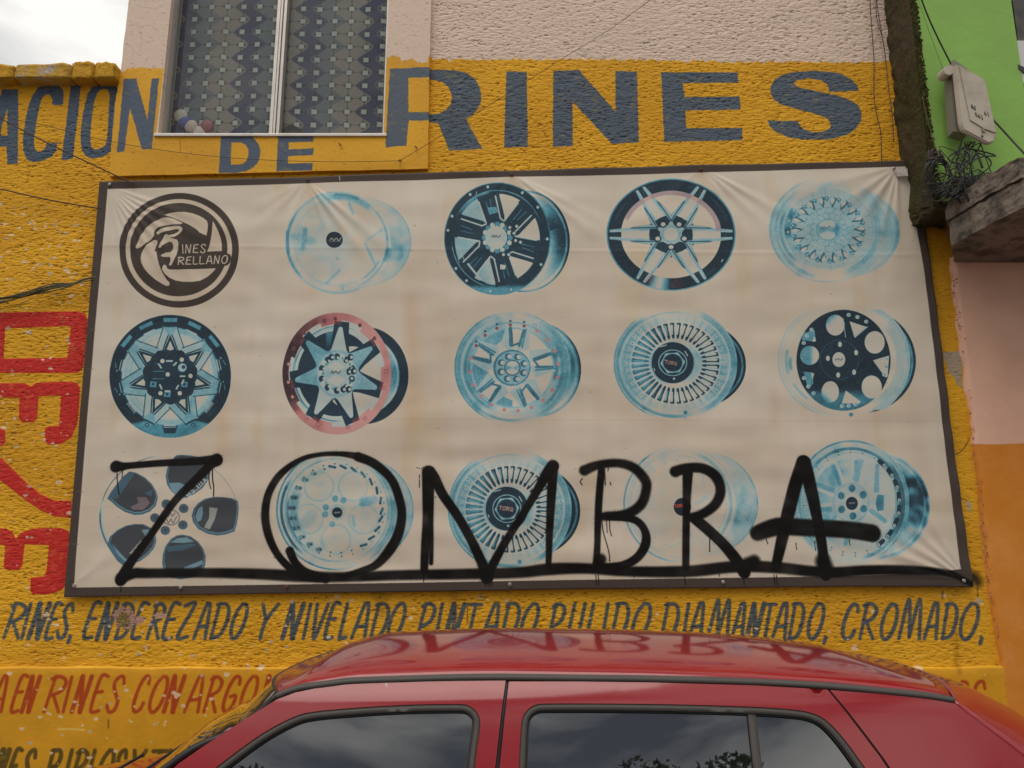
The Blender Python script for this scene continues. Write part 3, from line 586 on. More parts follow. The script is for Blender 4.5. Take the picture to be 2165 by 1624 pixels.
        w.pol([(.17, .05), (.22, .11), (.33, .1), (.34, 0), (.33, -.1), (.22, -.11), (.17, -.05)], .85, (X, Y))
    w.disc(0, .01, .15, .33, 2); w.disc(0, .01, .115, .08, 2)
    for a in (55, 125, 198, 342, 270):
        t = math.radians(a); x, y = .215 * math.cos(t), .22 * math.sin(t) + .0; w.disc(x, y, .06, .88); w.disc(x, y, .037, .04)
    w.disc(.01, -.88, .03, .8); w.line((-.02, -.93), (.04, -.93), .012, .7); w.pol([(-.02, -.41), (.02, -.41), (0, -.36)], .8)
    for x, y in ((-.31, .19), (.33, .19), (-.31, -.17), (.34, -.17)): w.pol([(x - .02, y - .02), (x + .02, y - .02), (x, y + .02)], .8)
    w.line((.78, -.48), (.8, -.44), .015, .1)
    w.done()

    w = Wheel(cv, 1746, 491, 125, 112, 54)
    w.barrel(.36, -.04, .85, .84, lambda R, T: np.clip(.22 + .1 * np.cos(np.radians(3 * T)) + .08 * (np.abs(R - .95) < .03), 0, 1))
    w.put(w.aa(w.R - 1, 2.5) * (1 - .75 * ss(.82, 1.0, -w.V)) * (1 - .6 * ss(.85, 1.0, w.V)), w.chrome([(2, 0, 1), (5, 20, .35)], .18, .12), .9)
    for r_, wd, v, a0, a1 in ((.975, .03, .42, 100, 300), (.97, .02, .35, -80, 60), (.88, .04, .42, 120, 255), (.8, .05, .52, 150, 230), (.84, .10, .45, -75, 30), (.92, .03, .36, -70, 50), (.74, .06, .3, -60, 110), (.9, .07, .4, 215, 260)): ell_ring_fade(w, r_, wd, v, a0, a1, .8, 3)
    w.put(w.aa(w.R - .74, 2), .2); w.put(w.aa(w.R - .74) * ss(-.3, -.6, w.U) * (np.abs(w.V) < .45), np.clip(.5 + .15 * w.n, .1, .75))
    w.ring(.40, .63, .24)
    for n_, off, r0_, r1_, sg in ((18, 3, .40, .64, 1),):
        X, Y = w.fold(n_, off)
        w.pol([(.41, -.02), (.50, -.055), (.60, -.075), (.63, -.03), (.52, .03)], .66, (X, Y)); w.pol([(.47, -.005), (.55, -.04), (.61, -.035), (.60, .01), (.53, .02)], .05, (X, Y))
        X, Y = w.fold(n_, off + 10); w.pol([(.53, -.02), (.60, -.05), (.64, -.0), (.60, .045), (.56, .02)], .58, (X, Y)); w.pol([(.57, -.005), (.61, -.02), (.62, .015)], .08, (X, Y))
    for k in range(20):
        t = math.radians(18 * k + 4); x, y = .68 * math.cos(t), .68 * math.sin(t); w.disc(x, y, .022, .12, 1); w.disc(x, y, .010, .6, 1)
        w.line((.70 * math.cos(t), .70 * math.sin(t)), (.76 * math.cos(t), .76 * math.sin(t)), .008, .55, soft=1.2, al=.8)
    w.disc(0, 0, .42, .24); 
    for k in range(16):
        for rr_, s_ in ((.36, .055), (.27, .045)):
            t = math.radians(22.5 * k + (11 if rr_ < .3 else 0)); x, y = rr_ * math.cos(t), rr_ * math.sin(t)
            w.put(w.aa(np.abs(np.hypot(w.U - x, w.V - y) - s_) - .006) * .8 * ((w.U - x) < .02), .5); w.disc(x, y, s_ * .7, .26)
    w.put(w.aa(np.abs(w.R - .42) - .006) * .6, .5)
    w.disc(0, 0, .21, .42, 1.5); w.disc(0, 0, .18, .15); w.put(w.aa(w.R - .17) * np.clip(ss(.03, -.03, np.abs(w.V) - .35 * np.abs(w.U) - .02), 0, 1), .46); w.put(w.aa(w.R - .18) * ss(.1, .14, w.U), .55)
    w.done(); cv.stroke([(1733, 489), (1738, 485), (1743, 488), (1748, 484), (1752, 486)], 1.8, (70, 80, 95), .8)

    # --- row two
    w = Wheel(cv, 365.4, 798.6, 128, 129, 55)
    w.put(w.aa(w.R - 1.012, 1) , .02); w.put(w.aa(w.R - 1.0), .90)
    w.put(w.aa(w.R - 1) * ss(-.60, -.66, w.V + .22 * np.abs(w.U)) * w.aa(.78 - w.R), .55)
    w.ring(0, .79, .05); w.ring(.70, .80, .30, soft=4); w.ring(.64, .71, .12, soft=5, al=.8); w.put(w.aa(w.R - .79) * ss(-.1, -.6, w.U) * .7 * w.aa(.5 - w.R, 30), .26)
    ell_ring_fade(w, .66, .015, .36, 95, 260, .8); ell_ring_fade(w, .79, .02, .62, -80, 60, .9); ell_ring_fade(w, .77, .015, .08, 100, 260, .8)
    for k in range(14):
        th = 360 / 14 * k + 90; t = math.radians(th); X = w.U * math.cos(t) + w.V * math.sin(t); Y = -w.U * math.sin(t) + w.V * math.cos(t)
        up = math.sin(t)
        if up > .55: w.pol([(.885, .11), (.95, .115), (.95, -.115), (.885, -.11)], .52, (X, Y))
        elif up < -.45 and k % 2 == 1: w.pol([(.80, .13), (.93, .09), (.93, -.09), (.80, -.13)], .86, (X, Y)); w.line((.83, .1), (.83, -.1), .012, .2, (X, Y))
        elif up < -.45: w.disc(.88 * math.cos(t), .88 * math.sin(t), .035, .8); w.disc(.88 * math.cos(t), .88 * math.sin(t), .018, .5)
        else: w.line((.84, .08), (.84, -.08), .014, .32, (X, Y)); w.line((.9, .06), (.93, -.02), .01, .45, (X, Y)); w.disc(.88 * math.cos(t + .12), .88 * math.sin(t + .12), .014, .4)
        if k % 2 == 0: w.pol([(.76, .13), (.83, .12), (.83, -.12), (.76, -.13)], .84, (X, Y)); w.line((.77, .11), (.81, .12), .014, .15, (X, Y))
        else: w.line((.80, .09), (.80, -.09), .02, .15, (X, Y))
    for k in range(7):
        th = 90 + 360 / 7 * k; t = math.radians(th); X = w.U * math.cos(t) + w.V * math.sin(t); Y = -w.U * math.sin(t) + w.V * math.cos(t)
        for sg in (1, -1):
            w.pol([(.80, .06 * sg), (.80, .11 * sg), (.43, .225 * sg), (.34, .19 * sg), (.72, .0)], .20 + .16 * (math.cos(t * 2 + 1) > 0), (X, Y)); w.line((.79, .115 * sg), (.44, .235 * sg), .016, .78, (X, Y)); w.line((.70, .02 * sg), (.34, .155 * sg), .022, .85, (X, Y))
        w.pol([(.80, .1), (.76, .1), (.66, .02), (.66, -.02), (.76, -.1), (.80, -.1)], .38, (X, Y), 4)
        w.pol([(.68, 0), (.35, .14), (.35, -.14)], .84, (X, Y)); w.pol([(.58, 0), (.44, .06), (.42, -.0), (.44, -.06)], .06, (X, Y))
    w.disc(0, 0, .38, .88); w.disc(-.03, .02, .22, .86)
    for k in range(7):
        t = math.radians(90 + 360 / 7 * k + 26); w.disc(.36 * math.cos(t), .36 * math.sin(t), .1, .88)
    for x, y, v in ((.19, .27, .04), (-.13, .25, .06), (.335, .005, .08), (.155, -.275, .03), (-.16, -.275, .06), (-.04, .03, .1)): w.disc(x, y, .036, v)
    for x, y in ((-.28, -.13), (.23, -.13), (-.05, -.29)): w.pol([(x - .06, y - .04), (x + .05, y - .05), (x + .06, y + .04), (x - .04, y + .05)], .52); w.disc(x, y, .022, .85)
    for x0, y0, x1, y1 in ((-.19, .2, -.15, .14), (-.06, .25, .03, .25), (.06, .18, .1, .22), (.17, .0, .24, .0), (.19, -.12, .22, -.06), (-.14, -.2, -.17, -.14), (.1, -.2, .13, -.15), (-.08, -.24, -.01, -.24)): w.line((x0, y0), (x1, y1), .028, .15)
    for x0, y0, x1, y1 in ((-.28, .08, -.1, .08), (-.28, -.04, -.1, -.04), (-.25, .22, -.18, .18)): w.line((x0, y0), (x1, y1), .008, .4)
    w.disc(.2, .14, .07, .25, 1.5); w.disc(.22, .15, .03, .85)
    w.done()

    w = Wheel(cv, 715.5, 793.4, 114.3, 127.7, 56)
    w.barrel(.50, -.03, .815, .80, lambda R, T: np.where(R > .80, .88, np.clip(.42 + .12 * np.cos(np.radians(4 * T)) - .2 * (np.abs(R - .76) < .02), 0, 1)))
    w.ring(0, 1.0, .6); rim = w.aa(w.R - 1) * w.aa(.845 + .035 * np.sign(np.cos(np.radians((w.T - 20) * 7))) - w.R)
    shade = np.clip(.55 + .62 * np.cos(np.radians(w.T - 180)) * 1.0 - .55 * ss(-.3, -.8, w.V) - .12 * ss(.3, .9, w.V) + .25 * ss(.6, .95, w.U) * (np.abs(w.V - .05) < .5) + .05 * w.n, .05, 1)
    w.D = w.D * (1 - rim) + shade * rim; w.pink = np.maximum(w.pink, rim * (1 - .0 * ss(-.5, -.9, w.U)))
    ell_ring_fade(w, .99, .012, .1, -60, 60, .6)
    w.put(w.aa(w.R - (.85 + .035 * np.sign(np.cos(np.radians((w.T - 20) * 7))))), .12); ell_ring_fade(w, .80, .03, .55, 150, 230, .8); ell_ring_fade(w, .75, .04, .35, 80, 130, .6, 3); ell_ring_fade(w, .78, .015, .85, 60, 180, .8); ell_ring_fade(w, .78, .02, .85, 185, 280, .7)
    w.disc(-.02, 0, .70, .86); w.put(w.aa(np.hypot(w.U - .27, w.V + .07) - .52, 1), .05); w.put(w.aa(w.R - .7) * ss(.35, .6, w.V) * (np.abs(w.U) < .2), .62)
    for k in range(7):
        th = 85 + 360 / 7 * k; t = math.radians(th); X = w.U * math.cos(t) + w.V * math.sin(t); Y = -w.U * math.sin(t) + w.V * math.cos(t)
        w.pol([(.2, .34), (.36, .17), (.50, .15), (.86, .12), (.86, -.15), (.50, -.17), (.36, -.2), (.2, -.34)], .86, (X, Y))
    for k in range(7):
        th = 85 + 360 / 7 * k; t = math.radians(th); X = w.U * math.cos(t) + w.V * math.sin(t); Y = -w.U * math.sin(t) + w.V * math.cos(t)
        w.pol([(.2, .30), (.3, .22), (.40, .14), (.76, .035), (.78, 0), (.76, -.035), (.40, -.14), (.3, -.22), (.2, -.30)], .16 + .26 * (math.cos(t - 2.9) > .6) + .2 * (abs(t % 6.283 - .4) < .5 or abs(t % 6.283 - 5.9) < .5), (X, Y), 1.3)
    w.disc(0, 0, .38, .22, 3); w.put(w.aa(np.abs(w.R - .37) - .02, 4) * .6, .4)
    r_ = np.random.default_rng(8)
    for k in range(20):
        t = math.radians(18 * k); w.disc(.29 * math.cos(t), .28 * math.sin(t), .055, .82 if k % 2 else .12, 1.2); w.disc(.27 * math.cos(t) + .02, .26 * math.sin(t), .025, .1 if k % 2 else .5, 1)
    for x, y in ((.25, .27), (.22, .03), (.31, .04), (.12, -.26), (.22, -.26), (-.1, .27)): w.disc(x, y, .055, .88); w.disc(x + .02, y, .028, .12)
    w.disc(-.01, 0, .19, .12); w.put(w.aa(np.hypot(w.U + .01, w.V) - .19) * .7 * (np.abs(w.V) < .02 + .45 * np.abs(w.U + .01)), .28)
    for a in (92, 105, 132, 152, 170, 189, 205, 232, 248, 283, 305, 345, 2, 40, 62): t = math.radians(a); up = math.sin(t); w.disc(.90 * math.cos(t), .90 * math.sin(t), .034, .75); w.disc(.90 * math.cos(t), .90 * math.sin(t), .024, .1 if up < .3 else .85)
    w.done(); cv.stroke([(703, 793), (706, 788), (709, 793), (713, 788), (718, 793), (723, 788)], 2.2, (74, 76, 78), .9)

    w = Wheel(cv, 1083.4, 781.4, 122, 119, 57)
    w.barrel(.40, -.03, .78, .84, lambda R, T: np.clip(.42 + .26 * np.cos(np.radians(2.5 * T - 25)) + .2 * (R > .96) - .12 * (np.abs(R - .9) < .03), 0, 1))
    w.put(w.aa(w.R - 1, 2) * (1 - .7 * ss(.8, .98, -w.V)), w.chrome([(2, 0, 1), (4, 30, .4)], .30, .15), .95)
    for r_, wd, v, a0, a1 in ((.985, .025, .62, 100, 260), (.93, .05, .52, 110, 300), (.87, .03, .2, 60, 240), (.81, .05, .6, 130, 250), (.8, .03, .45, 30, 140), (.94, .06, .5, -70, 60), (.86, .06, .6, -60, 40), (.985, .02, .4, -70, 90), (.75, .04, .55, 165, 250), (.74, .10, .62, -20, 25)): ell_ring_fade(w, r_, wd, v, a0, a1, .8, 3)
    w.ring(0, .70, .05, soft=1.2); w.put(w.aa(w.R - .69) * w.aa(.60 - np.hypot(w.U - .18, w.V)) * (w.U < 0), .46)
    w.put(w.aa(np.abs(w.R - .70) - .015), .32)
    for k in range(5):
        th = 83 + 72 * k; t = math.radians(th); X = w.U * math.cos(t) + w.V * math.sin(t); Y = -w.U * math.sin(t) + w.V * math.cos(t)
        for sg in (1, -1):
            w.pol([(.28, .02 * sg), (.36, .25 * sg), (.71, .20 * sg), (.71, .09 * sg)], .22, (X, Y)); w.line((.40, .07 * sg), (.68, .115 * sg) , .07 if sg > 0 else .045, .62, (X, Y))
        w.pol([(.43, .02), (.68, .09), (.68, -.09), (.43, -.03)], .05, (X, Y)); w.line((.39, .045), (.44, -.05), .035, .66, (X, Y)); w.line((.44, .06), (.67, .11), .03, .66, (X, Y))
        w.line((.41, -.17), (.70, -.19), .035, .24, (X, Y)); w.line((.38, -.12), (.70, -.15), .03, .6, (X, Y))
    w.disc(-.01, 0, .32, .6); w.disc(0, 0, .29, .36, 1.5)
    w.bolts(8, .21, .06, .68, 20); 
    for k in range(8): t = math.radians(20 + 45 * k); w.disc(.21 * math.cos(t) + .022, .21 * math.sin(t), .038, .12)
    w.disc(0, 0, .14, .72); w.disc(0, 0, .12, .1); w.put(w.aa(w.R - .12) * ss(.03, -.03, np.abs(w.V) - .5 * np.abs(w.U)), .45)
    w.disc(.38, .75, .035, .5); w.disc(.38, .75, .022, .05)
    for k in range(20):
        t = math.radians(18 * k + 5); x, y = .03 + .76 * math.cos(t), -.0 + .76 * math.sin(t); dk = 60 < (18 * k + 5) % 360 < 160
        w.disc(x, y, .03, .7 if dk else .3)
        if dk: w.disc(x - .0, y + .07, .02, .8)
        w.pink = np.maximum(w.pink, w.aa(np.hypot(w.U - x, w.V - y) - .032))
    w.done()
    wH = fan_wheel(cv, 1425, 772, 130, 120, 58)
    cv.stroke([(1401, 765), (1408, 766)], 2.4, (150, 120, 112), 1); small('TORQ', 1402, 772, 1428, 776, 6.5, 1.5, (158, 128, 118), o=(0, 0), sc=1)

    w = Wheel(cv, 1774.6, 763.8, 136, 124, 59)
    R2 = np.hypot((w.U - .32) / .825, (w.V + .02) / .88)
    m = w.aa(R2 - 1) * w.aa(.93 - np.hypot((w.U - .20) / .86, (w.V + .01) / .98)) * (w.U > .1); w.put(m, np.clip(.86 - .35 * (np.abs(R2 - .93) < .02) * (w.V > -.6), 0, 1))
    m = w.aa(np.hypot((w.U - .20) / .86, (w.V + .01) / .98) - 1, 1) * w.aa(.95 - w.R) * (w.U > .1) * (np.abs(w.V) < .85); w.put(m, .24 + .05 * w.n * .5)
    w.put(w.aa(w.R - 1, 3) * .5 * (1 - ss(.75, 1, np.abs(w.V))), np.clip(.12 + .05 * w.n, 0, 1))
    for r_, wd, v, a0, a1 in ((.98, .03, .33, 110, 270), (.93, .03, .25, 100, 290), (.86, .06, .42, 165, 200), (.8, .06, .55, 175, 195), (.85, .05, .42, 205, 235), (.9, .12, .3, -65, 50), (.97, .02, .3, -70, 0)): ell_ring_fade(w, r_, wd, v, a0, a1, .8, 4)
    fx, fy, frx, fry = .025, -.01, .73, .855
    w.disc(fx, fy, frx, .90, ry=fry); w.put(w.aa(np.hypot((w.U - fx) / frx, (w.V - fy) / fry) - 1) * ss(-.45, -.62, w.V), .62)
    for (x, y, r1_, r2_) in ((-.10, .585, .145, .175), (.51, .295, .155, .19), (.46, -.46, .155, .195), (-.18, -.545, .135, .18), (-.5, .07, .145, .16)):
        w.disc(x, y, r1_, .05, ry=r2_)
        if x < 0: w.put(w.aa(np.hypot(w.U - x, (w.V - y) * r1_ / r2_) - r1_) * (ss(.0, -.1, (w.U - x) * (1 if x < -.3 else .5) - (w.V - y) * (0 if x < -.3 else .5) * np.sign(y) - (.09 if x < -.3 else -.02))), .5)
    for pts in ([(.12, .65), (.40, .55), (.2, .37)], [(.48, -.01), (.73, .07), (.71, -.28), (.68, -.3)], [(.06, -.52), (.29, -.71), (.27, -.74), (.0, -.74)], [(-.6, .45), (-.42, .5), (-.4, .3), (-.62, .33)], [(-.6, -.2), (-.46, -.22), (-.44, -.4), (-.52, -.5)]): w.pol(pts, .05 if pts[0][0] > 0 else .5)
    w.pol([(-.43, .4), (-.4, .32), (-.46, .3)], .05); w.pol([(-.48, -.22), (-.43, -.24), (-.46, -.34)], .05)
    w.disc(-.03, 0, .28, .88, 1, ry=.31); w.put(w.aa(np.abs(np.hypot(w.U + .04, (w.V) * .9) - .3) - .006) * .6, .6)
    w.disc(-.05, 0, .10, .08, ry=.125)
    for x, y in ((-.03, .26), (.22, .12), (.19, -.21), (-.06, -.26), (-.22, .02)): w.disc(x, y, .03, .08, ry=.045)
    for a in (83, 71, 58, 138, 148, 158, 2, -8, -18, 203, 215, 226, 268, 277, 286): t = math.radians(a); x, y = fx + .665 * math.cos(t), fy + .775 * math.sin(t); w.disc(x, y, .032, .15); w.disc(x + .008, y, .018, .4)
    w.line((.02, .7), (.06, .38), .012, .3); w.line((.4, .56), (.2, .4), .012, .3); w.disc(.14, -.93, .035, .6)
    w.done(); cv.stroke([(1761, 765), (1766, 762), (1771, 765), (1776, 762)], 2, (70, 90, 105), .9)

    # --- row three
    w = Wheel(cv, 363.5, 1093.6, 148, 132, 60)
    ell_ring_fade(w, .985, .03, .62, 165, 250, 1, 1); ell_ring_fade(w, .96, .012, .1, 170, 250, 1); ell_ring_fade(w, .985, .012, .8, 95, 175, 1, 1); ell_ring_fade(w, .985, .006, .8, 5, 75, 1, 1); ell_ring_fade(w, .95, .03, .22, 150, 240, .7, 4)
    w.done()
    oJ, sJ = (140, 930), 4.921
    GLS, RIMC, HI = (68, 72, 76), (74, 104, 120), (120, 158, 170)
    wins = [[(690, 335), (760, 350), (850, 400), (920, 465), (965, 540), (980, 610), (960, 690), (900, 750), (820, 780), (740, 785), (640, 755), (560, 705), (500, 650), (455, 615), (500, 540), (560, 460), (620, 390)],
            [(1170, 170), (1230, 163), (1330, 172), (1440, 190), (1520, 260), (1525, 350), (1500, 430), (1440, 510), (1360, 570), (1280, 610), (1200, 600), (1120, 540), (1075, 470), (1060, 390), (1075, 310), (1110, 230)],
            [(1560, 598), (1660, 600), (1760, 615), (1812, 645), (1818, 720), (1810, 800), (1800, 880), (1775, 955), (1690, 985), (1600, 998), (1500, 980), (1400, 930), (1345, 860), (1330, 790), (1355, 720), (1400, 665), (1470, 620)],
            [(1240, 988), (1320, 1005), (1400, 1060), (1450, 1130), (1475, 1210), (1470, 1300), (1440, 1380), (1340, 1430), (1220, 1450), (1110, 1430), (1050, 1370), (1025, 1290), (1030, 1200), (1060, 1110), (1120, 1030), (1180, 995)],
            [(740, 878), (830, 880), (910, 920), (955, 980), (965, 1060), (940, 1130), (880, 1200), (800, 1260), (720, 1290), (640, 1320), (560, 1260), (500, 1170), (455, 1085), (480, 1010), (560, 940), (650, 895)]]
    for q in wins:
        a = np.array(q, float); c = a.mean(0)
        cv.poly([q], RIMC, 1, oJ, sJ); cv.poly([(a - c) * .93 + c + [3, -6]], HI, .8, oJ, sJ); cv.poly([(a - c) * .91 + c + [2, -10]], GLS, 1, oJ, sJ)
    for q, c_ in ([[(690, 345), (740, 360), (560, 620), (470, 615), (560, 470)], RIMC], [[(1100, 455), (1200, 450), (1270, 480), (1230, 560), (1180, 580), (1120, 530)], HI], [[(1445, 690), (1450, 760), (1430, 840), (1390, 860), (1370, 800), (1400, 720)], HI], [[(1515, 705), (1600, 715), (1570, 830), (1520, 935), (1460, 915), (1510, 820)], (165, 168, 160)],
                  [[(1185, 1025), (1280, 1015), (1360, 1060), (1250, 1075), (1110, 1070)], HI], [[(1080, 1110), (1330, 1080), (1390, 1090), (1250, 1150), (1080, 1165)], RIMC], [[(1240, 1330), (1440, 1250), (1445, 1290), (1290, 1360)], HI], [[(810, 940), (870, 930), (920, 960), (900, 1000), (850, 1005)], HI], [[(470, 1080), (520, 1090), (640, 1230), (720, 1280), (640, 1310), (550, 1230)], RIMC], [[(520, 1110), (640, 1230), (700, 1260), (660, 1290), (560, 1190)], HI], [[(760, 600), (860, 600), (900, 660), (830, 730), (720, 730), (700, 700), (780, 660)], (128, 112, 116)], [[(840, 560), (930, 520), (920, 600)], RIMC]):
        cv.poly([q], c_, .8, oJ, sJ)
    for x, y in ((1068, 672), (1250, 718), (950, 815), (1240, 888), (1057, 945)):
        cv.poly([el(x, y, 50, 48, 20)], RIMC, 1, oJ, sJ); cv.poly([el(x - 2, y - 6, 42, 36, 20)], (78, 92, 100), 1, oJ, sJ); cv.poly([el(x, y - 4, 14, 12, 12)], (56, 76, 88), 1, oJ, sJ)
    cv.stroke(el(1115, 810, 88, 78, 24) + [(1203, 810)], 2, (96, 100, 104), .9, .7, oJ, sJ)
    cv.stroke([(1070, 770), (1090, 800), (1110, 760), (1130, 800), (1160, 765)], 2, (96, 100, 104), .9, .6, oJ, sJ, False); cv.stroke([(1060, 810), (1090, 870), (1115, 825), (1140, 870), (1175, 805)], 2, (96, 100, 104), .9, .6, oJ, sJ, False)
    small('www.', 705, 1200, 850, 1040, 44, 1.8, (186, 180, 168), o=oJ, sc=sJ, ln=[1, 1, 1, .6]); small('rices.mx', 1200, 700, 1500, 420, 78, 2.1, (178, 184, 178), o=oJ, sc=sJ, ln=[.7, .45, .9, .9, .8, .4, 1.3, .9])

    faint(cv, 713.6, 1079.4, 127, 128, 61, .38, 'b'); cv.stroke([(711, 1085), (721, 1084)], 3, (150, 150, 148), .8)
    fan_wheel(cv, 1077.6, 1077.7, 130, 128, 62); small('TORQ', 1054, 1078, 1085, 1082, 7.5, 1.7, (170, 140, 130), o=(0, 0), sc=1)
    faint(cv, 1434.9, 1066.3, 121, 125, 63, .45, 'c'); small('TORQ', 1423, 1074, 1444, 1073, 6, 1.6, (186, 80, 66), o=(0, 0), sc=1)
    w = Wheel(cv, 1794, 1064, 122, 132, 64)
    w.barrel(.45, -.05, .905, .86, lambda R, T: np.clip(.5 + .26 * np.cos(np.radians(2.6 * T - 30)) - .14 * (np.abs(R - .9) < .02) - .2 * (R > .97) + .1 * w.n, 0, 1))
    w.put(w.aa(w.R - 1, 2), w.chrome([(2, 0, 1), (5, 60, .3)], .24, .12) * (1 - .5 * ss(.5, 1, -w.V)), .95)
    for r_, wd, v, a0, a1 in ((.98, .025, .62, 60, 170), (.93, .05, .5, 130, 240), (.86, .05, .66, 20, 150), (.97, .03, .45, -70, 60), (.88, .10, .72, -45, 50), (.9, .06, .5, -80, -30), (.80, .03, .3, 60, 200), (.9, .05, .5, 150, 230), (.93, .02, .15, 100, 260)): ell_ring_fade(w, r_, wd, v, a0, a1, .85, 2.5)
    w.disc(.02, .02, .72, .14, 1.5, ry=.75); w.put(w.aa(np.hypot(w.U, w.V) - .7) * ss(.0, -.5, w.U - .2 * w.V), np.clip(.34 + .07 * w.n, 0, 1)); w.put(w.aa(np.hypot(w.U - .02, w.V - .02) - .74) * ss(.15, .3, w.U) * (w.V > -.5), .13)
    for k in range(5):
        t = math.radians(100 + 72 * k); X = w.U * math.cos(t) + w.V * math.sin(t); Y = -w.U * math.sin(t) + w.V * math.cos(t)
        for sg in (1, -1): w.line((.3, .07 * sg), (.66, .16 * sg), .07, .13, (X, Y), 2.5); w.line((.34, .15 * sg), (.62, .2 * sg), .08, .48 if k != 4 else .2, (X, Y), 3, .8)
    w.pol([(.45, .13), (.56, .12), (.56, -.12), (.45, -.13), (.42, 0)], .56); w.pol([(.42, .62), (.48, .62), (.48, .16), (.38, .16)], .46, al=.8); w.pol([(.14, .7), (.22, .68), (.12, .35), (0, .36)], .4, al=.8, soft=3)
    w.disc(0, 0, .32, .3, 2); w.disc(0, 0, .29, .2, 2)
    for k in range(6): t = math.radians(60 * k + 32); w.disc(.02 + .22 * math.cos(t), .01 + .22 * math.sin(t), .06, .62, 1.5)
    w.disc(.03, 0, .15, .08); w.disc(.01, -.01, .105, .9)
    for k in range(24):
        a_ = 15 * k - 12; t = math.radians(a_); x, y = .03 + .80 * math.cos(t), .8 * math.sin(t)
        if -60 < ((a_ + 180) % 360 - 180) < 60: w.line((x, y), (.03 + .8 * math.cos(t + .13), .8 * math.sin(t + .13)), .075, .86, soft=1)
    for k in range(24):
        a_ = 15 * k - 12; t = math.radians(a_); x, y = .03 + .80 * math.cos(t), .8 * math.sin(t); w.disc(x, y, .028, .1); w.disc(x, y, .013, .7)
        if a_ % 360 > 90: w.disc(x * 1.06, y * 1.06, .012, .7)
    w.done(); cv.stroke([(1790, 1065), (1801, 1064)], 3, (130, 130, 130), .8)

    # --- border (printed)
    BO = (72, 62, 56)
    outer = [(200, 375), (1960, 325), (2080, 1270), (130, 1290)]
    inner = [(233.5, 405), (560, 396), (720, 390), (900, 385.5), (1080, 379), (1240, 377), (1480, 370), (1700, 364), (1905, 357.5), (1918, 356), (1926, 430), (1935, 500), (1950, 590), (1969, 747), (1990, 930), (2010, 1090), (2023, 1198), (2024.6, 1203), (1950, 1212), (1800, 1218), (1500, 1222), (1200, 1226), (860, 1232), (500, 1237), (164, 1242), (170, 1150), (190, 900), (212, 640)]
    cv.poly([outer, inner], BO, 1)
    cv.stroke([inner[0], inner[-1], inner[-2], inner[-3], inner[-4]][:1] + [inner[-1], inner[-2], inner[-3], inner[-4]][::-1], 1.6, (205, 190, 170), .6, .8, smooth=False)
    for y in (700, 782, 1040, 1150): cv.stroke([(150 + (1258 - y) * .084, y), (164 + (1258 - y) * .081, y + 1)], 1.5, (108, 96, 88), .7)
    cv.stroke([(720, 379), (721, 386)], 2, (190, 175, 150), .9)
    # --- spray paint
    SP = (20, 18, 17)
    spk = nfield(sh, .8, .8, 71) + .25 * nfield(sh, 6, 6, 72); dens = np.clip(.975 + .045 * nfield(sh, 26, 18, 73), .80, 1)
    def g(pts, wd, o=(0, 0), sc=1.0, soft=1.7, al=1.0):
        P_ = np.asarray(pts, float) / sc + np.asarray(o)
        rg_ = np.random.default_rng(int(P_[0, 0] * 7 + P_[0, 1])); w0 = np.full(len(P_), float(wd)) if np.isscalar(wd) else np.interp(np.linspace(0, 1, len(P_)), np.linspace(0, 1, len(wd)), wd); wd = list(np.interp(np.linspace(0, 1, len(P_) * 3), np.linspace(0, 1, len(P_)), w0) * (1 + rg_.normal(0, .05, len(P_) * 3)))
        mk = cv.strokemask(P_, wd, 8); m, r0, c0 = mk; sp_ = spk[r0:r0 + m.shape[0], c0:c0 + m.shape[1]]
        cv.put((np.clip(m * m * .25 + (sp_ > 1.9) * m * 1.1, 0, 1) * .8, r0, c0), SP)
        mk = cv.strokemask(P_, wd, soft); m, r0, c0 = mk; dn = dens[r0:r0 + m.shape[0], c0:c0 + m.shape[1]]
        cv.put((np.clip(m * 1.08, 0, 1) * dn, r0, c0), SP, al)
    g([(252, 988), (265, 988), (282, 986), (343, 981), (404, 978), (450, 974), (463, 973)], [22, 16, 13, 14, 15, 18, 24]); g([(463, 975), (450, 985), (424, 1011), (374, 1062), (323, 1133), (278, 1195), (262, 1226)], [24, 20, 19, 14, 15, 20, 24])
    g([(262, 1222), (290, 1212), (323, 1212), (424, 1211), (500, 1212), (560, 1214), (637, 1218), (722, 1220), (842, 1216), (1013, 1213), (1100, 1210), (1166, 1203), (1240, 1202), (1325, 1208), (1449, 1208), (1553, 1198), (1636, 1200), (1740, 1210), (1824, 1206), (1900, 1205), (1969, 1208), (2010, 1216), (2046, 1234)], [22, 20, 18, 17, 18, 20, 20, 19, 18, 20, 20, 22, 20, 19, 22, 22, 22, 22, 20, 18, 14, 12, 10], soft=3.0)
    o, sc = (500, 900), 2.926
    g([(760, 195), (650, 180), (520, 185), (400, 220), (280, 310), (210, 430), (190, 560), (210, 680), (260, 790), (340, 880), (420, 930), (520, 945)], [15, 9, 9, 11, 15, 15, 16, 15, 13, 14, 16, 16], o, sc)
    g([(760, 198), (860, 240), (960, 330), (1005, 430), (1028, 540), (1010, 660), (960, 760), (870, 860), (770, 900), (680, 930)], [18, 18, 16, 16, 18, 20, 20, 16, 12, 12], o, sc)
    g([(340, 775), (375, 850), (440, 910), (560, 945)], [16, 16, 18, 18], o, sc)
    g([(1190, 290), (1190, 450), (1187, 600), (1172, 760), (1165, 900)], [24, 24, 22, 16, 14], o, sc); g([(1205, 560), (1210, 700), (1208, 850)], [10, 9, 9], o, sc)
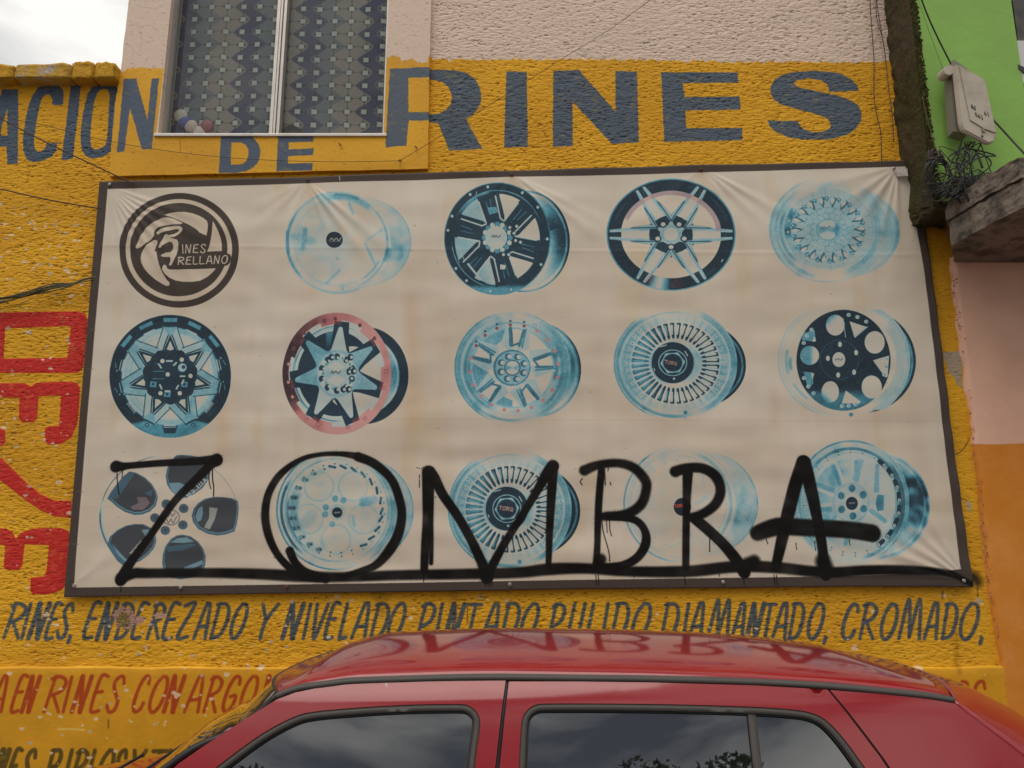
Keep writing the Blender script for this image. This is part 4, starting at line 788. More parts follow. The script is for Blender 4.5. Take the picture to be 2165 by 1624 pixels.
    g([(1200, 290), (1230, 330), (1280, 430), (1370, 560), (1450, 700), (1520, 850), (1550, 935)], [24, 20, 18, 19, 18, 18, 26], o, sc); g([(1550, 935), (1640, 760), (1740, 600), (1850, 420), (1920, 300), (1955, 255)], [20, 16, 15, 17, 22, 26], o, sc); g([(1958, 262), (1945, 450), (1935, 650), (1928, 870)], [20, 17, 14, 13], o, sc)
    o, sc = (1200, 900), 2.4056
    g([(168, 230), (155, 400), (148, 600), (140, 720)], [16, 14, 13, 13], o, sc); g([(82, 232), (150, 205), (250, 195), (330, 218), (385, 275), (395, 320), (370, 400), (300, 450), (200, 462), (160, 462)], [20, 17, 16, 18, 20, 18, 18, 20, 17, 15], o, sc, 3)
    g([(200, 462), (330, 478), (385, 530), (392, 600), (350, 670), (270, 712), (150, 722)], [16, 15, 15, 18, 18, 16, 16], o, sc); g([(165, 680), (150, 715)], 20, o, sc, 4)
    g([(603, 240), (600, 330), (597, 450), (595, 720)], [20, 17, 15, 13], o, sc); g([(540, 238), (600, 220), (680, 222), (745, 262), (770, 330), (745, 400), (680, 450), (620, 468)], [22, 19, 19, 21, 20, 19, 18, 17], o, sc, 2.6)
    g([(640, 475), (700, 525), (780, 600), (840, 670), (890, 745)], [20, 20, 22, 22, 24], o, sc); g([(905, 700), (940, 690)], 22, o, sc, 5)
    g([(1185, 190), (1150, 290), (1110, 450), (1075, 600), (1048, 720)], [26, 27, 25, 22, 20], o, sc); g([(1190, 190), (1230, 350), (1258, 480), (1283, 620), (1300, 760)], [26, 25, 22, 20, 22], o, sc); g([(1288, 690), (1298, 720)], 32, o, sc, 6)
    g([(955, 548), (1060, 515), (1200, 520), (1400, 530), (1535, 548)], [30, 34, 35, 36, 37], o, sc, 3)
    D = lambda pts, wd=1.6, o=(0, 0), sc=1.0: cv.stroke(pts, wd, SP, .95, .7, o, sc)
    oJ, sJ = (140, 930), 4.921
    D([(560, 320), (562, 430), (570, 510), (582, 575)], 2, oJ, sJ); D([(620, 320), (610, 405)], 1.6, oJ, sJ); D([(1510, 330), (1512, 440), (1530, 515)], 1.8, oJ, sJ); D([(1545, 320), (1550, 430), (1560, 500), (1560, 590)], 2.4, oJ, sJ); D([(1470, 340), (1468, 400)], 1.4, oJ, sJ); D([(600, 1530), (595, 1580)], 2, oJ, sJ)
    o, sc = (1200, 900), 2.4056
    D([(172, 480), (178, 540), (205, 640), (210, 690)], 2, o, sc); D([(195, 480), (198, 545)], 1.6, o, sc); D([(210, 480), (212, 530), (220, 562)], 1.8, o, sc); D([(715, 565), (715, 640)], 2, o, sc); D([(185, 240), (188, 305)], 2, o, sc); D([(205, 220), (200, 235)], 1.6, o, sc); D([(1000, 580), (1008, 602)], 1.8, o, sc); D([(72, 272), (62, 290), (72, 305)], 2, o, sc); D([(212, 292), (216, 305)], 2, o, sc)
    for x, y0, L_ in ((250, 718, 40), (690, 720, 34), (1150, 600, 30), (1245, 590, 44), (1420, 582, 26), (760, 715, 50), (330, 735, 36)): D([(x, y0), (x + 1, y0 + L_ * .5), (x + 4, y0 + L_)], [2.2, 1.2, 1.8], o, sc)
    for x in (140, 152, 588, 885, 1040, 1052): D([(x, 760), (x + 5, 808)], 1.8, o, sc)
    o, sc = (500, 900), 2.926
    for x, y0, y1 in ((1137, 310, 330), (1137, 340, 385), (1548, 950, 990), (1565, 950, 995), (1580, 950, 990), (1538, 950, 985), (1162, 920, 965)): D([(x, y0), (x, y1)], 1.8, o, sc)
    for x, y in ((1122, 265), (1135, 268), (1160, 262), (1175, 265), (1150, 270), (1235, 445), (243, 815)): D([(x, y), (x + 1, y + 1)], 2, o, sc)
    # overspray mist
    rr = np.random.default_rng(9)
    return cv
# ------------------------------------------------------------------ materials
def mat(name, col=(.5, .5, .5), rough=.6, spec=.5, metal=0, coat=0, bump=None, var=None, coatr=.03, wav=None):
    m = bpy.data.materials.new(name); m.use_nodes = True; nt = m.node_tree; b = nt.nodes['Principled BSDF']
    b.inputs['Base Color'].default_value = (*col, 1); b.inputs['Roughness'].default_value = rough
    b.inputs['Specular IOR Level'].default_value = spec; b.inputs['Metallic'].default_value = metal
    b.inputs['Coat Weight'].default_value = coat; b.inputs['Coat Roughness'].default_value = coatr
    tcn = nt.nodes.new('ShaderNodeTexCoord')
    if var:                       # (second colour, scale, lo, hi)
        n = nt.nodes.new('ShaderNodeTexNoise'); n.inputs['Scale'].default_value = var[1]; n.inputs['Detail'].default_value = 8; n.inputs['Roughness'].default_value = .62
        nt.links.new(tcn.outputs['Object'], n.inputs['Vector'])
        r = nt.nodes.new('ShaderNodeValToRGB'); r.color_ramp.elements[0].position = var[2]; r.color_ramp.elements[1].position = var[3]
        r.color_ramp.elements[0].color = (*col, 1); r.color_ramp.elements[1].color = (*var[0], 1)
        nt.links.new(n.outputs['Fac'], r.inputs['Fac']); nt.links.new(r.outputs[0], b.inputs['Base Color'])
    if bump:                      # (scale, distance)
        n = nt.nodes.new('ShaderNodeTexNoise'); n.inputs['Scale'].default_value = bump[0]; n.inputs['Detail'].default_value = 6; n.inputs['Roughness'].default_value = .6
        nt.links.new(tcn.outputs['Object'], n.inputs['Vector'])
        k = nt.nodes.new('ShaderNodeBump'); k.inputs['Distance'].default_value = bump[1]; k.inputs['Strength'].default_value = 1
        nt.links.new(n.outputs['Fac'], k.inputs['Height']); nt.links.new(k.outputs[0], b.inputs['Normal'])
    return m
def imgmat(name, im, rough, spec=.5, hm=None, hdist=.01, fine=None):
    m = bpy.data.materials.new(name); m.use_nodes = True; nt = m.node_tree; b = nt.nodes['Principled BSDF']
    b.inputs['Roughness'].default_value = rough; b.inputs['Specular IOR Level'].default_value = spec
    uv = nt.nodes.new('ShaderNodeUVMap'); uv.uv_map = 'UVMap'
    t = nt.nodes.new('ShaderNodeTexImage'); t.image = im; t.extension = 'EXTEND'; nt.links.new(uv.outputs[0], t.inputs[0]); nt.links.new(t.outputs['Color'], b.inputs['Base Color'])
    last = None
    if hm:
        h = nt.nodes.new('ShaderNodeTexImage'); h.image = hm; h.extension = 'EXTEND'; nt.links.new(uv.outputs[0], h.inputs[0])
        k = nt.nodes.new('ShaderNodeBump'); k.inputs['Distance'].default_value = hdist; k.inputs['Strength'].default_value = 1
        nt.links.new(h.outputs['Color'], k.inputs['Height']); last = k
    if fine:
        tcn = nt.nodes.new('ShaderNodeTexCoord'); n = nt.nodes.new('ShaderNodeTexNoise'); n.inputs['Scale'].default_value = fine[0]; n.inputs['Detail'].default_value = 5
        nt.links.new(tcn.outputs['Object'], n.inputs['Vector']); k = nt.nodes.new('ShaderNodeBump'); k.inputs['Distance'].default_value = fine[1]
        nt.links.new(n.outputs['Fac'], k.inputs['Height'])
        if last: nt.links.new(last.outputs[0], k.inputs['Normal'])
        last = k
    if last: nt.links.new(last.outputs[0], b.inputs['Normal'])
    return m

# ------------------------------------------------------------------ object helpers
def thing(name, label, cat, loc=(0, 0, 0), group=None):
    o = bpy.data.objects.new(name, None); C.objects.link(o); o.location = loc; o.empty_display_size = .1
    o['label'] = label; o['category'] = cat
    if group: o['group'] = group
    return o
def link(name, me, m=None, parent=None, smooth=False):
    o = bpy.data.objects.new(name, me); C.objects.link(o)
    if m is not None and not me.materials: me.materials.append(m)
    if smooth: me.polygons.foreach_set('use_smooth', [True] * len(me.polygons))
    if parent is not None:
        o.parent = parent
        w = Vector((0, 0, 0)); p = parent
        while p: w += p.location; p = p.parent
        o.location = -w if not getattr(parent, '_x', None) else o.location
    return o
def tagm(o, label, cat, group=None):
    o['label'] = label; o['category'] = cat
    if group: o['group'] = group
    return o
def mesh(name, vs, fs):
    me = bpy.data.meshes.new(name); me.from_pydata([tuple(v) for v in vs], [], fs); me.update(); return me
def gridmesh(name, P, uv=None, keep=None):
    """P: rows x cols x 3 array"""
    h, w = P.shape[:2]; me = bpy.data.meshes.new(name)
    i = np.arange(h * w).reshape(h, w); q = np.stack([i[:-1, :-1], i[:-1, 1:], i[1:, 1:], i[1:, :-1]], -1).reshape(-1, 4)
    if keep is not None: q = q[keep.reshape(-1)]
    n = len(q); me.vertices.add(h * w); me.vertices.foreach_set('co', P.reshape(-1).astype(np.float32))
    me.loops.add(n * 4); me.loops.foreach_set('vertex_index', q.reshape(-1).astype(np.int32))
    me.polygons.add(n); me.polygons.foreach_set('loop_start', np.arange(0, n * 4, 4, dtype=np.int32))
    try: me.polygons.foreach_set('loop_total', np.full(n, 4, dtype=np.int32))
    except Exception: pass
    me.polygons.foreach_set('use_smooth', np.ones(n, bool))
    if uv is not None:
        l = me.uv_layers.new(name='UVMap'); l.data.foreach_set('uv', uv.reshape(-1, 2)[q.reshape(-1)].reshape(-1).astype(np.float32))
    me.update(calc_edges=True); me.validate(); return me
def planar_uv(me, cv):
    l = me.uv_layers.new(name='UVMap') if not me.uv_layers else me.uv_layers[0]
    co = np.empty(len(me.vertices) * 3, np.float32); me.vertices.foreach_get('co', co); co = co.reshape(-1, 3)
    vi = np.empty(len(me.loops), np.int32); me.loops.foreach_get('vertex_index', vi)
    u = (co[vi, 0] - cv.x0) / (cv.x1 - cv.x0); v = (co[vi, 2] - cv.z0) / (cv.z1 - cv.z0)
    l.data.foreach_set('uv', np.stack([u, v], 1).reshape(-1).astype(np.float32))
def boxm(name, a, b, bev=0.0):
    bm = bmesh.new(); r = bmesh.ops.create_cube(bm, size=1)
    for v in bm.verts: v.co = Vector([(a[i] + b[i]) / 2 + v.co[i] * (b[i] - a[i]) for i in range(3)])
    if bev: bmesh.ops.bevel(bm, geom=list(bm.edges), offset=bev, segments=2, affect='EDGES', profile=.6)
    me = bpy.data.meshes.new(name); bm.to_mesh(me); bm.free(); return me
def prism(name, ring, d, bev=0.0):
    """ring: 3-D outline; d: vector of the thickness"""
    bm = bmesh.new(); vs = [bm.verts.new(p) for p in ring]; f = bm.faces.new(vs)
    r = bmesh.ops.extrude_face_region(bm, geom=[f]); nv = [g for g in r['geom'] if isinstance(g, bmesh.types.BMVert)]
    bmesh.ops.translate(bm, verts=nv, vec=Vector(d)); bmesh.ops.recalc_face_normals(bm, faces=bm.faces)
    if bev: bmesh.ops.bevel(bm, geom=list(bm.edges), offset=bev, segments=2, affect='EDGES')
    me = bpy.data.meshes.new(name); bm.to_mesh(me); bm.free(); return me
def tube(name, pts, r, nseg=6, sub=6):
    p = [Vector(q) for q in pts]; out = []
    if len(p) > 2:
        for i in range(len(p) - 1):
            p0, p1, p2, p3 = p[max(i - 1, 0)], p[i], p[i + 1], p[min(i + 2, len(p) - 1)]
            for k in range(sub):
                f = k / sub; out.append(.5 * ((2 * p1) + (p2 - p0) * f + (2 * p0 - 5 * p1 + 4 * p2 - p3) * f * f + (3 * p1 - p0 - 3 * p2 + p3) * f ** 3))
        out.append(p[-1])
    else: out = p
    vs, fs = [], []; n = Vector((0, 0, 1)) if abs((out[1] - out[0]).normalized().z) < .9 else Vector((1, 0, 0))
    for i, q in enumerate(out):
        t = (out[min(i + 1, len(out) - 1)] - out[max(i - 1, 0)]).normalized(); n = (n - t * n.dot(t)).normalized(); b = t.cross(n)
        for k in range(nseg):
            a = 2 * math.pi * k / nseg; vs.append(q + (n * math.cos(a) + b * math.sin(a)) * r)
    for i in range(len(out) - 1):
        for k in range(nseg):
            a = i * nseg + k; b_ = i * nseg + (k + 1) % nseg; fs.append((a, b_, b_ + nseg, a + nseg))
    fs.append(tuple(range(nseg))[::-1]); fs.append(tuple(range((len(out) - 1) * nseg, len(out) * nseg)))
    return vs, fs
def tubes(name, lst, m, parent=None, **k):
    V_, F_ = [], []
    for pts, r in lst:
        v, f = tube(name, pts, r, **k); o = len(V_); V_ += v; F_ += [tuple(i + o for i in q) for q in f]
    return link(name, mesh(name, V_, F_), m, parent, True)
def panel2d(outline, holes, fmap, step, name):
    """flat outline with holes, filled with a fine grid and mapped into space"""
    def dens(q):
        out = []
        for i in range(len(q)):
            a, b = q[i], q[(i + 1) % len(q)]; L = math.dist(a, b); n = max(1, int(L / step))
            out += [(a[0] + (b[0] - a[0]) * k / n, a[1] + (b[1] - a[1]) * k / n) for k in range(n)]
        return out
    rings = [dens(outline)] + [dens(h) for h in holes]
    vs, es = [], []
    for r in rings:
        o = len(vs); vs += r; es += [(o + i, o + (i + 1) % len(r)) for i in range(len(r))]
    def inside(p, q):
        c = False
        for i in range(len(q)):
            a, b = q[i], q[(i + 1) % len(q)]
            if (a[1] > p[1]) != (b[1] > p[1]) and p[0] < (b[0] - a[0]) * (p[1] - a[1]) / (b[1] - a[1]) + a[0]: c = not c
        return c
    xs = [p[0] for p in outline]; zs = [p[1] for p in outline]
    x = min(xs) + step * .37
    allr = [q for r in rings for q in r]
    A = np.array(allr)
    while x < max(xs):
        z = min(zs) + step * .41
        while z < max(zs):
            if inside((x, z), outline) and not any(inside((x, z), h) for h in holes) and np.hypot(A[:, 0] - x, A[:, 1] - z).min() > step * .45: vs.append((x, z))
            z += step
        x += step
    r = delaunay_2d_cdt([Vector(v) for v in vs], es, [], 0, 1e-6)
    nv, nf = r[0], r[2]; keep = []
    for f in nf:
        c = (sum(nv[i][0] for i in f) / len(f), sum(nv[i][1] for i in f) / len(f))
        if inside(c, outline) and not any(inside(c, h) for h in holes): keep.append(tuple(f))
    return mesh(name, [fmap(v[0], v[1]) for v in nv], keep)
def solid(o, t, off=-1):
    m = o.modifiers.new('thickness', 'SOLIDIFY'); m.thickness = t; m.offset = off; return o
def ip(x, pts):
    return float(np.interp(x, [p[0] for p in pts], [p[1] for p in pts]))

# ------------------------------------------------------------------ ground
m_road = mat('asphalt', (.055, .053, .05), .85, var=((.09, .087, .082), 9, .35, .7), bump=(160, .004))
m_pave = mat('pavement_concrete', (.27, .26, .24), .85, var=((.19, .18, .165), 4, .35, .7), bump=(60, .003))
def structure(o): o['kind'] = 'structure'; return o
g = structure(link('street', mesh('street', [(-90, -90, 0), (90, -90, 0), (90, 60, 0), (-90, 60, 0)], [(0, 1, 2, 3)]), m_road))
structure(link('pavement', boxm('pavement', (-30, -.72, -.05), (30, -.001, .12), .01), m_pave))
structure(link('far_pavement', boxm('far_pavement', (-30, -13.2, -.05), (30, -10.6, .12), .01), m_pave))

# ------------------------------------------------------------------ the shop building
cvw, H, Hs = wall_canvas()
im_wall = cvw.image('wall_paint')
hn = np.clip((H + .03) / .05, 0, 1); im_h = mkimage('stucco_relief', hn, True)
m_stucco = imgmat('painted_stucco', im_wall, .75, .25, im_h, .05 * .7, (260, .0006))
m_plaster = imgmat('painted_smooth_plaster', im_wall, .6, .3, None, 0, (30, .0025))
shop = thing('shop_building', 'yellow painted wheel repair shop with blue lettering and a pink upper wall', 'building')
XL, XR = -3.65, 2.93
zc = lambda px: float(onp(px, 166)[1])                                      # coping height
XE = float(onp(264, 130)[0]); ZTOP = 6.25
st = .009
xs = np.arange(XL, XR + st / 2, st); zs = np.arange(0.0, ZTOP, st)
GX, GZ = np.meshgrid(xs, zs)
ci = np.clip(((GX - cvw.x0) * cvw.ppm).astype(int), 0, cvw.w - 1); ri = np.clip(((cvw.z1 - GZ) * cvw.ppm).astype(int), 0, cvw.h - 1)
Hc = H[ri, ci]
GY = -Hc * .6
WX0, WX1 = float(onp(352, 150)[0]), float(onp(818, 150)[0]); WZ0 = float(onp(570, 288)[1])
PU = np.stack([(GX - cvw.x0) / (cvw.x1 - cvw.x0), (GZ - cvw.z0) / (cvw.z1 - cvw.z0)], -1)
cx = (GX[:-1, :-1] + st / 2); cz = (GZ[:-1, :-1] + st / 2)
zcop = float(onp(130, 172)[1])
keep = ~((cx < XE + .01) & (cz > zcop)) & ~((cx > WX0 - .01) & (cx < WX1 + .01) & (cz > WZ0 - .01))
# hidden behind the banner and the plaster surround: no need for relief there, but the wall goes on
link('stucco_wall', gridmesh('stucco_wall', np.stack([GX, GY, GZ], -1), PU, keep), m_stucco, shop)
m_block = mat('grey_block_wall', (.3, .28, .26), .9, bump=(40, .006))
# backing masonry so that the wall has thickness
link('masonry', boxm('masonry', (XE + .0, .17, 0), (XR, .3, ZTOP)), m_block, shop)
link('masonry', boxm('masonry', (XL - 3, .03, 0), (XE - .002, .2, zcop)), m_block, shop)
link('masonry', boxm('masonry', (XE + .002, .03, WZ0 + .0), (WX0 - .012, .168, ZTOP)), m_block, shop)
link('masonry', boxm('masonry', (WX1 + .012, .03, WZ0 + .0), (XR, .168, ZTOP)), m_block, shop)
link('masonry', boxm('masonry', (XE + .002, .03, 0), (XR, .168, WZ0 - .012)), m_block, shop)
# the smooth plaster surround of the window, 3 cm proud
sx0, sz0 = onp(237, 377); sx1, sz1 = onp(905, 361)
sT = .03
ring = [(float(sx0), float(sz0)), (float(sx1), float(sz1)), (float(onp(909, 130)[0]) , 4.9), (float(onp(909, 130)[0]), ZTOP), (XE - .004, ZTOP), (XE - .004, zcop + .05), (float(onp(243, 250)[0]), float(onp(243, 250)[1]))]
wr = [(WX0, WZ0), (WX1, WZ0), (WX1, ZTOP - .05), (WX0, ZTOP - .05)]
rj = random.Random(3)
def wob(q, a, n=14):
    out = []
    for i in range(len(q)):
        p0, p1 = q[i], q[(i + 1) % len(q)]
        for k in range(n): out.append((p0[0] + (p1[0] - p0[0]) * k / n + (rj.uniform(-a, a) if k else 0), p0[1] + (p1[1] - p0[1]) * k / n + (rj.uniform(-a, a) if k else 0)))
    return out
me = panel2d(wob(ring, .0025), [wr], lambda x, z: (x, -sT, z), .12, 'window_surround')
o = link('window_surround', me, m_plaster, shop); planar_uv(me, cvw)
solid(o, .045, 1)
bpy.context.view_layer.update()
# make sure the outer face looks to the street
if me.polygons[0].normal.y > 0:
    me.flip_normals()
o.modifiers['thickness'].offset = -1
# dado of smooth plaster along the foot of the wall
zd = float(onp(1000, 1411)[1])
xsd = np.arange(XL, XR, .03); prof = [(-.004, zd + .006), (-.013, zd + .002), (-.016, zd - .006), (-.016, zd - .05)] + [(-.016, z) for z in np.arange(zd - .1, 0.05, -.05)] + [(-.016, 0)]
r = np.random.default_rng(2); P = np.zeros((len(prof), len(xsd), 3)); nn = nfield((len(prof), len(xsd)), 8, 4, 5) * .0018; nn2 = nfield((1, len(xsd)), 6, 1, 6)[0] * .0035
for i, (y, z) in enumerate(prof):
    P[i, :, 0] = xsd; P[i, :, 1] = y - (.012 if i > 0 else 0) + nn[i] * (i > 0); P[i, :, 2] = z + (nn2 if i < 3 else 0)
me = gridmesh('dado', P); o = link('dado', me, m_plaster, shop); planar_uv(me, cvw)
if me.polygons[40].normal.y > 0: me.flip_normals()
# coping bricks along the low parapet on the left
m_cop = mat('coping_ochre', (.62, .33, .03), .8, .2, var=((.55, .42, .28), 9, .62, .7), bump=(28, .02))
m_copr = mat('coping_worn', (.60, .35, .06), .85, .2, var=((.52, .42, .34), 9, .5, .6), bump=(28, .02))
edges = [-260, -150, -60, 48, 165, 212, 258]
for i in range(len(edges) - 1):
    x0 = float(onp(edges[i], 170)[0]) + .001; x1 = float(onp(edges[i + 1], 170)[0]) - .001
    zt = float(onp(130, 154 - i * 1.0 + (2, 0, 2, 1, -1, 0, 1)[i])[1])
    bm = bmesh.new(); bmesh.ops.create_cube(bm, size=1); bmesh.ops.subdivide_edges(bm, edges=bm.edges, cuts=5, use_grid_fill=True)
    rb = random.Random(i + 50); ph = [rb.uniform(0, 6) for _ in range(4)]
    for v in bm.verts:
        u = v.co.copy(); nzv = .003 * math.sin(u.x * 9 + ph[0]) + .003 * math.sin(u.x * 17 + ph[1] + u.y * 5) + rb.uniform(-.002, .002)
        rr_ = 1 - .05 * max(0, abs(u.x) * 2 - .7) * (u.z > 0)
        v.co = Vector(((x0 + x1) / 2 + u.x * (x1 - x0), .045 + u.y * .27 * rr_ + nzv * (abs(u.y) > .3), zcop - .035 + (u.z + .5) * (zt - zcop + .035) * rr_ + nzv * (u.z > .2) * 1.5))
    bmesh.ops.bevel(bm, geom=[e for e in bm.edges if e.calc_face_angle(0) > .9], offset=.008, segments=2, affect='EDGES')
    me = bpy.data.meshes.new('coping_brick'); bm.to_mesh(me); bm.free(); link('coping_brick', me, m_cop if i % 3 else m_copr, shop, True)

# the window: reveal, aluminium frame, two panes, patterned curtain behind
m_rev = mat('reveal_plaster', (.50, .42, .37), .7, var=((.36, .38, .38), 5, .4, .75), bump=(30, .004))
m_alu = mat('aluminium', (.62, .58, .53), .38, .5, .55, var=((.5, .44, .38), 8, .35, .75))
m_dark = mat('dark_room', (.02, .02, .022), .9)
win = link('window', boxm('window', (WX0 - .02, -sT - .012, WZ0 - .022), (WX1 + .02, .10, WZ0 - .002), .003), m_alu, shop)   # the sill carries the rest
win['label'] = 'aluminium sill of the sliding window'
DG = .095
def ws(name, me, m, **k):
    o = link(name, me, m, None, **k); o.parent = win; return o
for a, b in (((WX0 - .008, .0165, WZ0), (WX0 - .002, DG + .03, ZTOP - .05)), ((WX1 + .002, .0165, WZ0), (WX1 + .008, DG + .03, ZTOP - .05))):
    ws('reveal', boxm('reveal', a, b), m_rev)
px2x = lambda px, y: float(onp(px, 150, y)[0])
fx0, fx1 = px2x(366, DG), px2x(820, DG)
mxl, mxr = px2x(582, DG), px2x(601, DG)
ws('frame', boxm('frame', (WX0 + .001, DG - .03, WZ0), (fx0 + .004, DG + .03, ZTOP - .06), .003), m_alu)
ws('frame', boxm('frame', (fx1 - .016, DG - .03, WZ0), (fx1 + .012, DG + .03, ZTOP - .06), .003), m_alu)
ws('frame', boxm('frame', (fx0 + .006, DG - .03, WZ0), (fx1 - .016, DG + .03, WZ0 + .022), .003), m_alu)
for a, b, y in ((mxl, mxl + .022, DG - .045), (mxl + .026, mxl + .040, DG - .05), (mxl + .043, mxr + .004, DG - .04)):
    ws('mullion', boxm('mullion', (a, y, WZ0 + .02), (b, DG + .02, ZTOP - .06), .002), m_alu)
m_glass = bpy.data.materials.new('window_glass'); m_glass.use_nodes = True; nt = m_glass.node_tree; nt.nodes.clear()
tr = nt.nodes.new('ShaderNodeBsdfTransparent'); tr.inputs[0].default_value = (.93, .95, .94, 1); gl = nt.nodes.new('ShaderNodeBsdfGlossy'); gl.inputs['Roughness'].default_value = .03
fr = nt.nodes.new('ShaderNodeFresnel'); fr.inputs['IOR'].default_value = 1.5; ms = nt.nodes.new('ShaderNodeMixShader'); ou = nt.nodes.new('ShaderNodeOutputMaterial')
df = nt.nodes.new('ShaderNodeBsdfDiffuse'); df.inputs[0].default_value = (.36, .33, .30, 1); ms2 = nt.nodes.new('ShaderNodeMixShader')
nzg = nt.nodes.new('ShaderNodeTexNoise'); nzg.inputs['Scale'].default_value = 3; nzg.inputs['Detail'].default_value = 6; tcg = nt.nodes.new('ShaderNodeTexCoord'); nt.links.new(tcg.outputs['Object'], nzg.inputs['Vector'])
mrg = nt.nodes.new('ShaderNodeMapRange'); mrg.inputs[1].default_value = .35; mrg.inputs[2].default_value = .75; mrg.inputs[3].default_value = .03; mrg.inputs[4].default_value = .13
nt.links.new(nzg.outputs['Fac'], mrg.inputs[0]); nt.links.new(mrg.outputs[0], ms2.inputs[0])            # a film of dust on the pane
nt.links.new(tr.outputs[0], ms2.inputs[1]); nt.links.new(df.outputs[0], ms2.inputs[2])
gm = nt.nodes.new('ShaderNodeNewGeometry'); fm = nt.nodes.new('ShaderNodeMath'); fm.operation = 'MULTIPLY'; fi = nt.nodes.new('ShaderNodeMath'); fi.operation = 'SUBTRACT'; fi.inputs[0].default_value = 1
nt.links.new(gm.outputs['Backfacing'], fi.inputs[1]); nt.links.new(fr.outputs[0], fm.inputs[0]); nt.links.new(fi.outputs[0], fm.inputs[1]); nt.links.new(fm.outputs[0], ms.inputs[0]); nt.links.new(ms2.outputs[0], ms.inputs[1]); nt.links.new(gl.outputs[0], ms.inputs[2]); nt.links.new(ms.outputs[0], ou.inputs[0])
ws('pane', boxm('pane', (fx0 + .004, DG - .004, WZ0 + .02), (mxl + .003, DG, ZTOP - .07)), m_glass)
ws('pane', boxm('pane', (mxr - .003, DG + .010, WZ0 + .02), (fx1 - .012, DG + .014, ZTOP - .07)), m_glass)
# curtain print: rows of little squares between octagons, dark zigzags
def curtain_canvas():
    cv = Canvas(WX0, WX1 + .06, WZ0, ZTOP, 420, (70, 66, 62), y=.14)
    X = np.arange(cv.w)[None, :] / cv.ppm + cv.x0; Z = cv.z1 - np.arange(cv.h)[:, None] / cv.ppm
    X, Z = X + 0 * Z, Z + 0 * X
    x0a, z0a = onp(402, 149, .14)
    pitch_x = .1095; pitch_z = .0965
    sl = 0.0
    U = (X - x0a) / pitch_x + 1; Vv = (Z - z0a) / pitch_z
    # second leaf is shifted by a part of a repeat
    leaf = X > (mxl + mxr) / 2
    U = np.where(leaf, U + .27, U); Vv = np.where(leaf, Vv + .18, Vv)
    tri = np.abs(np.mod(Vv, 2) - 1)            # 0..1
    zz = ss(.05, .95, tri) * .5 + tri * .5
    f = np.mod(U - 1.0 * zz + .55, 4)
    G = lambda a, b: ss(a - .04, a + .04, f) * ss(b + .04, b - .04, f)
    base = np.array([116, 109, 103.]); grn = np.array([80, 90, 96.]); nav = np.array([40, 46, 76.]); a = np.ones((cv.h, cv.w, 3)) * base
    for (p, q, c) in ((0, 1.12, nav), (1.12, 2.25, grn)): k = G(p, q)[..., None]; a = a * (1 - k) + c * k
    # diagonal joints between the octagons
    fu, fv = np.mod(U, 1) - .5, np.mod(Vv, 1) - .5
    d = np.minimum(np.abs(np.abs(fu) + np.abs(fv) - .999 + .0), 9); oct_ = np.maximum(np.maximum(np.abs(fu), np.abs(fv)) * 1.0, (np.abs(fu) + np.abs(fv)) * .74)
    ln = ss(.46, .49, oct_) * .45; a *= (1 - ln)[..., None]
    su, sv = np.abs(np.mod(U + .5, 1) - .5), np.abs(np.mod(Vv + .5, 1) - .5)
    sq = ss(.17, .15, su) * ss(.19, .17, sv)
    a = a * (1 - sq[..., None]) + np.array([152, 157, 153.]) * sq[..., None]
    a += (nfield((cv.h, cv.w), 1.2, 1.2, 77) * 2.2)[..., None]; a += (nfield((cv.h, cv.w), 60, 60, 78) * 3)[..., None]
    cv.a[:] = a; return cv
cvc = curtain_canvas()
m_cur = imgmat('patterned_curtain', cvc.image('curtain_print', 1.45), .8, .2)
nx, nzz = 90, 60
gx = np.linspace(fx0, fx1, nx); gz = np.linspace(WZ0 + .0, ZTOP - .05, nzz); A, B = np.meshgrid(gx, gz)
Y = .135 + .004 * np.sin(A * 23) + .003 * np.sin(A * 41 + B * 2)
zlow = WZ0 + .025 + .10 * np.exp(-((A - mxr - .05) / .12) ** 2) * 1.4 + .02 * np.sin(A * 9)
B2 = zlow + (B - WZ0) / (ZTOP - .05 - WZ0) * (ZTOP - .05 - zlow)
me = gridmesh('curtain', np.stack([A, Y, B2], -1)); o = ws('curtain', me, m_cur); planar_uv(me, cvc)
ws('room_back', boxm('room_back', (WX0, .1615, WZ0), (WX1, .1685, ZTOP - .05)), mat('room_shade', (.13, .105, .09), .9, var=((.09, .07, .06), 6, .4, .7)))
# playthings on the inner ledge
balls = [((383, 246), .047, (.55, .50, .44), 'pale cream ball behind the window, highest in the corner'), ((390, 258), .044, (.03, .06, .35), 'blue ball behind the bottom left corner of the window'),
         ((405, 268), .045, (.55, .42, .38), 'pinkish cream ball behind the window next to the blue ball'), ((438, 268), .046, (.28, .05, .08), 'dark red ball behind the window, rightmost of the balls'), ((422, 280), .042, (.6, .5, .46), 'pale ball low down between the red and the cream ball')]
for (p, r_, c, lb) in balls:
    bm = bmesh.new(); bmesh.ops.create_uvsphere(bm, u_segments=20, v_segments=12, radius=r_); q = P3(p[0], p[1], .124)
    bmesh.ops.translate(bm, verts=bm.verts, vec=q); me = bpy.data.meshes.new('ball'); bm.to_mesh(me); bm.free()
    for v in me.vertices: v.co.y = .118 + (v.co.y - .124) * .38
    o = link('ball', me, mat('ball_paint', c, .5), None, True); tagm(o, lb, 'ball', 'toy balls behind the window')

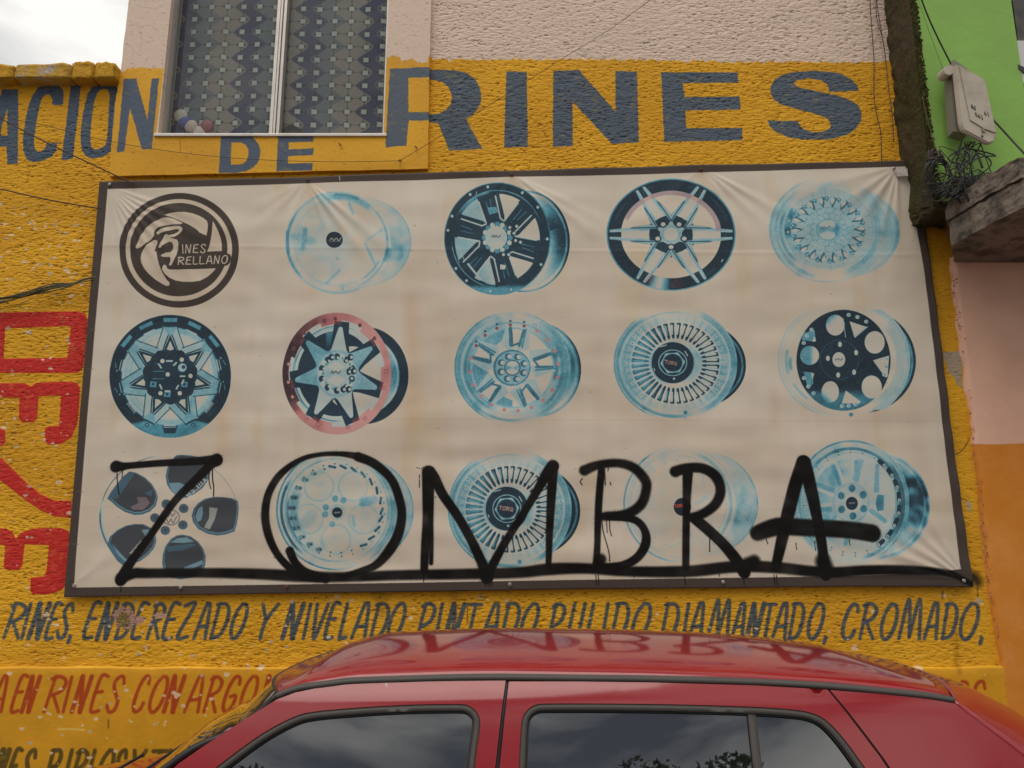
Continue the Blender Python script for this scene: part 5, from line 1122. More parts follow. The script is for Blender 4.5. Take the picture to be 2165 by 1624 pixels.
# ------------------------------------------------------------------ neighbour on the right
m_green = mat('green_paint', (.28, .50, .10), .55, .3, var=((.24, .43, .09), 2.2, .35, .7), bump=(14, .003))
m_side = mat('bare_mossy_concrete', (.085, .062, .036), .95, .2, var=((.060, .055, .020), 2.2, .42, .6), bump=(24, .03))
m_slab = mat('weathered_slab', (.25, .20, .16), .95, .2, var=((.10, .085, .07), 9, .45, .62), bump=(40, .012))
nb = thing('neighbour_building', 'green upper storey with pink and orange ground floor wall on the right', 'building')
GY0 = -.32; XS = 2.48; ZB = 3.775
r = np.random.default_rng(11)
# rough left return of bare concrete
zz_ = np.arange(3.87, 6.3, .02); yy_ = np.linspace(0.05, GY0 + .002, 24); P = np.zeros((len(zz_), len(yy_), 3)); n_ = nfield((len(zz_), len(yy_)), 2.0, 2.0, 3) * .006 + nfield((len(zz_), len(yy_)), 5, 9, 4) * .007
for i, z in enumerate(zz_):
    for j, y in enumerate(yy_): P[i, j] = (XS - .008 + n_[i, j] * (1 - j / 23) - .006 * (j / 23), y, z - .14 * (1 - j / 23) * 0 - .12 * (j / 23) * (1 if i == 0 else max(0, 1 - i / 6)))
link('concrete_return', gridmesh('concrete_return', P), m_side, nb)
# ragged render edge along the corner
V_, F_ = [], []
for z in np.arange(3.74, 6.25, .009):
    for k in range(3):
        w_ = abs(r.normal(0, .007)) + .004; x = XS + r.uniform(-.008, .022); h = r.uniform(.006, .016); y = GY0 - .002 - r.uniform(0, .012)
        o_ = len(V_); V_ += [(x - w_, y + .006, z), (x + w_, y + .004, z + h * .3), (x + w_ * .3, y - .006, z + h), (x - w_ * .6, y, z + h * .8)]; F_ += [(o_, o_ + 1, o_ + 2), (o_, o_ + 2, o_ + 3)]
o = link('ragged_render_edge', mesh('ragged_render_edge', V_, F_), mat('crumbly_edge', (.17, .125, .06), .95, .2, var=((.06, .055, .02), 30, .4, .6)), nb); o['kind'] = 'stuff'
wx0 = px2x(2140, GY0) ; 
gw0 = P3(2138, 0, GY0); gw1 = P3(2165, 178, GY0)
link('green_wall', boxm('green_wall', (XS + .012, GY0, ZB), (gw0.x + .0, GY0 + .2, 6.3), .004), m_green, nb)
link('green_wall', boxm('green_wall', (gw0.x, GY0, ZB), (5.2, GY0 + .2, gw1.z - .05)), m_green, nb)
# its window in the top corner: leaning timber/metal frame seen edge on
nw = link('window', boxm('window', (gw0.x + .002, GY0 + .03, gw1.z - .048), (gw0.x + .9, GY0 + .08, gw1.z - .005), .004), mat('white_frame', (.62, .6, .58), .5), nb)
def ns(name, me, m):
    o = link(name, me, m, None); o.parent = nw; return o
ns('frame', prism('frame', [P3(2141, 0, GY0 + .01), P3(2152, 86, GY0 + .01), P3(2175, 86, GY0 + .01), P3(2175, 60, GY0 + .01), P3(2162, 0, GY0 + .01)], (0, .05, 0)), mat('dark_frame', (.10, .085, .07), .5, var=((.05, .045, .04), 8, .4, .6)))
ns('frame', prism('frame', [P3(2149, 86, GY0 + .004), P3(2160, 176, GY0 + .004), P3(2185, 176, GY0 + .004), P3(2185, 86, GY0 + .004)], (0, .05, 0)), nw.data.materials[0])
ns('glazing_bar', prism('glazing_bar', [P3(2153, 136, GY0 - .004), P3(2154, 146, GY0 - .004), P3(2185, 166, GY0 - .004), P3(2185, 152, GY0 - .004)], (0, .008, 0)), mat('black_bar', (.03, .025, .03), .4))
ns('pane', boxm('pane', (gw0.x, GY0 + .1, gw1.z - .05), (gw0.x + .9, GY0 + .11, 6.2)), mat('dark_pane', (.03, .035, .04), .05, .8))
# concrete slab that carries the storey, two courses
def slab_course(name, ztop, zbot, edge, m):
    ringb = [(2.72, .05), (2.71, -.02), (2.60, -.20), (2.54, -.30), (2.585, -.64), (2.635, -.85), (6.0, -.85), (6.0, .05)]
    V_, F_ = [], []; pts = []
    for i in range(len(ringb) - 2):
        a, b = ringb[i], ringb[i + 1]
        n = max(1, int(math.dist(a, b) / .02)) if i < 5 else 10
        for k in range(n): pts.append((a[0] + (b[0] - a[0]) * k / n, a[1] + (b[1] - a[1]) * k / n))
    pts += ringb[-2:]
    rr_ = np.random.default_rng(edge); nl = 9; n_ = nfield((nl, len(pts)), 1.6, 1.2, edge) * .003
    for l in range(nl):
        for i, p in enumerate(pts): V_.append((p[0] + n_[l, i] + (0.012 if edge % 2 else -.0) , p[1] + n_[l, i] * .5, zbot + (ztop - zbot) * l / (nl - 1) + (n_[0, i] * 1.2 if l == 0 else 0) + (n_[1, i] * .8 if l == nl - 1 else 0)))
    N = len(pts)
    for l in range(nl - 1):
        for i in range(N - 1): F_.append((l * N + i, l * N + i + 1, (l + 1) * N + i + 1, (l + 1) * N + i))
    F_.append(tuple(range(N))); F_.append(tuple(range((nl - 1) * N, nl * N))[::-1])
    return mesh(name, V_, F_)
bmr = bmesh.new(); bmesh.ops.create_cube(bmr, size=1); bmesh.ops.subdivide_edges(bmr, edges=bmr.edges, cuts=7, use_grid_fill=True); rq = random.Random(4)
for v in bmr.verts: v.co = Vector((2.575 + v.co.x * .20 + rq.uniform(-.012, .012), -.165 + v.co.y * .30 + rq.uniform(-.012, .012), 3.80 + v.co.z * .13 + rq.uniform(-.012, .012)))
mer = bpy.data.meshes.new('broken_beam_end'); bmr.to_mesh(mer); bmr.free(); link('broken_beam_end', mer, m_side, nb)
link('slab_course', slab_course('slab_course', 3.772, 3.662, 20, m_slab), m_slab, nb)
link('slab_course', slab_course('slab_course', 3.652, 3.505, 21, m_slab), m_slab, nb)
m_pink = mat('pink_wash', (.88, .53, .37), .8, .25, var=((.78, .44, .31), 2.5, .4, .75), bump=(26, .003))
m_orange = mat('orange_wash', (.68, .23, .02), .75, .25, var=((.74, .29, .06), 3, .4, .7), bump=(26, .003))
zpo = float(onp(2100, 942)[1]); XW = 2.70
def wallpart(name, z0, z1, m, seed, y=-.028, top=0):
    zz = np.linspace(z0, z1, max(2, int((z1 - z0) / .02))); xx = np.concatenate([np.linspace(XW, XW + .12, 8), np.linspace(XW + .15, XW + 1.2, 40), np.linspace(XW + 1.4, 6, 12)]); P = np.zeros((len(zz), len(xx), 3)); n = nfield((len(zz), 1), 1, 3, seed)[:, 0] * .006; nt_ = nfield((1, len(xx)), 4, 1, seed + 9)[0] * .004
    for i, z in enumerate(zz):
        for j, x in enumerate(xx): P[i, j] = (x + (n[i] + .004 * math.sin(z * 3) if j == 0 else 0), y + (.03 if j == 0 else 0), z + ((.007 * math.sin(x * 7) + .004 * math.sin(x * 19 + 1)) if abs(z - zpo) < .003 or (i == len(zz) - 1 and z0 == 0) else 0))
    me = gridmesh(name, P)
    return link(name, me, m, nb)
wallpart('pink_wall', zpo + .0005, 3.545, m_pink, 5); wallpart('orange_wall', 0, zpo, m_orange, 5, -.0285)
# crumbs of broken render along the joint between the two shops
V_, F_ = [], []
for z in np.arange(.3, 3.45, .006):
    if r.random() < .5 + .3 * math.sin(z * 4):
        x = XW + r.normal(0, .009); y = -.012 - abs(r.normal(0, .012)); s_ = abs(r.normal(0, .003)) + .002
        o_ = len(V_); V_ += [(x - s_, y, z - s_), (x + s_, y - .002, z - s_ * .6), (x, y - s_, z), (x + s_ * .3, y, z + s_)]; F_ += [(o_, o_ + 1, o_ + 2), (o_ + 1, o_ + 3, o_ + 2), (o_ + 3, o_, o_ + 2)]
o = link('crumbling_render', mesh('crumbling_render', V_, F_), mat('crumb', (.34, .17, .08), .9, var=((.5, .38, .3), 60, .5, .6)), nb); o['kind'] = 'stuff'

# ------------------------------------------------------------------ the vinyl banner
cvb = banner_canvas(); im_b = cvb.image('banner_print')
topl = [(216, 389.5), (560, 382), (650, 379), (900, 370), (1081, 366), (1240, 361.5), (1480, 354), (1700, 350), (1900, 345), (1941, 341)]
botl = [(142, 1262), (500, 1255.5), (860, 1251), (1240, 1244.5), (1500, 1243), (1800, 1239.5), (2051, 1241)]
lef = [(216, 389.5), (205, 520), (190, 700), (170, 940), (150, 1170), (142, 1262)]
rig = [(1941, 341), (1946, 430), (1953, 500), (1970, 620), (1986, 747), (2008, 930), (2030, 1090), (2051, 1241)]
def along(pts, n):
    p = np.array(pts, float); d = np.r_[0, np.cumsum(np.hypot(*np.diff(p, axis=0).T))]; t = np.linspace(0, d[-1], n); return np.stack([np.interp(t, d, p[:, 0]), np.interp(t, d, p[:, 1])], 1)
nu, nv = 640, 320
T_, B_, L_, R_ = along(topl, nu), along(botl, nu), along(lef, nv), along(rig, nv)
u = np.linspace(0, 1, nu)[None, :, None]; v = np.linspace(0, 1, nv)[:, None, None]
Q = (1 - v) * T_[None] + v * B_[None] + (1 - u) * L_[:, None] + u * R_[:, None] - ((1 - u) * (1 - v) * T_[0] + u * (1 - v) * T_[-1] + (1 - u) * v * B_[0] + u * v * B_[-1])
BX, BZ = onp(Q[..., 0], Q[..., 1])
PXq, PYq = Q[..., 0], Q[..., 1]
def fan(px, py, folds, reach):
    """creases that run out from an eyelet: (bearing in degrees below the horizontal, width in degrees, height in m)"""
    dx, dy = PXq - px, PYq - py; r_ = np.hypot(dx, dy) + 1e-6; a = np.degrees(np.arctan2(dy, dx)); out = 0
    env = ss(0, 40, r_) * np.exp(-(r_ / reach) ** 1.3)
    for b, w_, h_ in folds: out = out + h_ * np.exp(-((a - b) / w_) ** 2)
    return out * env * .78
BY = np.zeros_like(BX)
BY += fan(231, 398, [(20, 3.5, .014), (29, 3, .015), (38, 3.2, .016), (47, 3, .017), (56, 3, .018), (65, 3.2, .015), (75, 3.5, .012)], 190)
BY += fan(650, 386, [(40, 4, .016), (52, 4.5, .022), (66, 5, .010), (135, 7, .008), (150, 8, .007), (110, 8, .005)], 170)
BY += fan(1081, 372, [(36, 4, .018), (28, 4, .010), (50, 7, .008), (140, 8, .006), (110, 9, .005)], 180)
BY += fan(1482, 360, [(30, 4, .016), (42, 5, .014), (58, 6, .008), (140, 9, .006)], 190)
BY += fan(1893, 357, [(92, 5, .014), (104, 4, .010), (125, 7, .014), (145, 6, .010), (166, 5, .007)], 190)
BY += fan(2040, 1228, [(-172, 4.5, .014), (-160, 4, .016), (-148, 4.5, .017), (-136, 4.5, .016), (-122, 5, .012), (-108, 5, .008), (176, 4, .008)], 230)
BY += fan(158, 1240, [(-80, 6, .005), (-40, 8, .005)], 150)
nb_ = nfield((nv, nu), 26, 11, 90) * .0020
# long soft rucks that sag from the upper eyelets to the lower right
dg = (PXq * .60 + PYq * .80); cr = (PXq * .80 - PYq * .60)
BY += np.sin(dg / 34 + .004 * cr + nfield((nv, nu), 50, 40, 91) * .9) * .0021 * ss(500, 900, PXq) + nb_
BY += .012 * np.sin(np.pi * np.clip((PYq - 380) / 860, 0, 1)) * np.sin(np.pi * np.clip((PXq - 180) / 1800, 0, 1))
lapm = np.exp(-((PYq - 524 - (PXq - 230) * .012) / 3) ** 2) * .0015; BY += lapm
edge = np.minimum(np.minimum(np.linspace(0, 1, nu)[None, :], np.linspace(1, 0, nu)[None, :]) * 30, np.minimum(np.linspace(0, 1, nv)[:, None], np.linspace(1, 0, nv)[:, None]) * 15)
BY *= .25 + .75 * np.clip(edge, 0, 1)
BY += .004 * np.sin(np.linspace(0, 60, nv))[:, None] * np.exp(-((np.linspace(0, 1, nu)[None, :] - 1) / .01) ** 2) + .0035 * np.sin(np.linspace(0, 45, nu))[None, :] * np.exp(-(np.linspace(0, 1, nv)[:, None] / .015) ** 2)
P = np.stack([BX, -.034 - BY, BZ], -1)
me = gridmesh('banner', P, np.stack([(BX - cvb.x0) / (cvb.x1 - cvb.x0), (BZ - cvb.z0) / (cvb.z1 - cvb.z0)], -1))
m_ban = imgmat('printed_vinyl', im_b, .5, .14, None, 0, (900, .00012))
banner = thing('banner', 'creased cream vinyl banner printed with faded wheel rims and sprayed with black graffiti', 'banner')
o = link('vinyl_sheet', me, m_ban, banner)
if me.polygons[nu * 50].normal.y > 0: me.flip_normals()
solid(o, .0015, -1)
m_eye = mat('dull_eyelet', (.42, .38, .34), .4, .5, .8); m_rust = mat('rusty_eyelet', (.13, .055, .025), .7)
eyes = [(232, 390, 0), (650, 380, 1), (1081, 369, 1), (1482, 358, 1), (1890, 356, 0), (157, 1238, 0), (382, 1242, 0), (606, 1241, 1), (1078, 1236, 0), (1529, 1231, 0), (2038, 1228, 0)]
for x, y, k in eyes:
    q = P3(x, y, -.040); bm = bmesh.new(); n = 14; R1, R0, h = .011, .005, .003; ringv = []
    for rr_, yy in ((R1, 0), (R1 * .85, -h), (R0 * 1.2, -h), (R0, 0)): ringv.append([bm.verts.new(q + Vector((rr_ * math.cos(2 * math.pi * i / n), yy - .002, rr_ * math.sin(2 * math.pi * i / n)))) for i in range(n)])
    for a, b in zip(ringv[:-1], ringv[1:]):
        for i in range(n): bm.faces.new((a[i], a[(i + 1) % n], b[(i + 1) % n], b[i]))
    # nail head in the middle
    c = [bm.verts.new(q + Vector((R0 * .9 * math.cos(2 * math.pi * i / 8), -.007, R0 * .9 * math.sin(2 * math.pi * i / 8)))) for i in range(8)]; d = [bm.verts.new(v.co + Vector((0, .012, 0))) for v in c]
    bm.faces.new(c)
    for i in range(8): bm.faces.new((c[i], c[(i + 1) % 8], d[(i + 1) % 8], d[i]))
    bmesh.ops.recalc_face_normals(bm, faces=bm.faces); me = bpy.data.meshes.new('eyelet'); bm.to_mesh(me); bm.free(); link('eyelet', me, m_rust if k else m_eye, banner, True)
# folded-down corner flap of pale vinyl at the top right
link('corner_flap', prism('corner_flap', [P3(1891, 359, -.05), P3(1918, 356, -.055), P3(1920, 372, -.07), P3(1897, 373, -.05)], (0, .0015, 0)), mat('pale_vinyl', (.5, .45, .4), .5), banner)

# ------------------------------------------------------------------ wires and cables on the wall
m_blk = mat('black_cable', (.022, .02, .018), .55); m_brn = mat('rusty_wire', (.06, .035, .018), .7); m_grn = mat('olive_cable', (.085, .075, .03), .6)
def wire(name, label, px, r_, m, cat='cable', group=None, y=-.03):
    pts = [P3(p[0], p[1], (p[2] if len(p) > 2 else y)) for p in px]
    o = tubes(name, [(pts, r_)], m); tagm(o, label, cat, group); return o
wire('wire', 'taut brown wire slanting down from the left edge to the top of the banner', [(-120, 180, -.12), (0, 250, -.10), (120, 312, -.09), (200, 350, -.07), (284, 390, -.05)], .0042, m_brn, 'wire')
wire('wire', 'thin brown wire meeting the left edge of the banner just below its top corner', [(-120, 378, -.06), (0, 400, -.05), (110, 424, -.045), (215, 442, -.03)], .0042, m_brn, 'wire')
wire('string', 'thin dark string sagging under the window to a nail', [(-60, 238, -.05), (80, 262, -.05), (200, 292, -.05), (345, 318, -.05), (520, 336, -.05), (700, 342, -.05), (845, 340, -.05)], .0018, m_blk, 'string')
wire('string', 'thin string rising diagonally from the nail across the big blue letters', [(845, 340, -.05), (960, 270, -.06), (1160, 142, -.07), (1300, 55, -.08), (1400, -20, -.09)], .0018, m_blk, 'string')
wire('cable', 'loose dark wire hanging down the pink wall left of the corner', [(1837, -40), (1841, 30), (1846, 100), (1848, 130), (1848, 200), (1853, 240), (1862, 280), (1864, 345)], .0030, m_brn, 'cable')
wire('cable', 'purple brown wire running down beside the concrete corner', [(1850, -40), (1856, 20), (1864, 70), (1872, 120), (1878, 180), (1886, 240), (1890, 300)], .0028, mat('purple_wire', (.07, .03, .05), .6), 'cable')
wire('cable', 'second strand looping out beside the purple wire', [(1852, -10), (1853, 30), (1858, 55), (1868, 90), (1874, 140)], .0024, m_brn, 'cable')
rc = random.Random(8); L = []
for i in range(13):
    a = rc.uniform(-7, 8); b = rc.uniform(-9, 9); c = rc.uniform(-3, 3)
    L.append(([P3(-80, 648 + a, -.04 - rc.uniform(0, .03)), P3(0, 636 + a, -.04 - rc.uniform(0, .03)), P3(60, 622 + a * .6 + b * .5, -.05 - rc.uniform(0, .03)), P3(110, 608 + b * .9, -.05), P3(150, 602 + b * .3, -.05), P3(175, 593 + c, -.045), P3(205, 587 + c, -.03)], rc.uniform(.0022, .0042)))
L.append(([P3(-40, 660, -.03), P3(20, 650, -.03), P3(70, 630, -.03), P3(100, 612, -.035)], .0016))
bund = tubes('cable_bundle', L, m_grn); tagm(bund, 'bundle of olive cables sagging to the left edge of the banner above the red letters', 'cables')
o = tubes('nail', [([P3(845, 337, -.02), P3(845, 340, -.07)], .004), ([P3(841, 340, -.062), P3(850, 341, -.062)], .003)], m_brn); tagm(o, 'small bent nail holding the string right of the word DE', 'nail')
for (x, y) in ((718, 304), (879, 310)):
    o = tubes('nail', [([P3(x - 3, y - 4, -.02), P3(x + 3, y + 4, -.05)], .003)], m_brn); tagm(o, 'tiny nail in the yellow plaster below the window' if x < 800 else 'tiny nail beside the foot of the big letter R', 'nail')

# ------------------------------------------------------------------ telecom box and its cables
m_box = mat('aged_plastic', (.52, .45, .36), .5, .4, var=((.36, .30, .22), 9, .5, .8), bump=(50, .0008)); m_box2 = mat('aged_plastic_dark', (.22, .20, .15), .55)
tb = thing('terminal_box', 'beige plastic cable box tilted on the green wall', 'cable box')
bs = [P3(1994, 160, -.3650), P3(2003, 140, -.3650), P3(2042, 168, -.3650), P3(2072, 260, -.3650), P3(2030, 300, -.3650), P3(2002, 292, -.3650)]
link('base', prism('base', bs, (0, -.075, 0), .004), m_box2, tb)
# hinged cover: a shallow tray with rounded edges
fr_ = [P3(2018, 137, -.4900), P3(2026, 136, -.4900), P3(2082, 168, -.4900), P3(2108, 283, -.4900), P3(2102, 300, -.4900), P3(2090, 303, -.4900), P3(2038, 275, -.4900), P3(2032, 262, -.4900)]
link('cover', prism('cover', fr_, (-.006, .03, -.002), .007), m_box, tb)
lid = [P3(2027, 139, -.4905), P3(2081, 169, -.4905), P3(2106, 281, -.4905), P3(2098, 280, -.4905), P3(2078, 272, -.4905), P3(2051, 255, -.4905)]
link('door', prism('door', lid, (-.001, -.006, 0), .0015), m_box, tb)
hv = []
for k in range(12): hv.append(P3(1997 + 10 + 12 * math.cos(k * math.pi / 6), 148 + 11 * math.sin(k * math.pi / 6), -.4750))
link('hinge_cap', prism('hinge_cap', hv, (-.004, .07, 0), .003), m_box, tb)
link('latch', prism('latch', [P3(2077, 270, -.4990), P3(2083, 273, -.4990), P3(2082, 280, -.4990), P3(2077, 277, -.4990)], (0, .006, 0)), m_box2, tb)
link('latch_hole', prism('latch_hole', [P3(2075, 285, -.4925), P3(2079, 287, -.4925), P3(2079, 291, -.4925), P3(2075, 289, -.4925)], (0, .003, 0)), m_blk, tb)
# hand-lettered numbers on the door
L = []; 
def mark(txt, x, y, ux, uy, h, w_, sp):
    for i, ch in enumerate(txt):
        for st_ in GL.get(ch, []):
            if len(st_) < 2: continue
            L.append(([P3(x + ux * i * sp + ux * a * w_ - .25 * b * h, y + uy * i * sp + uy * a * w_ - b * h, -.4972) for a, b in st_], .0019))
mark('AG', 2054, 229, .85, .42, 9, 5, 7); mark('61', 2082, 243, .85, .42, 9, 5, 7); mark('063', 2063, 246, .85, .42, 9, 5, 7)
tubes('lettering', L, m_blk, tb, nseg=4, sub=2)
wire('cable', 'black cable dropping from the top edge to the beige cable box', [(1938, -30, -.5100), (1960, 30, -.4700), (1985, 85, -.4400), (2011, 136, -.4200)], .0052, m_blk)
wire('cable', 'black cable running from the cable box down past the right edge', [(2092, 245, -.3900), (2120, 275, -.4400), (2150, 308, -.5100), (2200, 362, -.75)], .0056, m_blk)
wire('cable', 'green painted cable running down the green wall left of the cable box', [(1936, -20, -.3650), (1962, 60, -.3650), (1988, 130, -.3650), (2000, 160, -.3650)], .003, mat('overpainted_cable', (.17, .36, .07), .6))
wire('cable', 'thin cable hugging the concrete corner below the cable box', [(1950, 205, -.3700), (1962, 255, -.3700), (1975, 300, -.3800), (1986, 332, -.5)], .003, m_grn)
rc = random.Random(12); L = []
for i in range(13):
    x0, y0 = rc.uniform(2030, 2078), rc.uniform(296, 304); q = [P3(x0, y0, -.4200)]
    cx_, cy_ = rc.uniform(2000, 2060), rc.uniform(340, 400); d = rc.uniform(-.4900, -.3900)
    for k in range(rc.randint(3, 6)): q.append(P3(cx_ + rc.gauss(0, 28), cy_ + rc.gauss(0, 20), d + rc.uniform(-.04, .04)))
    q.append(P3(rc.uniform(1950, 2050), rc.uniform(385, 428), -.5)); L.append((q, rc.uniform(.0022, .0048)))
for i in range(8):      # coils hanging on the corner
    q = []; cx_, cy_ = 1985 + rc.uniform(-6, 6), 372 + rc.uniform(-8, 8); rx_, ry_ = rc.uniform(18, 28), rc.uniform(24, 34)
    for k in range(11): t = k / 10 * 2 * math.pi * .97 + i; q.append(P3(cx_ + rx_ * math.cos(t), cy_ + ry_ * math.sin(t), -.3900 - .004 * i - .01 * math.sin(t * 2)))
    L.append((q, rc.uniform(.0025, .0042)))
for i in range(5):
    q = [P3(2010 + rc.uniform(-8, 8), 380 + 4 * i, -.4400), P3(2060, 372 + 2 * i, -.4700), P3(2090, 366 + 4 * i, -.4900), P3(2097, 376 + 2 * i, -.6), P3(2085, 385 + i, -.6), P3(2030, 386 + 3 * i, -.4500), P3(1995, 400 + 3 * i, -.4200)]; L.append((q, .003))
for i in range(12):
    L.append(([P3(rc.uniform(1945, 1965), rc.uniform(395, 430), -.09 - rc.uniform(0, .2)), P3(rc.uniform(1975, 2000), rc.uniform(400, 430), -.35), P3(rc.uniform(2000, 2040), rc.uniform(400, 425), -.5), P3(2040, rc.uniform(380, 410), -.4200)], rc.uniform(.002, .005)))
o = tubes('cable_tangle', L, m_blk, sub=5); tagm(o, 'tangle of black cables hanging under the beige cable box', 'cables')
L = []
for i in range(9):
    q = []; 
    for k in range(6): t = k / 5; q.append(P3(1962 + 34 * t + rc.gauss(0, 3), 340 - 14 * math.sin(t * 3) + rc.gauss(0, 4), -.3700 - rc.uniform(0, .03)))
    L.append((q, rc.uniform(.004, .009)))
o = tubes('taped_cables', L, mat('taped_cable', (.06, .045, .035), .8)); tagm(o, 'short bunch of taped cable ends at the concrete corner', 'cables')
o = tubes('cable_end', [([P3(2062, 318, -.4500), P3(2070, 335, -.4650), P3(2077, 355, -.4750)], .007)], m_blk); tagm(o, 'thick cut cable end pointing down beneath the cable box', 'cable')
# ------------------------------------------------------------------ the red car parked along the wall, nose to the left
YC = -1.65
m_red = mat('red_paint', (.29, .004, .008), .45, .08, 0, 1.0, coatr=.035)
b_ = m_red.node_tree.nodes['Principled BSDF']; b_.inputs['Coat IOR'].default_value = 1.6
def add_dust(m, dust, lo, hi, amt):
    nt = m.node_tree; b = nt.nodes['Principled BSDF']; tcn = nt.nodes.new('ShaderNodeTexCoord')
    n = nt.nodes.new('ShaderNodeTexNoise'); n.inputs['Scale'].default_value = 420; n.inputs['Detail'].default_value = 3; nt.links.new(tcn.outputs['Object'], n.inputs['Vector'])
    n2 = nt.nodes.new('ShaderNodeTexNoise'); n2.inputs['Scale'].default_value = 2.2; n2.inputs['Detail'].default_value = 5; nt.links.new(tcn.outputs['Object'], n2.inputs['Vector'])
    mr = nt.nodes.new('ShaderNodeMapRange'); mr.inputs[1].default_value = lo; mr.inputs[2].default_value = hi; mr.inputs[3].default_value = 0; mr.inputs[4].default_value = amt; nt.links.new(n.outputs['Fac'], mr.inputs[0])
    ad = nt.nodes.new('ShaderNodeMath'); ad.operation = 'MULTIPLY_ADD'; nt.links.new(n2.outputs['Fac'], ad.inputs[0]); ad.inputs[1].default_value = .02; nt.links.new(mr.outputs[0], ad.inputs[2])
    mxn = nt.nodes.new('ShaderNodeMix'); mxn.data_type = 'RGBA'; mxn.inputs[6].default_value = b.inputs['Base Color'].default_value; mxn.inputs[7].default_value = (*dust, 1)
    nt.links.new(ad.outputs[0], mxn.inputs[0]); nt.links.new(mxn.outputs[2], b.inputs['Base Color'])
    mr2 = nt.nodes.new('ShaderNodeMapRange'); mr2.inputs[3].default_value = .05; mr2.inputs[4].default_value = .12; nt.links.new(n2.outputs['Fac'], mr2.inputs[0]); nt.links.new(mr2.outputs[0], b.inputs['Coat Roughness'])
add_dust(m_red, (.42, .30, .24), .67, .78, .6)
m_cg = mat('tinted_car_glass', (.010, .011, .011), .015, 1.0, 0, 1.0, coatr=.01); m_cg.node_tree.nodes['Principled BSDF'].inputs['IOR'].default_value = 1.52
m_cg.node_tree.nodes['Principled BSDF'].inputs['Coat IOR'].default_value = 1.8
m_rub = mat('grey_rubber', (.075, .065, .058), .6, .4, bump=(90, .0006)); m_rub2 = mat('black_trim', (.02, .019, .018), .45, .4)
m_tyre = mat('tyre_rubber', (.02, .02, .02), .8); m_rim = mat('wheel_silver', (.5, .5, .5), .35, .5, .8); m_lamp = mat('lamp_glass', (.55, .56, .56), .05, .6); m_tail = mat('tail_lamp', (.35, .01, .01), .08, .6)
car = thing('parked_car', 'red hatchback parked close to the wall, its roof mirroring the banner', 'car', (0.2, YC, 0))
YH = [(1.45, .535), (1.405, .555), (1.385, .575), (1.34, .600), (1.2, .652), (.95, .745), (.9, .775), (.75, .80), (.5, .81), (.3, .78), (.2, .75)][::-1]
YHs = np.array([p[0] for p in YH]); YHy = np.array([p[1] for p in YH])
_zf = np.linspace(.1, 1.6, 1501); _k = np.exp(-(np.arange(-90, 91) / 30.) ** 2 / 2); _k /= _k.sum(); _yf = np.convolve(np.pad(np.interp(_zf, YHs, YHy), 90, mode='edge'), _k, 'valid')
def yh(z, x=0):
    h = float(np.interp(z, _zf, _yf))
    # plan taper at nose and tail
    t = max(0, (-1.3 - x) / .8); h *= 1 - .13 * t * t
    t = max(0, (x - 1.05) / .75); h *= 1 - .10 * t * t
    return h
def sidepx(px, py, off=0.0):
    d = 2.45
    for _ in range(12):
        x, z = onp(px, py, d - DIST); d = DIST + (YC - yh(float(z), float(x)) - off)
    x, z = onp(px, py, d - DIST); return float(x), float(z)
def smap(s, off=0.0): return lambda x, z: (x, YC + s * (yh(z, x) + off), z)
RAIL = [sidepx(*p) for p in [(583, 1474), (610, 1463), (640, 1455), (700, 1447), (743, 1442), (854, 1438), (960, 1435), (1070, 1434), (1220, 1436), (1377, 1438), (1592, 1444), (1753, 1453), (1885, 1465), (1960, 1473), (2017, 1482)]]
rx_ = np.array([p[0] for p in RAIL]); rz_ = np.array([p[1] for p in RAIL])
def railz(x): 
    return float(np.interp(x, rx_, rz_)) if x <= rx_[-1] else float(rz_[-1] - (x - rx_[-1]) * .28)
XF, XB = rx_[0], rx_[-1]
def crown(x):
    t = (x - XF) / (XB - XF); return float(np.interp(t, [-.07, 0, .05, .11, .3, .5, .75, .92, 1.0, 1.06], [.002, .034, .060, .073, .079, .080, .076, .066, .046, .030]))
# roof
nx_, nt_ = 70, 41; P = np.zeros((nt_, nx_, 3))
for j, t in enumerate(np.linspace(-1, 1, nt_)):
    f = XF + .006 - .13 * (1 - t * t); b = XB + .10 * (1 - t * t)
    for i, s in enumerate(np.linspace(0, 1, nx_)):
        x = f + (b - f) * s; xr = min(max(x, XF), XB); z0 = railz(xr); w = yh(z0, xr) - .012
        z = z0 + .004 + crown(x) * (.30 * (1 - abs(t) ** 14) + .70 * (1 - t * t)); 
        if x < XF: z -= (XF - x) * .05
        P[j, i] = (x, YC - w * t, z)
me = gridmesh('roof', P); o = link('roof', me, m_red, car)
if me.polygons[nx_ * 20].normal.z < 0: me.flip_normals()
solid(o, .012, -1)
ROOFP = P
# drip rails
for s in (-1, 1):
    pts = [Vector((x, YC + s * (yh(z, x) - .002), z + .001)) for x, z in RAIL]
    o = tubes('roof_rail', [(pts, .0085), ([p + Vector((0, -s * .013, .004)) for p in pts], .006)], m_rub, car, nseg=8)
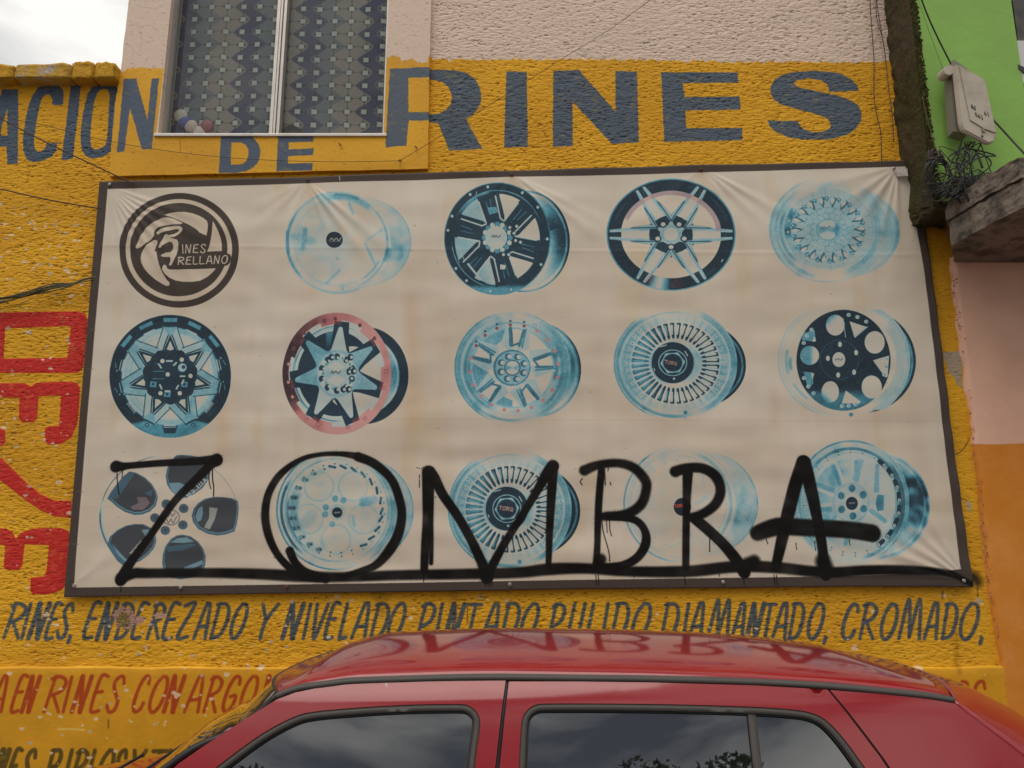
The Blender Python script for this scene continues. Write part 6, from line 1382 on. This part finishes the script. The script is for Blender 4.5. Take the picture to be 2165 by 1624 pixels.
# side panels
FD_top = [(585, 1479), (625, 1464), (670, 1455), (743, 1446), (854, 1442), (960, 1440), (1069, 1439)]
Apil = [(378, 1614), (430, 1578), (485, 1542), (540, 1507)]
B_l = [(1069, 1439), (1060, 1507), (1047, 1624)]
win_f = [(455, 1624), (507, 1584), (559, 1547), (614, 1518), (651, 1505), (754, 1496), (854, 1490), (965, 1488), (991, 1490), (1011, 1507), (1017, 1529), (1009, 1581), (1004, 1624)]
win_r = [(1097, 1623), (1101, 1531), (1108, 1507), (1129, 1489), (1161, 1487), (1377, 1488), (1570, 1493), (1673, 1499), (1721, 1507), (1753, 1526), (1791, 1569), (1829, 1623)]
def smooth_ring(q, it=1):
    for _ in range(it):
        out = []
        for i in range(len(q)):
            a, b = q[i], q[(i + 1) % len(q)]
            if math.dist(a, b) < .01: out.append(a); continue
            out += [(a[0] * .75 + b[0] * .25, a[1] * .75 + b[1] * .25), (a[0] * .25 + b[0] * .75, a[1] * .25 + b[1] * .75)]
        q = out
    return q
def S2(l): return [sidepx(*p) for p in l]
BELT = .955
ap = S2(Apil); apb = (ap[0][0] - (ap[0][1] - BELT) * 1.12, BELT)
xB1 = S2(B_l)[-1]; xBb = (xB1[0] - .02, BELT); xBs = (xB1[0] - .03, .33)
front_door = [(apb[0] - .03, BELT - .05)] + ap + S2(FD_top) + S2(B_l)[1:] + [xBb, xBs, (apb[0] + .10, .33), (apb[0] - .0, .55)]
SR = lambda q: smooth_ring(q, 2)
wf = S2(win_f); wf_h = SR([(apb[0] + .10, BELT + .015)] + wf + [(wf[-1][0] - .012, BELT + .015)])
B_r = [(1076, 1441), (1068, 1507), (1056, 1624)]
RD_top = [(1076, 1441), (1220, 1441), (1377, 1443), (1592, 1449), (1749, 1458)]
R_cut = [(1749, 1458), (1790, 1508), (1830, 1560), (1861, 1601)]
rc_ = S2(R_cut); wr_ = S2(win_r); wr_h = SR([(wr_[0][0] - .012, BELT + .015)] + wr_ + [(wr_[-1][0] + .12, BELT + .015)])
rear_door = [(xBb[0] + .008, BELT)] + S2(B_r)[::-1] + S2(RD_top)[1:] + rc_[1:] + [(rc_[-1][0] + .12, BELT), (rc_[-1][0] + .06, .72), (rc_[-1][0] - .06, .50), (rc_[-1][0] - .16, .33), (xBs[0] + .008, .33)]
R_cut2 = [(1755, 1459), (1796, 1508), (1836, 1560), (1867, 1601)]; T_gap = [(2010, 1481), (2060, 1520), (2110, 1558), (2160, 1597)]
tg = S2(T_gap); tgd = [(tg[-1][0] + .08, 1.10), (tg[-1][0] + .15, 1.0), (tg[-1][0] + .20, .9), (tg[-1][0] + .23, .75), (tg[-1][0] + .25, .5), (tg[-1][0] + .24, .3)]
def archpts(cx, r, z0, a0=0, a1=180, n=16): return [(cx + r * math.cos(math.radians(a)), z0 + r * math.sin(math.radians(a))) for a in np.linspace(a0, a1, n)]
WXF, WXR, WR = apb[0] - .38, rc_[-1][0] + .20, .29
rc2 = S2(R_cut2)
quarter = S2([(1755, 1459), (1885, 1469), (1960, 1476)]) + tg + tgd + [(WXR + .34, .3)] + archpts(WXR, .34, .3)[1:-1] + [(rc2[-1][0] - .150, .33)][:0] + [(rc2[-1][0] + .068, .72 - .0), (rc2[-1][0] + .128, BELT)] + rc2[::-1][:-1]
fender = [(apb[0] - .04, BELT - .055), (apb[0] - .01, .55), (apb[0] + .03, .45)][::-1]
fender = [(apb[0] + .09, .335), (apb[0] - .008, .55), (apb[0] - .038, BELT - .052), (apb[0] - .10, BELT - .045), (apb[0] - .5, .845), (apb[0] - .85, .765), (apb[0] - .93, .66), (apb[0] - .95, .5), (apb[0] - .93, .3), (WXF - .34, .3)] + archpts(WXF, .34, .3, 180, 0)[1:-1] + [(WXF + .34, .3), (apb[0] + .07, .3)]
sill = [(WXF + .34, .30), (WXF + .35, .20), (WXR - .35, .20), (WXR - .34, .30), (xBs[0], .325), (apb[0] + .1, .325)]
# seals, panes
def scale_ring(q, f):
    cx = sum(p[0] for p in q) / len(q); cz = sum(p[1] for p in q) / len(q); out = []
    n = len(q)
    for i in range(n):
        a, b, c = q[i - 1], q[i], q[(i + 1) % n]; t = (c[0] - a[0], c[1] - a[1]); L = math.hypot(*t) or 1; nx2, nz2 = -t[1] / L, t[0] / L
        if (cx - b[0]) * nx2 + (cz - b[1]) * nz2 < 0: nx2, nz2 = -nx2, -nz2
        out.append((b[0] + nx2 * f, b[1] + nz2 * f))
    return out
for s in (-1, 1):
    def pan(name, ring, holes, m, step=.05, off=0, th=.02, bevel=True):
        me = panel2d(ring, holes, lambda x, z: (x, 0, z), step, name)
        V0 = [(v.co.x, v.co.z) for v in me.vertices]; F0 = []
        for p in me.polygons:
            q = list(p.vertices); a, b, c = (V0[i] for i in q[:3])
            ccw = (b[0] - a[0]) * (c[1] - a[1]) - (b[1] - a[1]) * (c[0] - a[0]) > 0      # seen from -y
            F0.append(tuple(q) if ccw == (s < 0) else tuple(q[::-1]))
        bpy.data.meshes.remove(me)
        ed = {}
        for f in F0:
            for i in range(len(f)): ed[(f[i], f[(i + 1) % len(f)])] = 1
        rim = [e for e in ed if (e[1], e[0]) not in ed]
        P0 = [smap(s, off)(x, z) for x, z in V0]; N0 = []
        for x, z in V0:
            n_ = Vector((-(yh(z, x + .01) - yh(z, x - .01)) / .02, s, -(yh(z + .012, x) - yh(z - .012, x)) / .024)); N0.append(n_.normalized())
        V1, F1, L1_ = list(P0), list(F0), [N0[i] for f in F0 for i in f]
        for a, b in rim:
            o_ = len(V1); pa, pb = Vector(P0[a]), Vector(P0[b]); V1 += [pa, pb, pb - Vector((0, s * th, 0)), pa - Vector((0, s * th, 0))]
            F1.append((o_ + 1, o_, o_ + 3, o_ + 2)); nn_ = (pb - pa).cross(Vector((0, s, 0))).normalized(); L1_ += [nn_] * 4
        me = mesh(name, V1, F1); me.materials.append(m); me.polygons.foreach_set('use_smooth', [True] * len(me.polygons)); me.normals_split_custom_set([tuple(n_) for n_ in L1_])
        o = bpy.data.objects.new(name, me); C.objects.link(o); o.parent = car; o.location = -car.location
        return o
    fd = pan('front_door', front_door, [wf_h], m_red, .028); rd = pan('rear_door', rear_door, [wr_h], m_red, .028)
    pan('rear_quarter', quarter, [], m_red, .03); pan('front_wing', fender, [], m_red, .06); pan('side_sill', sill, [], m_red, .08)
    for par, h, ex in ((fd, wf_h, None), (rd, wr_h, 1)):
        inner = scale_ring(h, .017); me = panel2d(h, [inner], smap(s, -.003), .03, 'window_seal'); q = link('window_seal', me, m_rub, None, True); q.parent = par
        if me.polygons[3].normal.y * s < 0: me.flip_normals()
        solid(q, .012, -1)
        in2 = scale_ring(h, .015); in3 = scale_ring(h, .024); me = panel2d(in2, [in3], smap(s, -.012), .03, 'inner_seal'); q = link('inner_seal', me, m_rub2, None, True); q.parent = par
        if me.polygons[3].normal.y * s < 0: me.flip_normals()
        me = panel2d(scale_ring(h, .006), [], smap(s, -.019), .05, 'pane'); q = link('pane', me, m_cg, None, True); q.parent = par
        if me.polygons[3].normal.y * s < 0: me.flip_normals()
        # door handle
        hx = max(p[0] for p in h) - (.10 if not ex else .14)
        a = smap(s, .03)(hx - .09, .86); b = smap(s, .03)(hx + .02, .865); c_ = smap(s, -.005)(hx - .11, .86); d_ = smap(s, -.005)(hx + .04, .865)
        q = tubes('handle', [([Vector(c_), Vector(a), Vector(b), Vector(d_)], .011)], m_red, None); q.parent = par
    dv = S2([(1581, 1494), (1598, 1494), (1613, 1623), (1595, 1623)]); dvb = [dv[0], dv[1], dv[2], (dv[2][0] + .05, BELT + .01), (dv[3][0] + .05, BELT + .01), dv[3]]
    me = panel2d(dvb, [], smap(s, -.008), .03, 'divider_bar'); q = link('divider_bar', me, m_rub, None, True); q.parent = rd
    if me.polygons[1].normal.y * s < 0: me.flip_normals()
    solid(q, .01, -1)
    # dark backing behind the shut lines
    bx = [(apb[0] + .05, .36)] + [(apb[0] + .12, 1.0)]
    for cut in (S2(B_l), rc_):
        pts = [Vector(smap(s, -.016)(x + .006, z)) for x, z in cut] + [Vector(smap(s, -.016)(cut[-1][0] + (-.012 if cut is not rc_ else .12), BELT))]
        q = tubes('shut_line_seal', [(pts, .009)], m_rub2, car)
    # mirror
    mp0 = Vector(smap(s, .0)(apb[0] + .14, .985)); q = link('side_mirror', boxm('side_mirror', (mp0.x - .05, mp0.y + (s * .02 if s > 0 else -.19), .955), (mp0.x + .05, mp0.y + (.19 if s > 0 else -.02), 1.065), .03), m_red, car)
    for px_, name in ((WXF, 'wheel'), (WXR, 'wheel')):
        bm = bmesh.new(); prof_ = [(.17, -.085), (.25, -.095), (.285, -.075), (.29, -.03), (.29, .03), (.285, .075), (.25, .095), (.17, .085)]; n = 36; rr_ = []
        for (rad, w_) in prof_: rr_.append([bm.verts.new((px_ + rad * math.cos(2 * math.pi * k / n), YC + s * (.70 + w_), WR + rad * math.sin(2 * math.pi * k / n))) for k in range(n)])
        for a, b in zip(rr_[:-1], rr_[1:]):
            for k in range(n): bm.faces.new((a[k], a[(k + 1) % n], b[(k + 1) % n], b[k]))
        bmesh.ops.recalc_face_normals(bm, faces=bm.faces); me = bpy.data.meshes.new('wheel'); bm.to_mesh(me); bm.free(); wh = link('wheel', me, m_tyre, car, True)
        bm = bmesh.new(); c0 = bm.verts.new((px_, YC + s * .765, WR)); out = [bm.verts.new((px_ + .175 * math.cos(2 * math.pi * k / 30), YC + s * (.79 if k % 5 < 4 else .74), WR + .175 * math.sin(2 * math.pi * k / 30))) for k in range(30)]
        mid = [bm.verts.new((px_ + .06 * math.cos(2 * math.pi * k / 30), YC + s * .78, WR + .06 * math.sin(2 * math.pi * k / 30))) for k in range(30)]
        for k in range(30):
            bm.faces.new((c0, mid[k], mid[(k + 1) % 30])); bm.faces.new((mid[k], out[k], out[(k + 1) % 30], mid[(k + 1) % 30]))
        me = bpy.data.meshes.new('rim'); bm.to_mesh(me); bm.free(); q = link('rim', me, m_rim, None); q.parent = wh
def loft(name, rows, m, bow_pow=2.0, nt_=33, par=None, th=.01, inset=.0, smooth=True):
    """rows: (edge x, edge z, half width, bow in x, crown in z)"""
    ts = np.linspace(-1, 1, nt_); dense = []
    for a, b in zip(rows[:-1], rows[1:]):
        for k in range(6): dense.append([a[i] + (b[i] - a[i]) * k / 6 for i in range(5)])
    dense.append(list(rows[-1])); P = np.zeros((len(dense), nt_, 3))
    for i, (x, z, w, bw, cr) in enumerate(dense):
        for j, t in enumerate(ts): P[i, j] = (x + bw * (1 - abs(t) ** bow_pow), YC + t * w, z + cr * (1 - abs(t) ** 2.3))
    me = gridmesh(name, P); o = link(name, me, m, None); o.parent = par or car; o.location = -car.location if (par is None) else (0, 0, 0)
    return o, me
# windscreen
hx = XF
rows = [(hx + .004, railz(hx) + .001, yh(railz(hx), hx) - .014, -.128, .001), (hx - .10, railz(hx) - .088, yh(1.3) - .02, -.115, .004), (ap[0][0] - .004, ap[0][1] + .008, yh(ap[0][1]) - .022, -.10, .006), (apb[0] - .03, BELT + .0, yh(BELT) - .05, -.10, .004)]
o, me = loft('windscreen', rows, m_cg); 
o2, _ = loft('windscreen_surround', [(r_[0] - .004, r_[1] + .003, r_[2] + .010, 0, 0) for r_ in rows], m_rub2); bpy.data.objects.remove(o2)
for s in (-1, 1):
    pts = [Vector((r_[0] - .002, YC + s * (r_[2] + .004), r_[1] + .002)) for r_ in rows]
    tubes('windscreen_seal', [(pts, .011)], m_rub2, car)
# header seal between roof and windscreen
tubes('header_seal', [([Vector(ROOFP[j, 0]) + Vector((-.001, 0, -.005)) for j in range(1, nt_ - 1, 2)], .006)], m_rub2, car)
# bonnet and nose
xb = apb[0]
o, me = loft('bonnet', [(xb - .10, BELT - .025, .72, -.10, .02), (xb - .28, BELT - .055, .72, -.12, .03), (xb - .66, .835, .70, -.10, .03), (xb - .86, .775, .64, -.10, .035)], m_red); solid(o, .012, 1)
loft('scuttle', [(xb + .0, BELT - .03, .70, -.22, .015), (xb - .11, BELT - .045, .70, -.14, .022)], m_rub2)
loft('front_bumper', [(xb - .865, .78, .65, -.10, .03), (xb - .93, .66, .655, -.12, 0), (xb - .96, .5, .68, -.13, 0), (xb - .95, .3, .68, -.12, 0), (xb - .88, .22, .66, -.1, 0)], m_red)
link('grille', boxm('grille', (xb - 1.085, YC - .3, .60), (xb - 1.0, YC + .3, .70), .02), m_rub2, car)
for s in (-1, 1): link('headlight', boxm('headlight', (xb - 1.02, YC + s * .5 - .13, .60), (xb - .90, YC + s * .5 + .13, .72), .03), m_lamp, car)
# stone chip in the paint under the roof rail
cx_, cz_ = sidepx(817, 1449); link('paint_chip', boxm('paint_chip', (cx_ - .003, YC - yh(cz_, cx_) - .002, cz_ - .005), (cx_ + .003, YC - yh(cz_, cx_) + .004, cz_ + .004), .001), mat('pale_chip', (.8, .75, .7), .6), car)
# wipers
tubes('wiper', [([Vector((xb - .20, YC + .10, BELT + .0)), Vector((xb - .10, YC + .38, BELT + .075)), Vector((xb - .06, YC + .60, BELT + .10))], .006)], m_rub2, car)
tubes('wiper', [([Vector((xb - .22, YC - .45, BELT + .0)), Vector((xb - .19, YC - .15, BELT + .06)), Vector((xb - .15, YC + .06, BELT + .09))], .006)], m_rub2, car)
# tailgate
e0 = (XB + .012, RAIL[-1][1] - .002)
trow = [(e0[0], e0[1], yh(e0[1], XB) - .014, .10, .034)]
for k, (x, z) in enumerate(S2([(2066, 1521), (2116, 1559), (2166, 1598)]) + [(p[0] + .008, p[1]) for p in tgd]):
    bow = [.21, .29, .35, .36, .34, .32, .29, .25, .22][k]; cr = [.035, .010, -.02, -.02, -.01, 0, 0, 0, 0][k]
    trow.append((x, z, yh(z, x) - .002, bow, cr))
o, me = loft('tailgate', trow, m_red, 2.6, 45); solid(o, .012, 1)
# rear window is let into the tailgate
rw = [(p[0] + .004, p[1] + .006, p[2] * .78, p[3] + .002, p[4] + .004) for p in trow[4:7]]
q, me = loft('rear_window', rw, m_cg, 2.6, par=None)
link('rear_bumper', boxm('rear_bumper', (trow[-1][0] - .1, YC - .72, .26), (trow[-1][0] + .30, YC + .72, .50), .06), m_red, car)
for s in (-1, 1): link('tail_light', boxm('tail_light', (trow[6][0] - .06, YC + s * .66 - .06, .66), (trow[6][0] + .10, YC + s * .66 + .06, .92), .02), m_tail, car)
# dark cabin tub and underbody so that nothing shows through
link('underbody', boxm('underbody', (xb - .7, YC - .62, .20), (trow[-1][0], YC + .62, .55), .03), m_rub2, car)
link('cabin_lining', prism('cabin_lining', [(xb + .1, YC - .50, .56), (xb + .15, YC - .50, .92), (XF + .04, YC - .50, 1.33), (XB - .02, YC - .50, 1.27), (XB + .25, YC - .50, .95), (XB + .25, YC - .50, .56)], (0, 1.0, 0)), m_rub2, car)

# ------------------------------------------------------------------ trees across the street (they show in the car's windows)
m_bark = mat('bark', (.10, .075, .055), .9, bump=(20, .02)); m_leaf = mat('leaves', (.045, .075, .022), .6, .3, var=((.075, .11, .03), 3, .35, .7))
def tree(x, y, h, cr, seed, label):
    rt = random.Random(seed); rn = np.random.default_rng(seed)
    t = thing('tree', label, 'tree', (x, y, 0), 'trees across the street')
    L = [([Vector((x, y, -.05)), Vector((x + .1, y, h * .25)), Vector((x - .1, y + .1, h * .5)), Vector((x, y, h * .8))], .16)]
    cl = []
    for k in range(9):
        a = rt.uniform(0, 6.28); e = rt.uniform(.3, .95); q = Vector((x + math.cos(a) * cr * rt.uniform(.5, .95), y + math.sin(a) * cr * rt.uniform(.5, .95), h * (.45 + .5 * e)))
        L.append(([Vector((x, y, h * .35)), Vector((x, y, h * .42)).lerp(q, .5) + Vector((0, 0, .2)), q], .05)); cl.append(q)
    cl.append(Vector((x, y, h * .92))); cl.append(Vector((x, y, h * .7)))
    tubes('trunk', L, m_bark, t, nseg=8)
    pts = []
    for c in cl:
        rad = cr * rt.uniform(.32, .52); d = rn.normal(0, 1, (1500, 3)); d /= np.linalg.norm(d, axis=1)[:, None]; pts.append(np.array(c) + d * (rad * rn.uniform(.2, 1.08, (1500, 1)) ** .6) * [1, 1, .75])
    p = np.concatenate(pts); n = len(p); s_ = rn.uniform(.05, .095, (n, 1)); a = rn.normal(0, 1, (n, 3)); a /= np.linalg.norm(a, axis=1)[:, None]; b = np.cross(a, rn.normal(0, 1, (n, 3))); b /= np.linalg.norm(b, axis=1)[:, None]
    V_ = np.stack([p - a * s_, p - b * s_ * .5, p + a * s_, p + b * s_ * .5], 1).reshape(-1, 3); me = bpy.data.meshes.new('crown'); i = np.arange(n * 4).reshape(n, 4)
    me.vertices.add(n * 4); me.vertices.foreach_set('co', V_.reshape(-1).astype(np.float32)); me.loops.add(n * 4); me.loops.foreach_set('vertex_index', i.reshape(-1).astype(np.int32)); me.polygons.add(n); me.polygons.foreach_set('loop_start', np.arange(0, n * 4, 4, dtype=np.int32)); me.update(calc_edges=True)
    link('crown', me, m_leaf, t)
for k, (x, y, h, cr, lb) in enumerate([(-4.6, -14.4, 7.2, 1.9, 'broad leafy tree across the street, leftmost of the row'), (-.8, -15.2, 6.8, 1.4, 'small leafy tree across the street, second from the left'), (2.4, -14.5, 7.3, 2.0, 'dense tree across the street, third from the left'), (6.2, -15.0, 7.2, 1.7, 'leafy tree across the street, rightmost of the row')]):
    tree(x, y, h, cr, 100 + k, lb)
